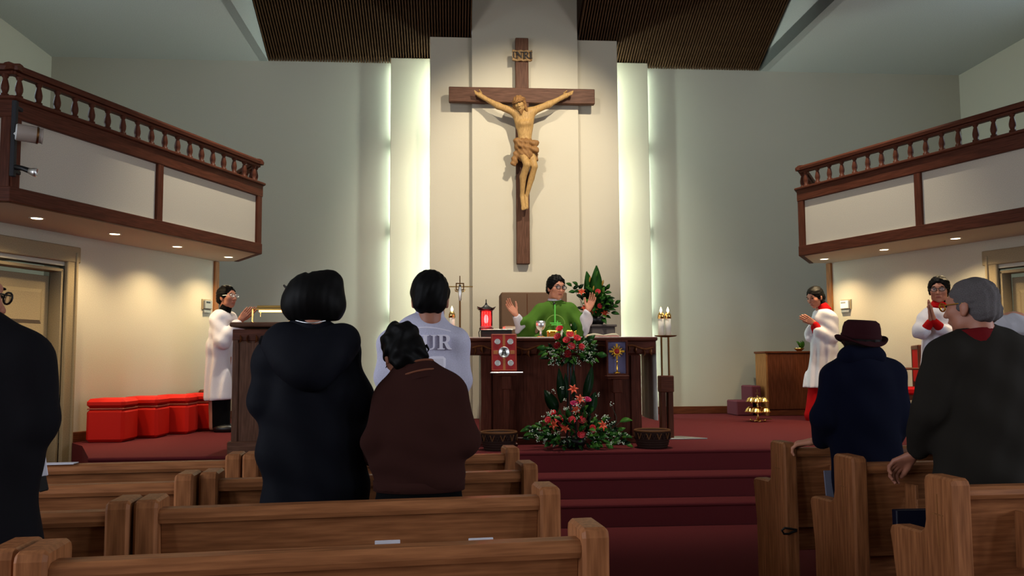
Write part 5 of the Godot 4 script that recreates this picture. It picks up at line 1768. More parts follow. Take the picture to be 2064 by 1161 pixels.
# ---------------------------------------------------------------- soft shapes: distances on a grid, meshed as surface nets
class Net:
	var cell := 0.012
	var ops := []
	var bump = null
	var lo := Vector3.INF
	var hi := -Vector3.INF
	var nx := 0
	var ny := 0
	var nz := 0
	var val := PackedFloat32Array()

	func _init(c := 0.012) -> void:
		cell = c

	func bone(a: Vector3, b: Vector3, ra: float, rb: float, k := 0.03, flat := Vector3.ONE) -> void:
		var ea := flat * ra
		var eb := flat * rb
		var mn := (a - ea).min(b - eb)
		var mx := (a + ea).max(b + eb)
		lo = lo.min(mn)
		hi = hi.max(mx)
		ops.append([0, a, b, ra, rb, k, flat, mn, mx])

	func ball(c: Vector3, r: Vector3, k := 0.02) -> void:
		var m := maxf(r.x, maxf(r.y, r.z))
		bone(c, c, m, m, k, r / m)

	func cut_ball(c: Vector3, r: Vector3, k := 0.01) -> void:
		var m := maxf(r.x, maxf(r.y, r.z))
		ops.append([1, c, c, m, m, k, r / m, c - r, c + r])

	# remove everything on the side the normal points to
	func cut_plane(p: Vector3, n: Vector3) -> void:
		ops.append([2, p, n.normalized(), 0.0, 0.0, 0.0, Vector3.ONE, -Vector3.INF, Vector3.INF])

	func run() -> void:
		lo -= Vector3.ONE * cell * 3.0
		hi += Vector3.ONE * cell * 3.0
		var sz := (hi - lo) / cell
		nx = int(ceil(sz.x)) + 1
		ny = int(ceil(sz.y)) + 1
		nz = int(ceil(sz.z)) + 1
		val.resize(nx * ny * nz)
		val.fill(1000.0)
		for op in ops:
			if op[0] != 2:
				apply(op)
		if bump != null:
			var f: Callable = bump
			var band := cell * 2.2 + 0.03
			var i := 0
			for z in nz:
				for y in ny:
					for x in nx:
						if absf(val[i]) < band:
							val[i] += f.call(lo + Vector3(x, y, z) * cell)
						i += 1
		for op in ops:
			if op[0] == 2:
				apply(op)

	func apply(op: Array) -> void:
		var kind: int = op[0]
		var a: Vector3 = op[1]
		var k: float = op[5]
		var flat: Vector3 = op[6]
		var pad := k + cell * 3.0
		var mn: Vector3 = (Vector3(op[7]).max(lo) - Vector3.ONE * pad - lo) / cell
		var mx: Vector3 = (Vector3(op[8]).min(hi) + Vector3.ONE * pad - lo) / cell
		var x0 := maxi(0, int(floor(mn.x)))
		var y0 := maxi(0, int(floor(mn.y)))
		var z0 := maxi(0, int(floor(mn.z)))
		var x1 := mini(nx - 1, int(ceil(mx.x)))
		var y1 := mini(ny - 1, int(ceil(mx.y)))
		var z1 := mini(nz - 1, int(ceil(mx.z)))
		var inv := Vector3.ONE / flat
		var m := minf(flat.x, minf(flat.y, flat.z))
		var b: Vector3 = op[2]
		var ba := (b - a) * inv
		var bb := ba.length_squared()
		var ibb := 1.0 / bb if bb > 1e-9 else 0.0
		var ra: float = op[3]
		var dr: float = op[4] - ra
		var step := cell * inv.x
		for z in range(z0, z1 + 1):
			for y in range(y0, y1 + 1):
				var i := (z * ny + y) * nx + x0
				if kind == 2:
					for x in range(x0, x1 + 1):
						var dd := (lo + Vector3(x, y, z) * cell - a).dot(b)
						if dd > val[i]:
							val[i] = dd
						i += 1
					continue
				var q := (lo + Vector3(x0, y, z) * cell - a) * inv
				for x in range(x0, x1 + 1):
					var t := clampf(q.dot(ba) * ibb, 0.0, 1.0)
					var d := ((q - ba * t).length() - ra - dr * t) * m
					q.x += step
					var v := val[i]
					if kind == 0:
						var h := k - absf(v - d)
						if h > 0.0:
							val[i] = minf(v, d) - h * h / k * 0.25
						elif d < v:
							val[i] = d
					else:
						d = -d
						var h := k - absf(v - d)
						if h > 0.0:
							val[i] = maxf(v, d) + h * h / k * 0.25
						elif d > v:
							val[i] = d
					i += 1

	func mesh() -> ArrayMesh:
		var verts := PackedVector3Array()
		var at := {}
		var band := cell * 3.0
		var sx := 1
		var sy := nx
		var sz := nx * ny
		var offs := [0, sx, sy, sx + sy, sz, sx + sz, sy + sz, sx + sy + sz]
		var pos := [Vector3(0, 0, 0), Vector3(1, 0, 0), Vector3(0, 1, 0), Vector3(1, 1, 0), Vector3(0, 0, 1), Vector3(1, 0, 1), Vector3(0, 1, 1), Vector3(1, 1, 1)]
		var edges := [[0, 1], [2, 3], [4, 5], [6, 7], [0, 2], [1, 3], [4, 6], [5, 7], [0, 4], [1, 5], [2, 6], [3, 7]]
		var active := PackedInt32Array()
		for z in nz - 1:
			for y in ny - 1:
				var i := (z * ny + y) * nx
				for x in nx - 1:
					var v0 := val[i]
					if v0 < band and v0 > -band:
						var s0 := v0 < 0.0
						if (val[i + 1] < 0.0) != s0 or (val[i + sy] < 0.0) != s0 or (val[i + sz] < 0.0) != s0 or (val[i + 1 + sy] < 0.0) != s0 or (val[i + 1 + sz] < 0.0) != s0 or (val[i + sy + sz] < 0.0) != s0 or (val[i + 1 + sy + sz] < 0.0) != s0:
							var c := Vector3.ZERO
							var n := 0
							for e in edges:
								var va := val[i + offs[e[0]]]
								var vb := val[i + offs[e[1]]]
								if (va < 0.0) != (vb < 0.0):
									c += Vector3(pos[e[0]]).lerp(pos[e[1]], va / (va - vb))
									n += 1
							at[i] = verts.size()
							active.append(i)
							verts.append(lo + (Vector3(x, y, z) + c / n) * cell)
					i += 1
		var idx := PackedInt32Array()
		for i in active:
			var s0 := val[i] < 0.0
			for ax in 3:
				var d: int = [sx, sy, sz][ax]
				var u: int = [sy, sz, sx][ax]
				var w: int = [sz, sx, sy][ax]
				if (val[i + d] < 0.0) == s0:
					continue
				if not (at.has(i - u) and at.has(i - w) and at.has(i - u - w)):
					continue
				var p0: int = at[i]
				var p1: int = at[i - u]
				var p2: int = at[i - u - w]
				var p3: int = at[i - w]
				if s0:
					idx.append_array([p0, p2, p1, p0, p3, p2])
				else:
					idx.append_array([p0, p1, p2, p0, p2, p3])
		var arr := []
		arr.resize(Mesh.ARRAY_MAX)
		arr[Mesh.ARRAY_VERTEX] = verts
		arr[Mesh.ARRAY_INDEX] = idx
		var st := SurfaceTool.new()
		st.create_from_arrays(arr)
		st.generate_normals()
		return st.commit()


# ---------------------------------------------------------------- heads, hands
# head centred at the middle of its height, face to +z, 0.235 m tall, with a short neck
func head_mesh() -> ArrayMesh:
	if cache.has("head"):
		return cache["head"]
	var f := Net.new(0.0045)
	f.ball(Vector3(0, 0.030, -0.012), Vector3(0.076, 0.088, 0.096), 0.0)
	f.ball(Vector3(0, -0.025, 0.030), Vector3(0.063, 0.075, 0.062), 0.03)
	f.bone(Vector3(0, -0.060, 0.030), Vector3(0, -0.095, 0.062), 0.046, 0.022, 0.03)
	f.bone(Vector3(-0.035, -0.075, 0.030), Vector3(0.035, -0.075, 0.030), 0.026, 0.026, 0.03)
	f.bone(Vector3(-0.042, -0.018, 0.062), Vector3(0.042, -0.018, 0.062), 0.021, 0.021, 0.025)
	f.bone(Vector3(-0.034, 0.030, 0.074), Vector3(0.034, 0.030, 0.074), 0.011, 0.011, 0.02)
	f.cut_ball(Vector3(-0.032, 0.010, 0.100), Vector3(0.019, 0.013, 0.018), 0.012)
	f.cut_ball(Vector3(0.032, 0.010, 0.100), Vector3(0.019, 0.013, 0.018), 0.012)
	f.bone(Vector3(0, 0.016, 0.084), Vector3(0, -0.028, 0.108), 0.008, 0.012, 0.012)
	f.ball(Vector3(-0.012, -0.032, 0.096), Vector3(0.009, 0.008, 0.010), 0.008)
	f.ball(Vector3(0.012, -0.032, 0.096), Vector3(0.009, 0.008, 0.010), 0.008)
	f.bone(Vector3(-0.014, -0.060, 0.086), Vector3(0.014, -0.060, 0.086), 0.010, 0.010, 0.012)
	for s in [-1, 1]:
		f.ball(Vector3(s * 0.079, -0.008, -0.006), Vector3(0.009, 0.031, 0.019), 0.008)
		f.ball(Vector3(s * 0.077, -0.034, 0.0), Vector3(0.008, 0.011, 0.010), 0.006)
	f.bone(Vector3(0, -0.06, -0.022), Vector3(0, -0.105, -0.030), 0.052, 0.052, 0.025)
	f.run()
	cache["head"] = f.mesh()
	return cache["head"]

# wrist at the origin, fingers along +y, palm to +z, thumb towards +x (a right hand); mirrored for a left one
func hand_mesh(pose: String, left: bool) -> ArrayMesh:
	var key := "hand_%s_%s" % [pose, left]
	if cache.has(key):
		return cache[key]
	var curl: Array = {"open": [0.16, 0.22, 0.24], "flat": [0.03, 0.05, 0.05], "grip": [0.55, 0.75, 0.55]}[pose]
	var spread: float = {"open": 0.06, "flat": 0.012, "grip": 0.05}[pose]
	var f := Net.new(0.0036)
	var mx := -1.0 if left else 1.0
	f.bone(Vector3(0, -0.04, 0), Vector3(0, 0.01, 0), 0.024, 0.025, 0.012, Vector3(1, 1, 0.8))
	for i in 4:
		var x := (-0.030 + i * 0.020) * mx
		f.bone(Vector3(x * 0.6, 0.012, 0), Vector3(x, 0.082 + [0.0, 0.004, 0.004, 0.0][i] - (0.006 if i == 0 else 0.0), 0), 0.013, 0.0115, 0.014)
		var ln: float = [0.034, 0.043, 0.047, 0.042][i]
		var p := Vector3(x, 0.084 - (0.006 if i == 0 else 0.0), 0)
		var a := 0.0
		var dirx := (i - 1.5) * spread * mx
		for s in 3:
			a += curl[s]
			var l: float = ln * [1.0, 0.68, 0.52][s]
			var q := p + Vector3(dirx * cos(a), cos(a), sin(a)).normalized() * l
			f.bone(p, q, 0.0100 - s * 0.0008, 0.0092 - s * 0.0009, 0.004)
			p = q
	# thumb leaves the side of the palm near its base
	var t0 := Vector3(0.020 * mx, 0.022, 0.004)
	var out := 0.75 if pose == "open" else (0.28 if pose == "flat" else 0.5)
	var t1 := t0 + Vector3(sin(out) * mx, cos(out), 0.25).normalized() * 0.042
	var t2 := t1 + Vector3(sin(out * 0.7) * mx, cos(out * 0.7), 0.20).normalized() * 0.034
	var t3 := t2 + Vector3(sin(out * 0.5) * mx, cos(out * 0.5), 0.25).normalized() * 0.026
	f.bone(t0, t1, 0.015, 0.0125, 0.012)
	f.bone(t1, t2, 0.0125, 0.0110, 0.004)
	f.bone(t2, t3, 0.0110, 0.0090, 0.004)
	f.run()
	cache[key] = f.mesh()
	return cache[key]

func hand_xf(wrist: Vector3, fingers: Vector3, palm: Vector3, s := 1.0) -> Transform3D:
	var y := fingers.normalized()
	var x := y.cross(palm).normalized()
	return Transform3D(Basis(x, y, x.cross(y)).scaled_local(Vector3.ONE * s), wrist)

func head_xf(c: Vector3, yaw: float, pitch := 0.0, roll := 0.0, s := 1.0) -> Transform3D:
	return Transform3D(Basis.from_euler(Vector3(deg_to_rad(pitch), deg_to_rad(yaw), deg_to_rad(roll))).scaled_local(Vector3.ONE * s), c)

# the body under the clothes: one mesh of trunk, limbs, neck, head and hands
func add_body(p: Node3D, skin: Material, hx: Transform3D, bones: Array, hands: Array) -> void:
	var f := Net.new(0.020)
	for b in bones:
		f.bone(b[0], b[1], b[2] * 0.78, b[3] * 0.78, 0.04)
	f.bone(bones[0][0], hx * Vector3(0, -0.085, -0.025), 0.052, 0.052, 0.03)
	f.run()
	var st := SurfaceTool.new()
	st.append_from(f.mesh(), 0, Transform3D.IDENTITY)
	st.append_from(head_mesh(), 0, hx)
	for h in hands:
		st.append_from(hand_mesh(h[0], h[1]), 0, h[2])
	part(p, "body", st.commit(), skin)

func add_net(p: Node3D, called: String, m: Material, f: Net, label := "") -> MeshInstance3D:
	f.run()
	return part(p, called, f.mesh(), m, Vector3.ZERO, Vector3.ZERO, label)

func add_piece(p: Node3D, called: String, m: Material, a: Vector3, b: Vector3, ra: float, rb: float, flat := Vector3.ONE) -> void:
	var f := Net.new(0.010)
	f.bone(a, b, ra, rb, 0.01, flat)
	add_net(p, called, m, f)

func add_face(p: Node3D, hx: Transform3D) -> void:
	for s in [-1, 1]:
		var e := part(p, "eye", ball_mesh(Vector3(0.013, 0.0055, 0.008), 10, 6), mats.eye)
		e.transform = hx * Transform3D(Basis.IDENTITY, Vector3(s * 0.032, 0.010, 0.083))
		var b := part(p, "eyebrow", ball_mesh(Vector3(0.017, 0.0045, 0.005), 10, 6), mats.hair_black)
		b.transform = hx * Transform3D(Basis(Vector3(0, 0, 1), -s * 0.12), Vector3(s * 0.034, 0.034, 0.087))
	var l := part(p, "lips", ball_mesh(Vector3(0.022, 0.007, 0.008), 12, 6), mats.lips)
	l.transform = hx * Transform3D(Basis.IDENTITY, Vector3(0, -0.061, 0.092))

func add_glasses(p: Node3D, hx: Transform3D, m: Material) -> void:
	var g := MB.new()
	for s in [-1, 1]:
		var pts := []
		for i in 13:
			var a := TAU * i / 12.0
			pts.append(Vector3(s * 0.034 + cos(a) * 0.026, 0.008 + sin(a) * 0.018, 0.104))
		g.tube(pts, 0.0032, 6)
		g.tube([Vector3(s * 0.060, 0.014, 0.102), Vector3(s * 0.078, 0.012, 0.07), Vector3(s * 0.084, 0.012, -0.005)], 0.0024, 6)
	g.tube([Vector3(-0.010, 0.012, 0.106), Vector3(0, 0.016, 0.109), Vector3(0.010, 0.012, 0.106)], 0.0024, 6)
	var o := part(p, "glasses", g.done(), m)
	o.transform = hx
	for s in [-1, 1]:
		var l := part(o, "lens", lathe_mesh([[0.0, 0.0008], [1.0, 0.0008], [1.0, -0.0008], [0.0, -0.0008]], 16, 0.025, 0.0175), mats.glass, Vector3(s * 0.034, 0.008, 0.104), Vector3(PI / 2, 0, 0))
		l.scale = Vector3.ONE

func short_hair(thick := 0.010, front := 0.075, sides := 0.0) -> Net:
	var h := Net.new(0.006)
	h.ball(Vector3(0, 0.034, -0.016), Vector3(0.078 + thick, 0.088 + thick, 0.097 + thick), 0.0)
	h.bone(Vector3(-0.03, -0.03, -0.062), Vector3(0.03, -0.03, -0.062), 0.046, 0.046, 0.03)
	for s in [-1, 1]:
		h.bone(Vector3(s * 0.072, 0.03, 0.0), Vector3(s * 0.074, -0.01 - sides, 0.012), 0.016, 0.010, 0.02)
	h.cut_ball(Vector3(0, -0.028, 0.105), Vector3(0.09, 0.106, front), 0.012)
	h.cut_ball(Vector3(0, -0.10, 0.03), Vector3(0.11, 0.075, 0.07), 0.012)
	h.bump = func(q: Vector3) -> float: return 0.0022 * sin(q.x * 150.0 + q.z * 60.0 + sin(q.y * 50.0)) + 0.0014 * sin(q.y * 210.0 + q.x * 90.0)
	return h

func new_person(px: float, z: float, floor_y: float, label: String) -> Node3D:
	var p := thing("person", Vector3(oz(px, 700, z).x, floor_y, z))
	tag(p, label, "person")
	return p


func build_people() -> void:
	person_hooded_coat()
	person_brown_sweater()
	person_white_shirt()
	person_dark_suit()
	person_tweed()
	person_hat()
	person_white_hair()
	person_priest()
	person_lectern_server()
	person_praying_server()
	person_glasses_server()


func locator(p: Node3D) -> Callable:
	var z := p.position.z
	var r := p.position
	return func(px: float, py: float, dz := 0.0) -> Vector3:
		return oz(px, py, z + dz) - r


func person_hooded_coat() -> void:
	var p := new_person(632, -3.26, 0.0, "woman with black bobbed hair in a long dark hooded coat, back turned")
	var o := locator(p)
	var k := 3.26 / FOCAL
	var hx := head_xf(o.call(634, 612, -0.01), 180, 6, 0, 0.94)
	add_body(p, mats.skin2, hx, [[o.call(632, 680), o.call(632, 860), 0.07, 0.10], [o.call(632, 860), Vector3(0, 0.85, 0), 0.10, 0.10], [Vector3(-0.09, 0.85, 0), Vector3(-0.09, 0.08, 0), 0.075, 0.05], [Vector3(0.09, 0.85, 0), Vector3(0.09, 0.08, 0), 0.075, 0.05], [o.call(560, 712), o.call(540, 800), 0.045, 0.04], [o.call(700, 712), o.call(714, 810), 0.045, 0.04], [o.call(714, 815), o.call(720, 868, -0.12), 0.038, 0.03]], [["grip", false, hand_xf(o.call(722, 868, -0.10), Vector3(0.2, -0.6, -0.8), Vector3(-1, 0, 0))]])
	var c := Net.new(0.0125)
	var fl := Vector3(1, 1, 0.60)
	c.bone(o.call(630, 712), o.call(630, 800), 78 * k, 92 * k, 0.05, fl)
	c.bone(o.call(630, 800), o.call(632, 900), 90 * k, 100 * k, 0.05, fl)
	c.bone(o.call(632, 900), o.call(637, 1105), 98 * k, 110 * k, 0.05, Vector3(1, 1, 0.56))
	c.bone(o.call(560, 712), o.call(676, 707), 37 * k, 33 * k, 0.05)
	c.bone(o.call(552, 716), o.call(537, 800), 37 * k, 32 * k, 0.04)
	c.bone(o.call(537, 800), o.call(556, 850, -0.13), 31 * k, 25 * k, 0.04)
	c.bone(o.call(686, 722), o.call(716, 815), 33 * k, 31 * k, 0.04)
	c.bone(o.call(717, 815), o.call(712, 862, -0.11), 30 * k, 24 * k, 0.04)
	c.bump = func(q: Vector3) -> float:
		return 0.006 * sin(q.y * 34.0 + sin(q.x * 9.0) * 2.2) * smoothstep(0.3, 0.9, q.y) + 0.004 * sin(q.x * 40.0 + q.y * 12.0)
	add_net(p, "coat", mats.coat, c)
	var h := Net.new(0.012)
	h.bone(o.call(572, 688, 0.02), o.call(690, 682, 0.02), 34 * k, 30 * k, 0.05, Vector3(1, 0.9, 1))
	h.bone(o.call(570, 695, 0.05), o.call(615, 742, 0.13), 36 * k, 38 * k, 0.06)
	h.bone(o.call(690, 690, 0.05), o.call(640, 742, 0.13), 32 * k, 38 * k, 0.06)
	h.bone(o.call(600, 720, 0.10), o.call(655, 718, 0.10), 42 * k, 40 * k, 0.06)
	h.bump = func(q: Vector3) -> float: return 0.004 * sin(q.x * 18.0 + q.y * 30.0)
	add_net(p, "hood", mats.coat, h, "hood lying folded on the shoulders")
	# ragged fur edge at both sides of the hood
	for s in [[537, 690, 575, 680], [672, 672, 702, 692]]:
		var fur := Net.new(0.009)
		fur.bone(o.call(s[0], s[1], 0.03), o.call(s[2], s[3], 0.0), 15 * k, 14 * k, 0.02)
		fur.bump = func(q: Vector3) -> float: return 0.007 * sin(q.x * 150.0) * sin(q.y * 140.0) * cos(q.z * 130.0)
		add_net(p, "fur_trim", mats.black_cloth, fur)
	var hr := Net.new(0.008)
	hr.ball(o.call(632, 600, 0.0), Vector3(57 * k, 53 * k, 60 * k), 0.0)
	hr.bone(o.call(600, 618, 0.02), o.call(664, 618, 0.02), 30 * k, 30 * k, 0.04)
	hr.bone(o.call(612, 632, 0.03), o.call(655, 632, 0.03), 18 * k, 18 * k, 0.03)
	hr.bone(o.call(665, 570, 0.0), o.call(662, 620, 0.0), 26 * k, 26 * k, 0.03)
	hr.cut_ball(o.call(622, 540, 0.03), Vector3(0.008, 0.018, 0.2), 0.014)
	hr.cut_plane(o.call(632, 647), Vector3(0, -1, 0))
	hr.bump = func(q: Vector3) -> float: return 0.0008 * sin(q.x * 220.0 + sin(q.y * 30.0))
	add_net(p, "hair", mats.hair_black, hr)
	# sliver of a spectacle temple beside the hair
	part(p, "glasses_temple", tube_mesh([o.call(676, 622, -0.05), o.call(686, 629, -0.09)], 0.004, 6), mats.black)
	# necklace line at the nape
	var nl := []
	for i in 9:
		nl.append(o.call(596 + i * 7.5, 646 + 5 * sin(PI * i / 8.0), 0.05 + 0.03 * sin(PI * i / 8.0)))
	part(p, "necklace", tube_mesh(nl, 0.0028, 5), mats.silver)


func person_brown_sweater() -> void:
	var p := new_person(845, -3.15, 0.0, "woman with short dark hair and bowed head in a brown zip sweater, back turned")
	var o := locator(p)
	var k := 3.15 / FOCAL
	var hx := head_xf(o.call(811, 711, -0.05), 180 + 18, 30, -8, 0.88)
	add_body(p, mats.skin2, hx, [[o.call(840, 750), o.call(845, 880), 0.06, 0.09], [o.call(845, 880), Vector3(0, 0.78, 0), 0.09, 0.10], [Vector3(-0.08, 0.80, 0), Vector3(-0.08, 0.08, 0), 0.07, 0.045], [Vector3(0.08, 0.80, 0), Vector3(0.08, 0.08, 0), 0.07, 0.045], [o.call(785, 795), o.call(763, 890), 0.04, 0.035], [o.call(910, 795), o.call(934, 885), 0.04, 0.035], [o.call(763, 893), o.call(742, 868, -0.13), 0.035, 0.028]], [["grip", true, hand_xf(o.call(738, 880, -0.14), Vector3(-0.2, 0.3, -0.9), Vector3(1, 0, 0), 0.9)]])
	var c := Net.new(0.0115)
	var fl := Vector3(1, 1, 0.62)
	c.bone(o.call(842, 778), o.call(846, 850), 60 * k, 84 * k, 0.06, fl)
	c.bone(o.call(846, 850), o.call(845, 900), 84 * k, 86 * k, 0.05, fl)
	c.bone(o.call(845, 900), o.call(845, 965), 86 * k, 90 * k, 0.04, fl)
	c.bone(o.call(800, 796), o.call(900, 790), 33 * k, 34 * k, 0.05)
	c.bone(o.call(793, 800), o.call(764, 890), 35 * k, 31 * k, 0.03)
	c.bone(o.call(764, 890), o.call(752, 915, -0.12), 31 * k, 24 * k, 0.03)
	c.bone(o.call(905, 798), o.call(936, 885), 35 * k, 31 * k, 0.03)
	c.bone(o.call(936, 885), o.call(925, 910, -0.12), 31 * k, 24 * k, 0.03)
	c.cut_plane(o.call(845, 985), Vector3(0, -1, 0))
	c.bump = func(q: Vector3) -> float:
		return 0.004 * sin(q.y * 55.0 + sin(q.x * 14.0) * 2.0) * smoothstep(1.1, 0.9, q.y) + 0.003 * sin(q.x * 30.0 + q.y * 25.0)
	add_net(p, "sweater", mats.brown_knit, c)
	# ribbed hem band and stand-up collar with lighter piping
	var hem := MB.new()
	hem.lathe([[88 * k, -0.02], [90 * k, -0.018], [91 * k, 0.018], [88 * k, 0.02]], 36, Transform3D(Basis.IDENTITY, o.call(845, 977)), 1.0, 0.62)
	part(p, "hem_band", hem.done(), mats.brown_knit)
	var cp: Vector3 = o.call(838, 746, 0.0)
	var cb := Basis.from_euler(Vector3(-0.25, 0, 0.24))
	var col := MB.new()
	col.lathe([[43 * k, -0.05], [40 * k, -0.01], [38 * k, 0.016], [36 * k, 0.02], [35 * k, 0.0], [37 * k, -0.04]], 28, Transform3D(cb, cp), 1.0, 0.85)
	part(p, "collar", col.done(), mats.brown_knit)
	for y in [[-0.022, 41.5, 0.0042], [0.019, 37.5, 0.0048]]:
		var ring := []
		for i in 29:
			var a := TAU * i / 28.0
			ring.append(cp + cb * Vector3(cos(a) * y[1] * k, y[0], sin(a) * y[1] * k * 0.85))
		part(p, "piping", tube_mesh(ring, y[2], 6), mats.brown_trim)
	var tr := Net.new(0.016)
	tr.bone(o.call(845, 985), Vector3(0, 0.70, 0), 84 * k, 80 * k, 0.04, fl)
	for s in [-1, 1]:
		tr.bone(Vector3(s * 0.085, 0.72, -0.03), Vector3(s * 0.085, 0.06, -0.05), 0.085, 0.06, 0.04)
	add_net(p, "trousers", mats.black_cloth, tr)
	var hr := short_hair(0.013, 0.062)
	hr.bone(Vector3(-0.035, -0.045, -0.066), Vector3(0.035, -0.045, -0.066), 0.050, 0.050, 0.03)
	hr.bone(Vector3(-0.025, -0.075, -0.060), Vector3(0.025, -0.075, -0.060), 0.038, 0.038, 0.03)
	hr.bump = func(q: Vector3) -> float: return 0.0055 * sin(q.x * 70.0 + sin(q.y * 44.0) * 1.8 + q.z * 34.0) + 0.002 * sin(q.y * 120.0 + q.x * 60.0)
	var hh := add_net(p, "hair", mats.hair_black, hr)
	hh.transform = hx
	var fc := MB.new()
	fc.tube([o.call(789, 722, -0.05), o.call(782, 735, -0.06), o.call(777, 742, -0.06)], [0.006, 0.004, 0.001], 5)
	fc.tube([o.call(858, 695, 0.0), o.call(864, 704, 0.0), o.call(861, 711, 0.0)], [0.006, 0.004, 0.001], 5)
	part(p, "hair_wisp", fc.done(), mats.hair_black)


func person_white_shirt() -> void:
	var p := new_person(858, -3.86, 0.0, "man with black hair in a white shirt printed on the back, back turned")
	var o := locator(p)
	var k := 3.86 / FOCAL
	var hx := head_xf(o.call(867, 602), 180, 2, 0, 1.02)
	add_body(p, mats.skin2, hx, [[o.call(866, 650), o.call(856, 790), 0.07, 0.11], [o.call(856, 790), Vector3(0, 0.85, 0), 0.11, 0.11], [Vector3(-0.09, 0.85, 0), Vector3(-0.1, 0.08, 0), 0.075, 0.05], [Vector3(0.09, 0.85, 0), Vector3(0.1, 0.08, 0), 0.075, 0.05], [o.call(788, 700), o.call(778, 765), 0.045, 0.04], [o.call(922, 700), o.call(933, 770), 0.045, 0.04], [o.call(778, 768), o.call(800, 790, -0.15), 0.038, 0.03], [o.call(933, 772), o.call(910, 795, -0.15), 0.038, 0.03]], [["flat", true, hand_xf(o.call(805, 790, -0.18), Vector3(0.4, 0.3, -0.8), Vector3(1, 0, 0))], ["flat", false, hand_xf(o.call(905, 792, -0.18), Vector3(-0.4, 0.3, -0.8), Vector3(-1, 0, 0))]])
	var c := Net.new(0.012)
	var fl := Vector3(1, 1, 0.66)
	c.bone(o.call(856, 690), o.call(856, 770), 62 * k, 72 * k, 0.06, fl)
	c.bone(o.call(856, 770), o.call(856, 930), 72 * k, 70 * k, 0.06, fl)
	c.bone(o.call(795, 688), o.call(918, 686), 24 * k, 24 * k, 0.06)
	c.bone(o.call(789, 696), o.call(781, 762), 28 * k, 24 * k, 0.025)
	c.bone(o.call(781, 762), o.call(796, 790, -0.13), 24 * k, 19 * k, 0.025)
	c.bone(o.call(921, 696), o.call(928, 770), 28 * k, 23 * k, 0.025)
	c.bone(o.call(928, 770), o.call(912, 794, -0.13), 23 * k, 18 * k, 0.025)
	c.bone(o.call(866, 668), o.call(866, 655, -0.01), 34 * k, 29 * k, 0.04, Vector3(1, 1, 0.9))
	c.bump = func(q: Vector3) -> float:
		return 0.005 * sin(q.x * 34.0 + sin(q.y * 16.0) * 1.8) * smoothstep(0.10, 0.18, absf(q.x)) + 0.003 * sin(q.y * 42.0 + q.x * 18.0)
	add_net(p, "shirt", mats.shirt, c)
	var cp: Vector3 = o.call(866, 637, -0.005)
	var col := MB.new()
	col.lathe([[33 * k, -0.052], [31 * k, -0.02], [28 * k, 0.022], [26 * k, 0.03], [25 * k, 0.02], [28 * k, -0.04]], 28, Transform3D(Basis.from_euler(Vector3(-0.12, 0, 0)), cp), 1.0, 0.9)
	part(p, "collar", col.done(), mats.shirt)
	# yoke seam
	var seam := []
	for i in 13:
		var t := i / 12.0
		seam.append(o.call(808 + 100 * t, 668 - 8 * sin(PI * t), 0.062 + 0.03 * sin(PI * t)))
	part(p, "yoke_seam", tube_mesh(seam, 0.004, 5), mats.shirt_print)
	part(p, "print", text_mesh("UR", 0.095, 0.05), mats.shirt_print, o.call(879, 691, 0.084), Vector3(-0.06, 0.10, 0), "pale block letters on the back")
	part(p, "print_patch", bbox(Vector3(0.085, 0.11, 0.03), 0.012), mats.shirt_print, o.call(880, 742, 0.103), Vector3(0.0, 0.10, 0))
	var tr := Net.new(0.018)
	tr.bone(o.call(856, 935), Vector3(0, 0.75, 0), 66 * k, 64 * k, 0.04, fl)
	for s in [-1, 1]:
		tr.bone(Vector3(s * 0.09, 0.75, 0), Vector3(s * 0.1, 0.04, 0), 0.09, 0.065, 0.04)
	add_net(p, "trousers", mats.black_cloth, tr)
	var hr := short_hair(0.012)
	hr.bump = func(q: Vector3) -> float: return 0.0025 * sin(q.x * 140.0 + q.y * 60.0) * sin(q.z * 110.0)
	var h := add_net(p, "hair", mats.hair_black, hr)
	h.transform = hx


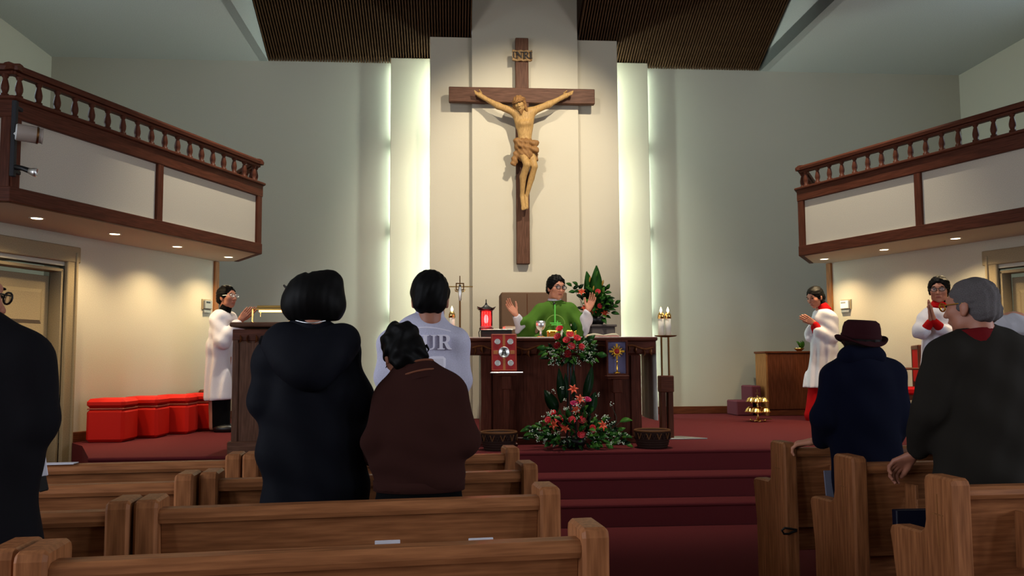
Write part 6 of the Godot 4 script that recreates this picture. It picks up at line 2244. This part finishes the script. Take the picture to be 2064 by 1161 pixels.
func person_dark_suit() -> void:
	var p := new_person(-50, -2.45, 0.0, "man in a dark suit and black-rimmed glasses holding papers, side pew")
	var o := locator(p)
	var k := 2.45 / FOCAL
	var hx := head_xf(o.call(-72, 596, -0.02), 180 - 36, 6, 0, 1.0)
	add_body(p, mats.skin2, hx, [[o.call(-50, 690), o.call(-50, 900), 0.07, 0.11], [o.call(-50, 900), Vector3(0, 0.85, 0), 0.11, 0.11], [Vector3(-0.09, 0.85, 0), Vector3(-0.1, 0.08, 0), 0.075, 0.05], [Vector3(0.09, 0.85, 0), Vector3(0.1, 0.08, 0), 0.075, 0.05], [o.call(60, 720), o.call(72, 850), 0.045, 0.04], [o.call(-170, 720), o.call(-185, 850), 0.045, 0.04], [o.call(72, 852), o.call(12, 893, -0.15), 0.038, 0.03]], [["grip", false, hand_xf(o.call(-6, 900, -0.15), Vector3(0.3, -0.3, -0.9), Vector3(-1, 0.2, 0))]])
	var c := Net.new(0.0125)
	var fl := Vector3(1, 1, 0.60)
	c.bone(o.call(-50, 735), o.call(-50, 850), 108 * k, 116 * k, 0.05, fl)
	c.bone(o.call(-50, 850), o.call(-55, 1120), 114 * k, 122 * k, 0.05, fl)
	c.bone(o.call(-150, 722), o.call(50, 718), 46 * k, 46 * k, 0.06)
	c.bone(o.call(56, 726), o.call(70, 850), 46 * k, 42 * k, 0.03)
	c.bone(o.call(70, 850), o.call(30, 885, -0.12), 42 * k, 32 * k, 0.03)
	c.bone(o.call(-158, 726), o.call(-178, 850), 46 * k, 42 * k, 0.03)
	c.bone(o.call(-178, 850), o.call(-130, 885, -0.12), 42 * k, 32 * k, 0.03)
	c.bone(o.call(-50, 700), o.call(-48, 672), 62 * k, 44 * k, 0.05, Vector3(1, 1, 0.9))
	c.bump = func(q: Vector3) -> float: return 0.004 * sin(q.y * 26.0 + q.x * 18.0)
	add_net(p, "suit_jacket", mats.suit, c)
	var sc := Net.new(0.011)
	sc.bone(o.call(-60, 668, 0.03), o.call(8, 664, -0.03), 28 * k, 24 * k, 0.03)
	sc.bump = func(q: Vector3) -> float: return 0.004 * sin(q.x * 60.0 + q.y * 50.0)
	add_net(p, "scarf", mats.hair_brown, sc, "dark brown knitted scarf")
	var tr := Net.new(0.02)
	for s in [-1, 1]:
		tr.bone(Vector3(s * 0.09, 0.80, -0.02), Vector3(s * 0.1, 0.04, -0.04), 0.085, 0.06, 0.04)
	add_net(p, "trousers", mats.black_cloth, tr)
	var hr := short_hair(0.006)
	var h := add_net(p, "hair", mats.hair_grey, hr)
	h.transform = hx
	add_face(p, hx)
	add_glasses(p, hx, mats.black)
	# the papers in his hand
	var b := thing("papers", oz(62, 950, -2.58))
	tag(b, "white papers and a dark booklet held by the man in the dark suit", "papers")
	part(b, "sheet", bbox(Vector3(0.016, 0.15, 0.10), 0.002), mats.paper, Vector3(-0.012, 0.0, 0), Vector3(0, 0.3, 0.22))
	part(b, "sheet", bbox(Vector3(0.03, 0.09, 0.08), 0.002), mats.paper, Vector3(0.016, 0.03, -0.02), Vector3(0, 0.5, 0.15))
	part(b, "dark_booklet", bbox(Vector3(0.026, 0.05, 0.07), 0.003), mats.black, Vector3(0.024, -0.035, -0.02), Vector3(0, 0.5, 0.2))


func person_tweed() -> void:
	var p := new_person(1985, -3.32, 0.0, "grey-haired man in glasses and dark tweed jacket leaning on the pew, back turned")
	var o := locator(p)
	var k := 3.32 / FOCAL
	var hx := head_xf(o.call(1957, 618), 180 + 32, 4, 0, 1.0)
	add_body(p, mats.skin2, hx, [[o.call(1970, 690), o.call(1985, 850), 0.075, 0.12], [o.call(1985, 850), Vector3(0, 0.82, 0), 0.12, 0.11], [Vector3(-0.09, 0.82, 0), Vector3(-0.1, 0.08, 0), 0.075, 0.05], [Vector3(0.09, 0.82, 0), Vector3(0.1, 0.08, 0), 0.075, 0.05], [o.call(1902, 720), o.call(1874, 820), 0.045, 0.04], [o.call(1874, 820), o.call(1846, 905, -0.16), 0.04, 0.028], [o.call(2066, 720), o.call(2095, 830), 0.045, 0.04]], [["grip", true, hand_xf(o.call(1839, 919, -0.165), Vector3(-0.45, -0.45, -0.55), Vector3(-0.3, -0.8, 0.5), 0.95)]])
	var c := Net.new(0.0125)
	var fl := Vector3(1, 1, 0.62)
	c.bone(o.call(1982, 735), o.call(1990, 830), 92 * k, 108 * k, 0.05, fl)
	c.bone(o.call(1990, 830), o.call(1995, 1010), 106 * k, 118 * k, 0.05, fl)
	c.bone(o.call(1912, 722), o.call(2060, 716), 42 * k, 42 * k, 0.06)
	c.bone(o.call(1900, 728), o.call(1874, 822), 42 * k, 36 * k, 0.03)
	c.bone(o.call(1874, 822), o.call(1849, 905, -0.15), 35 * k, 24 * k, 0.03)
	c.bone(o.call(2070, 726), o.call(2098, 830), 42 * k, 38 * k, 0.03)
	c.bone(o.call(2098, 830), o.call(2080, 900, -0.12), 38 * k, 28 * k, 0.03)
	c.bump = func(q: Vector3) -> float: return 0.004 * sin(q.y * 30.0 + q.x * 22.0) + 0.003 * sin(q.x * 50.0 - q.y * 18.0)
	add_net(p, "tweed_jacket", mats.tweed, c)
	var col := MB.new()
	col.lathe([[0.092, -0.05], [0.087, -0.01], [0.080, 0.016], [0.076, 0.018], [0.080, -0.04]], 28, Transform3D(Basis.from_euler(Vector3(-0.1, 0, 0.06)), o.call(1968, 672, 0.008)), 1.0, 0.95)
	part(p, "shirt_collar", col.done(), mats.collar_red, Vector3.ZERO, Vector3.ZERO, "dark red collar showing above the jacket")
	var tr := Net.new(0.02)
	for s in [-1, 1]:
		tr.bone(Vector3(s * 0.09, 0.80, -0.02), Vector3(s * 0.1, 0.04, -0.04), 0.085, 0.06, 0.04)
	add_net(p, "trousers", mats.black_cloth, tr)
	var hr := short_hair(0.003, 0.078)
	var h := add_net(p, "hair", mats.hair_grey, hr)
	h.transform = hx
	add_face(p, hx)
	add_glasses(p, hx, mats.gold)


func person_hat() -> void:
	var p := new_person(1742, -3.99, 0.0, "woman in a maroon felt hat and navy wool coat, back turned")
	var o := locator(p)
	var k := 3.99 / FOCAL
	var hx := head_xf(o.call(1736, 690, -0.05), 180, 12, 0, 0.90)
	add_body(p, mats.skin, hx, [[o.call(1738, 740), o.call(1742, 850), 0.06, 0.10], [o.call(1742, 850), Vector3(0, 0.75, 0), 0.10, 0.10], [Vector3(-0.09, 0.75, 0), Vector3(-0.09, 0.08, 0), 0.07, 0.05], [Vector3(0.09, 0.75, 0), Vector3(0.09, 0.08, 0), 0.07, 0.05], [o.call(1685, 760), o.call(1664, 840), 0.04, 0.035], [o.call(1664, 840), o.call(1645, 888, -0.16), 0.035, 0.028], [o.call(1800, 760), o.call(1816, 850), 0.04, 0.035]], [["grip", true, hand_xf(o.call(1638, 890, -0.18), Vector3(-0.75, -0.15, -0.5), Vector3(0, -0.9, -0.1), 0.95)]])
	var c := Net.new(0.0125)
	var fl := Vector3(1, 1, 0.62)
	c.bone(o.call(1738, 765), o.call(1742, 830), 62 * k, 74 * k, 0.06, fl)
	c.bone(o.call(1737, 728), o.call(1738, 760), 34 * k, 58 * k, 0.04, Vector3(1, 1, 0.8))
	c.bone(o.call(1742, 830), o.call(1746, 930), 75 * k, 66 * k, 0.05, fl)
	c.bone(o.call(1746, 930), o.call(1746, 1030), 66 * k, 64 * k, 0.05, Vector3(1, 1, 0.55))
	c.bone(o.call(1690, 756), o.call(1792, 754), 29 * k, 29 * k, 0.06)
	c.bone(o.call(1684, 762), o.call(1662, 842), 29 * k, 26 * k, 0.03)
	c.bone(o.call(1662, 842), o.call(1655, 888, -0.12), 26 * k, 19 * k, 0.03)
	c.bone(o.call(1798, 762), o.call(1812, 850), 29 * k, 26 * k, 0.03)
	c.bone(o.call(1812, 850), o.call(1800, 890, -0.12), 26 * k, 19 * k, 0.03)
	c.bump = func(q: Vector3) -> float: return 0.004 * sin(q.y * 24.0 + q.x * 26.0)
	add_net(p, "coat", mats.navy_wool, c)
	var col := Net.new(0.011)
	col.bone(o.call(1708, 722, 0.02), o.call(1765, 720, 0.02), 20 * k, 20 * k, 0.04, Vector3(1, 1, 1.2))
	col.bone(o.call(1716, 712, 0.03), o.call(1757, 710, 0.03), 17 * k, 17 * k, 0.03, Vector3(1, 1, 1.2))
	add_net(p, "coat_collar", mats.navy_wool, col)
	var hr := Net.new(0.009)
	hr.ball(o.call(1737, 688, -0.01), Vector3(0.090, 0.062, 0.098), 0.0)
	hr.bump = func(q: Vector3) -> float: return 0.005 * sin(q.x * 120.0) * sin(q.y * 110.0) * sin(q.z * 120.0)
	add_net(p, "hair", mats.hair_brown, hr)
	# felt hat with a soft upturned brim
	var cx: Vector3 = o.call(1735, 688, -0.02)
	var hb := Basis.from_euler(Vector3(0.10, 0, -0.04))
	var crown := MB.new()
	crown.lathe([[37 * k, 0.0], [37.5 * k, 0.03], [36 * k, 0.07], [33 * k, 0.095], [26 * k, 0.108], [12 * k, 0.106], [0.0, 0.100]], 32, Transform3D(hb, cx), 1.0, 1.15)
	var hat := part(p, "hat", crown.done(), mats.felt, Vector3.ZERO, Vector3.ZERO, "maroon felt hat with a turned brim")
	var brim := MB.new()
	var rings := []
	for q in [[35.0, 0.006, 0.0], [44.0, 0.0, 0.3], [50.0, 0.012, 1.0], [51.0, 0.018, 1.0], [49.5, 0.020, 1.0], [44.0, 0.008, 0.3], [36.0, 0.012, 0.0]]:
		var r := PackedVector3Array()
		for i in 36:
			var a := TAU * i / 36.0
			var up: float = q[2] * (0.022 * cos(2.0 * a) - 0.010)
			r.append(Transform3D(hb, cx) * Vector3(cos(a) * q[0] * k, q[1] + up, -sin(a) * q[0] * k * 1.1))
		rings.append(r)
	brim.loft(rings, false, false)
	part(hat, "brim", brim.done(), mats.felt)
	var band := MB.new()
	band.lathe([[38.2 * k, 0.016], [38.7 * k, 0.018], [38.6 * k, 0.036], [38.0 * k, 0.038]], 32, Transform3D(hb, cx), 1.0, 1.15)
	part(hat, "hat_band", band.done(), mats.felt)


func person_white_hair() -> void:
	var p := new_person(2048, -4.04, 0.0, "white-haired person in a pew beyond the man in tweed, mostly hidden")
	var o := locator(p)
	var k := 3.98 / FOCAL
	var hx := head_xf(o.call(2040, 672), 180 + 60, 14, 0, 0.95)
	add_body(p, mats.skin, hx, [[o.call(2048, 730), o.call(2052, 850), 0.06, 0.10], [o.call(2052, 850), Vector3(0, 0.75, 0), 0.10, 0.10], [Vector3(-0.09, 0.75, 0), Vector3(-0.09, 0.08, 0), 0.07, 0.05], [Vector3(0.09, 0.75, 0), Vector3(0.09, 0.08, 0), 0.07, 0.05]], [])
	var c := Net.new(0.016)
	c.bone(o.call(2050, 760), o.call(2052, 1030), 62 * k, 78 * k, 0.06, Vector3(1, 1, 0.6))
	c.bone(o.call(2000, 752), o.call(2100, 752), 26 * k, 26 * k, 0.06)
	for s in [-1, 1]:
		c.bone(o.call(2050 + s * 54, 758), o.call(2050 + s * 66, 850), 27 * k, 24 * k, 0.03)
	c.bone(o.call(2048, 728), o.call(2048, 715), 30 * k, 24 * k, 0.04)
	add_net(p, "coat", mats.suit, c)
	var hr := Net.new(0.008)
	hr.ball(o.call(2044, 664, -0.0), Vector3(0.105, 0.090, 0.11), 0.0)
	hr.bone(o.call(2060, 670, 0.02), o.call(2066, 690, 0.02), 0.07, 0.05, 0.03)
	hr.cut_ball(o.call(2010, 700, 0.04), Vector3(0.05, 0.055, 0.14), 0.02)
	hr.bump = func(q: Vector3) -> float: return 0.007 * sin(q.x * 70.0 + sin(q.y * 50.0) * 1.5) * sin(q.z * 60.0 + q.y * 40.0)
	add_net(p, "hair", mats.hair_white, hr)


func person_priest() -> void:
	var p := new_person(1120, -8.62, PLAT, "priest in a green chasuble behind the altar with both hands raised")
	var o := locator(p)
	var k := 8.62 / FOCAL
	var hx := head_xf(o.call(1121, 580, 0.02), 22, 8, -2, 1.08)
	var wl: Vector3 = o.call(1040, 634, 0.17)
	var wr: Vector3 = o.call(1185, 625, 0.17)
	add_body(p, mats.skin, hx, [[o.call(1119, 612), o.call(1120, 690), 0.07, 0.11], [o.call(1120, 690), Vector3(0, 0.85, 0), 0.11, 0.11], [Vector3(-0.1, 0.85, 0), Vector3(-0.1, 0.05, 0), 0.08, 0.05], [Vector3(0.1, 0.85, 0), Vector3(0.1, 0.05, 0), 0.08, 0.05], [o.call(1086, 628), o.call(1060, 656, 0.08), 0.045, 0.04], [o.call(1060, 656, 0.08), wl, 0.038, 0.027], [o.call(1153, 626), o.call(1174, 656, 0.08), 0.045, 0.04], [o.call(1174, 656, 0.08), wr, 0.038, 0.027]],
		[["open", false, hand_xf(wl, Vector3(-0.62, 0.80, 0.1), Vector3(0.42, 0.22, 0.85), 1.02)], ["open", true, hand_xf(wr, Vector3(0.40, 0.90, 0.05), Vector3(-0.55, 0.1, 0.8), 1.02)]])
	var c := Net.new(0.0125)
	var fl := Vector3(1, 1, 0.72)
	c.bone(o.call(1119, 634), o.call(1120, 690), 30 * k, 40 * k, 0.06, fl)
	c.bone(o.call(1120, 690), o.call(1120, 790), 40 * k, 46 * k, 0.06, fl)
	c.bone(o.call(1092, 627), o.call(1146, 625), 12.5 * k, 12.5 * k, 0.08)
	c.bone(o.call(1119, 622), o.call(1119, 612), 14 * k, 11 * k, 0.05)
	c.bone(o.call(1088, 630), o.call(1064, 652, 0.07), 14 * k, 13 * k, 0.05)
	c.bone(o.call(1064, 652, 0.07), o.call(1053, 648, 0.13), 13 * k, 9 * k, 0.04)
	c.bone(o.call(1062, 656, 0.07), o.call(1060, 700, 0.05), 15 * k, 15 * k, 0.05, Vector3(1, 1, 0.6))
	c.bone(o.call(1151, 628), o.call(1168, 652, 0.07), 14 * k, 13 * k, 0.05)
	c.bone(o.call(1167, 656, 0.07), o.call(1172, 700, 0.05), 13 * k, 14 * k, 0.05, Vector3(1, 1, 0.6))
	c.bump = func(q: Vector3) -> float:
		return 0.016 * sin(q.x * 38.0 + sin(q.y * 7.0) * 2.0) * smoothstep(1.40, 1.05, q.y) + 0.006 * sin((q.y + absf(q.x) * 1.2) * 38.0) * smoothstep(0.08, 0.2, absf(q.x))
	add_net(p, "chasuble", mats.green, c, "green chasuble with light green cross")
	for q in [[o.call(1050, 655, 0.10), wl + Vector3(0.01, -0.03, -0.01), 8.0, o.call(1044, 646, 0.12), o.call(1043, 668, 0.10), 8.0, 6.0, wl + Vector3(-0.012, 0.01, 0.0)], [o.call(1172, 658, 0.09), wr + Vector3(-0.008, -0.03, -0.01), 8.5, o.call(1188, 642, 0.12), o.call(1180, 674, 0.10), 9.0, 5.0, wr + Vector3(0.008, 0.012, 0.0)]]:
		var alb := Net.new(0.009)
		alb.bone(q[0], q[1], 10 * k, q[2] * k, 0.02)
		alb.bone(q[3], q[4], q[5] * k, q[6] * k, 0.03, Vector3(0.85, 1, 1))
		alb.cut_ball(q[7], Vector3(0.034, 0.042, 0.034), 0.008)
		alb.bump = func(v: Vector3) -> float: return 0.004 * sin(v.x * 70.0 + v.y * 40.0)
		add_net(p, "alb_sleeve", mats.white_cloth, alb, "wide white alb sleeve")
	var sk := Net.new(0.02)
	sk.bone(Vector3(0, 0.55, 0), Vector3(0, 0.22, 0), 0.20, 0.21, 0.03, Vector3(1, 1, 0.72))
	add_net(p, "alb_skirt", mats.white_cloth, sk)
	var col := MB.new()
	col.lathe([[0.105, -0.05], [0.092, -0.02], [0.076, 0.02], [0.068, 0.042], [0.064, 0.042], [0.07, 0.0]], 26, Transform3D(Basis.from_euler(Vector3(0.2, 0, 0)), o.call(1118, 609, 0.0)), 1.0, 0.92)
	part(p, "collar", col.done(), mats.white_cloth)
	# light green cross and ring appliqued on the front
	var zc := 0.178
	var em := MB.new(false)
	var c0: Vector3 = o.call(1120, 652, zc)
	em.box(o.call(1118.5, 634, zc - 0.015), Vector3(0.013, 0.21, 0.02), Transform3D.IDENTITY)
	em.box(o.call(1123.5, 660, zc), Vector3(0.011, 0.14, 0.02))
	em.box(c0 + Vector3(-0.004, 0.004, 0), Vector3(0.115, 0.011, 0.02))
	em.box(c0 + Vector3(0.012, -0.014, 0), Vector3(0.115, 0.011, 0.02))
	part(p, "applique_cross", em.done(), mats.green_trim, Vector3.ZERO, Vector3.ZERO, "bright green double cross")
	var arc := []
	for i in 21:
		var a := PI * (0.02 + 0.96 * i / 20.0)
		arc.append(c0 + Vector3(cos(a) * 0.10, sin(a) * 0.10 - 0.01, -0.012 - 0.012 * absf(cos(a))))
	part(p, "applique_ring", tube_mesh(arc, 0.005, 6), mats.gold_thread)
	part(p, "clip_microphone", ball_mesh(Vector3(0.014, 0.018, 0.014), 12, 8), mats.black, o.call(1117, 612, 0.112))
	var hr := short_hair(0.012, 0.066)
	var h := add_net(p, "hair", mats.hair_black, hr)
	h.transform = hx
	add_face(p, hx)
	add_glasses(p, hx, mats.black)


func surplice_folds(q: Vector3) -> float:
	return 0.013 * sin(q.x * 52.0 + q.z * 34.0 + sin(q.y * 4.0) * 1.2) * smoothstep(1.2, 0.75, q.y) + 0.004 * sin(q.y * 40.0 + q.x * 30.0) * smoothstep(0.8, 1.2, q.y)


func person_lectern_server() -> void:
	var p := new_person(444, -9.50, PLAT, "server in white surplice over black cassock standing behind the lectern")
	var o := locator(p)
	var k := 9.6 / FOCAL
	var hx := head_xf(o.call(458, 599), 62, -2, 0, 1.08)
	var wr: Vector3 = o.call(484, 644, 0.10)
	add_body(p, mats.skin2, hx, [[o.call(453, 632), o.call(446, 700), 0.07, 0.11], [o.call(446, 700), Vector3(0, 0.85, 0), 0.11, 0.10], [Vector3(-0.07, 0.85, 0), Vector3(-0.07, 0.05, 0), 0.08, 0.05], [Vector3(0.07, 0.85, 0), Vector3(0.07, 0.05, 0), 0.08, 0.05], [o.call(441, 644, 0.1), o.call(450, 685, 0.14), 0.045, 0.04], [o.call(450, 685, 0.14), wr, 0.036, 0.027], [o.call(462, 640, -0.1), o.call(478, 660, -0.12), 0.045, 0.036], [o.call(478, 660, -0.12), o.call(492, 642, -0.02), 0.036, 0.027]], [["flat", true, hand_xf(wr, Vector3(0.6, 0.7, 0.0), Vector3(0.0, 0.2, -1.0))], ["flat", false, hand_xf(o.call(492, 642, -0.02), Vector3(0.7, 0.7, 0.0), Vector3(0, 0.2, 1.0))]])
	var c := Net.new(0.0125)
	c.bone(o.call(446, 646), o.call(443, 700), 20 * k, 23 * k, 0.05, Vector3(1, 1, 1.25))
	c.bone(o.call(443, 700), o.call(441, 800), 23 * k, 27 * k, 0.05, Vector3(1, 1, 1.1))
	c.bone(o.call(440, 640, 0.08), o.call(464, 640, -0.10), 14 * k, 13 * k, 0.05)
	c.bone(o.call(438, 648, 0.10), o.call(448, 688, 0.15), 14 * k, 15 * k, 0.03)
	c.bone(o.call(448, 688, 0.15), o.call(478, 655, 0.12), 15 * k, 11 * k, 0.03)
	c.bone(o.call(464, 645, -0.10), o.call(481, 662, -0.10), 13 * k, 10 * k, 0.03)
	c.cut_plane(o.call(441, 806), Vector3(0.05, -1, 0))
	c.bump = surplice_folds
	add_net(p, "surplice", mats.white_cloth, c)
	var ca := Net.new(0.014)
	ca.bone(o.call(446, 760), o.call(446, 860), 18 * k, 16 * k, 0.03, Vector3(1, 1, 1.1))
	add_net(p, "cassock", mats.black_cloth, ca)
	add_piece(p, "cassock_collar", mats.black_cloth, o.call(453, 628), o.call(457, 617), 11.5 * k, 10.5 * k)
	for s in [-1, 1]:
		part(p, "shoe", ball_mesh(Vector3(0.13, 0.05, 0.05), 14, 8), mats.black, Vector3(0.09, 0.04, s * 0.08))
	var hr := short_hair(0.010, 0.07)
	var h := add_net(p, "hair", mats.hair_black, hr)
	h.transform = hx
	add_face(p, hx)
	add_glasses(p, hx, mats.silver)


func person_praying_server() -> void:
	var p := new_person(1660, -10.2, PLAT, "server in white surplice over red cassock bowing with joined hands beside the low cabinet")
	var o := locator(p)
	var k := 10.2 / FOCAL
	var hx := head_xf(o.call(1643, 599), -68, 22, 0, 1.10)
	var w1: Vector3 = o.call(1642, 652, 0.06)
	add_body(p, mats.skin2, hx, [[o.call(1654, 632), o.call(1660, 700), 0.07, 0.11], [o.call(1660, 700), Vector3(0, 0.85, 0), 0.11, 0.10], [Vector3(-0.07, 0.85, 0), Vector3(-0.07, 0.05, 0), 0.08, 0.05], [Vector3(0.07, 0.85, 0), Vector3(0.07, 0.05, 0), 0.08, 0.05], [o.call(1668, 640, 0.1), o.call(1672, 676, 0.14), 0.045, 0.04], [o.call(1672, 676, 0.14), w1, 0.036, 0.027], [o.call(1650, 640, -0.1), o.call(1646, 672, -0.1), 0.045, 0.036], [o.call(1646, 672, -0.1), o.call(1640, 652, 0.0), 0.036, 0.027]], [["flat", false, hand_xf(w1, Vector3(-0.85, 0.5, -0.1), Vector3(0.1, 0.1, -1.0), 1.1)], ["flat", true, hand_xf(o.call(1641, 652, 0.0), Vector3(-0.85, 0.5, 0.1), Vector3(0.1, 0.1, 1.0), 1.1)]])
	var c := Net.new(0.0125)
	c.bone(o.call(1660, 642), o.call(1660, 700), 21 * k, 25 * k, 0.05, Vector3(1, 1, 1.15))
	c.bone(o.call(1660, 700), o.call(1660, 780), 26 * k, 40 * k, 0.05, Vector3(1, 1, 0.8))
	c.bone(o.call(1668, 636, 0.10), o.call(1650, 636, -0.10), 13 * k, 12 * k, 0.05)
	c.bone(o.call(1674, 642, 0.12), o.call(1676, 678, 0.15), 15 * k, 15 * k, 0.03)
	c.bone(o.call(1674, 680, 0.15), o.call(1652, 670, 0.11), 13 * k, 12 * k, 0.03)
	c.bone(o.call(1648, 642, -0.1), o.call(1631, 672, -0.06), 11 * k, 9 * k, 0.03)
	c.bone(o.call(1631, 672, -0.06), o.call(1632, 682, -0.04), 9 * k, 8 * k, 0.03)
	c.cut_plane(o.call(1660, 781), Vector3(0, -1, 0))
	c.bump = surplice_folds
	add_net(p, "surplice", mats.white_cloth, c)
	var ca := Net.new(0.014)
	ca.bone(o.call(1654, 774), o.call(1650, 836), 23 * k, 30 * k, 0.03, Vector3(1, 1, 0.75))
	add_piece(p, "cassock_collar", mats.red_cloth, o.call(1661, 624), o.call(1657, 616, 0.0), 15 * k, 12 * k, Vector3(1, 0.7, 1))
	add_piece(p, "cuff", mats.red_cloth, o.call(1652, 668, 0.11), o.call(1644, 655, 0.07), 8.5 * k, 7 * k)
	add_piece(p, "cuff", mats.red_cloth, o.call(1641, 670, -0.02), o.call(1641, 656, 0.0), 8 * k, 6 * k)
	ca.bump = func(q: Vector3) -> float: return 0.008 * sin(q.x * 44.0) * smoothstep(0.6, 0.3, q.y)
	add_net(p, "cassock", mats.red_cloth, ca, "red cassock skirt")
	var cl := Net.new(0.010)
	cl.bone(o.call(1656, 616), o.call(1652, 606), 10.5 * k, 9.5 * k, 0.01)
	add_net(p, "neck_band", mats.black_cloth, cl)
	for s in [-1, 1]:
		part(p, "shoe", ball_mesh(Vector3(0.13, 0.05, 0.05), 14, 8), mats.black, Vector3(-0.06, 0.05, s * 0.08))
	var hr := short_hair(0.009, 0.068)
	var h := add_net(p, "hair", mats.hair_black, hr)
	h.transform = hx
	add_face(p, hx)


func person_glasses_server() -> void:
	var p := new_person(1890, -8.0, PLAT, "server in glasses, white surplice and red collar with palms pressed together")
	var o := locator(p)
	var k := 8.0 / FOCAL
	var hx := head_xf(o.call(1893, 585), -38, 4, 0, 1.12)
	var w1: Vector3 = o.call(1882, 643, 0.24)
	add_body(p, mats.skin2, hx, [[o.call(1893, 622), o.call(1892, 700), 0.07, 0.11], [o.call(1892, 700), Vector3(0, 0.85, 0), 0.11, 0.10], [Vector3(-0.07, 0.85, 0), Vector3(-0.07, 0.05, 0), 0.08, 0.05], [Vector3(0.07, 0.85, 0), Vector3(0.07, 0.05, 0), 0.08, 0.05], [o.call(1868, 638), o.call(1858, 672, 0.1), 0.045, 0.04], [o.call(1858, 672, 0.1), o.call(1874, 646, 0.22), 0.036, 0.027], [o.call(1918, 636), o.call(1918, 672, 0.1), 0.045, 0.036], [o.call(1918, 672, 0.1), w1, 0.036, 0.027]], [["flat", true, hand_xf(w1, Vector3(-0.28, 0.95, 0.15), Vector3(-0.8, 0, -0.5), 1.05)], ["flat", false, hand_xf(o.call(1876, 645, 0.22), Vector3(-0.22, 0.95, 0.15), Vector3(0.8, 0, 0.5), 1.05)]])
	var c := Net.new(0.0125)
	c.bone(o.call(1893, 640), o.call(1892, 700), 27 * k, 32 * k, 0.05, Vector3(1, 1, 0.85))
	c.bone(o.call(1892, 700), o.call(1890, 800), 33 * k, 44 * k, 0.05, Vector3(1, 1, 0.8))
	c.bone(o.call(1872, 634), o.call(1914, 632), 14 * k, 14 * k, 0.05)
	c.bone(o.call(1866, 640, 0.02), o.call(1856, 668, 0.10), 16 * k, 16 * k, 0.03)
	c.bone(o.call(1856, 668, 0.10), o.call(1864, 668, 0.16), 15 * k, 12 * k, 0.03)
	c.bone(o.call(1918, 640, 0.02), o.call(1916, 672, 0.10), 16 * k, 15 * k, 0.03)
	c.bone(o.call(1916, 672, 0.10), o.call(1898, 664, 0.17), 14 * k, 12 * k, 0.03)
	c.cut_plane(o.call(1890, 806), Vector3(0, -1, 0))
	c.bump = surplice_folds
	add_net(p, "surplice", mats.white_cloth, c)
	var ca := Net.new(0.013)
	ca.bone(o.call(1890, 790), o.call(1890, 880), 36 * k, 38 * k, 0.03, Vector3(1, 1, 0.8))
	add_piece(p, "cassock_collar", mats.red_cloth, o.call(1892, 618), o.call(1893, 606), 21 * k, 13 * k, Vector3(1, 0.6, 0.85))
	add_piece(p, "cuff", mats.red_cloth, o.call(1865, 664, 0.17), o.call(1875, 650, 0.21), 9.5 * k, 8 * k)
	add_piece(p, "cuff", mats.red_cloth, o.call(1893, 658, 0.18), o.call(1882, 648, 0.23), 9.5 * k, 8 * k)
	add_net(p, "cassock", mats.red_cloth, ca, "red cassock skirt")
	for s in [-1, 1]:
		part(p, "shoe", ball_mesh(Vector3(0.05, 0.05, 0.12), 14, 8), mats.black, Vector3(s * 0.08, 0.05, 0.06))
	var hr := short_hair(0.014, 0.062, 0.02)
	var h := add_net(p, "hair", mats.hair_black, hr)
	h.transform = hx
	add_face(p, hx)
	add_glasses(p, hx, mats.black)
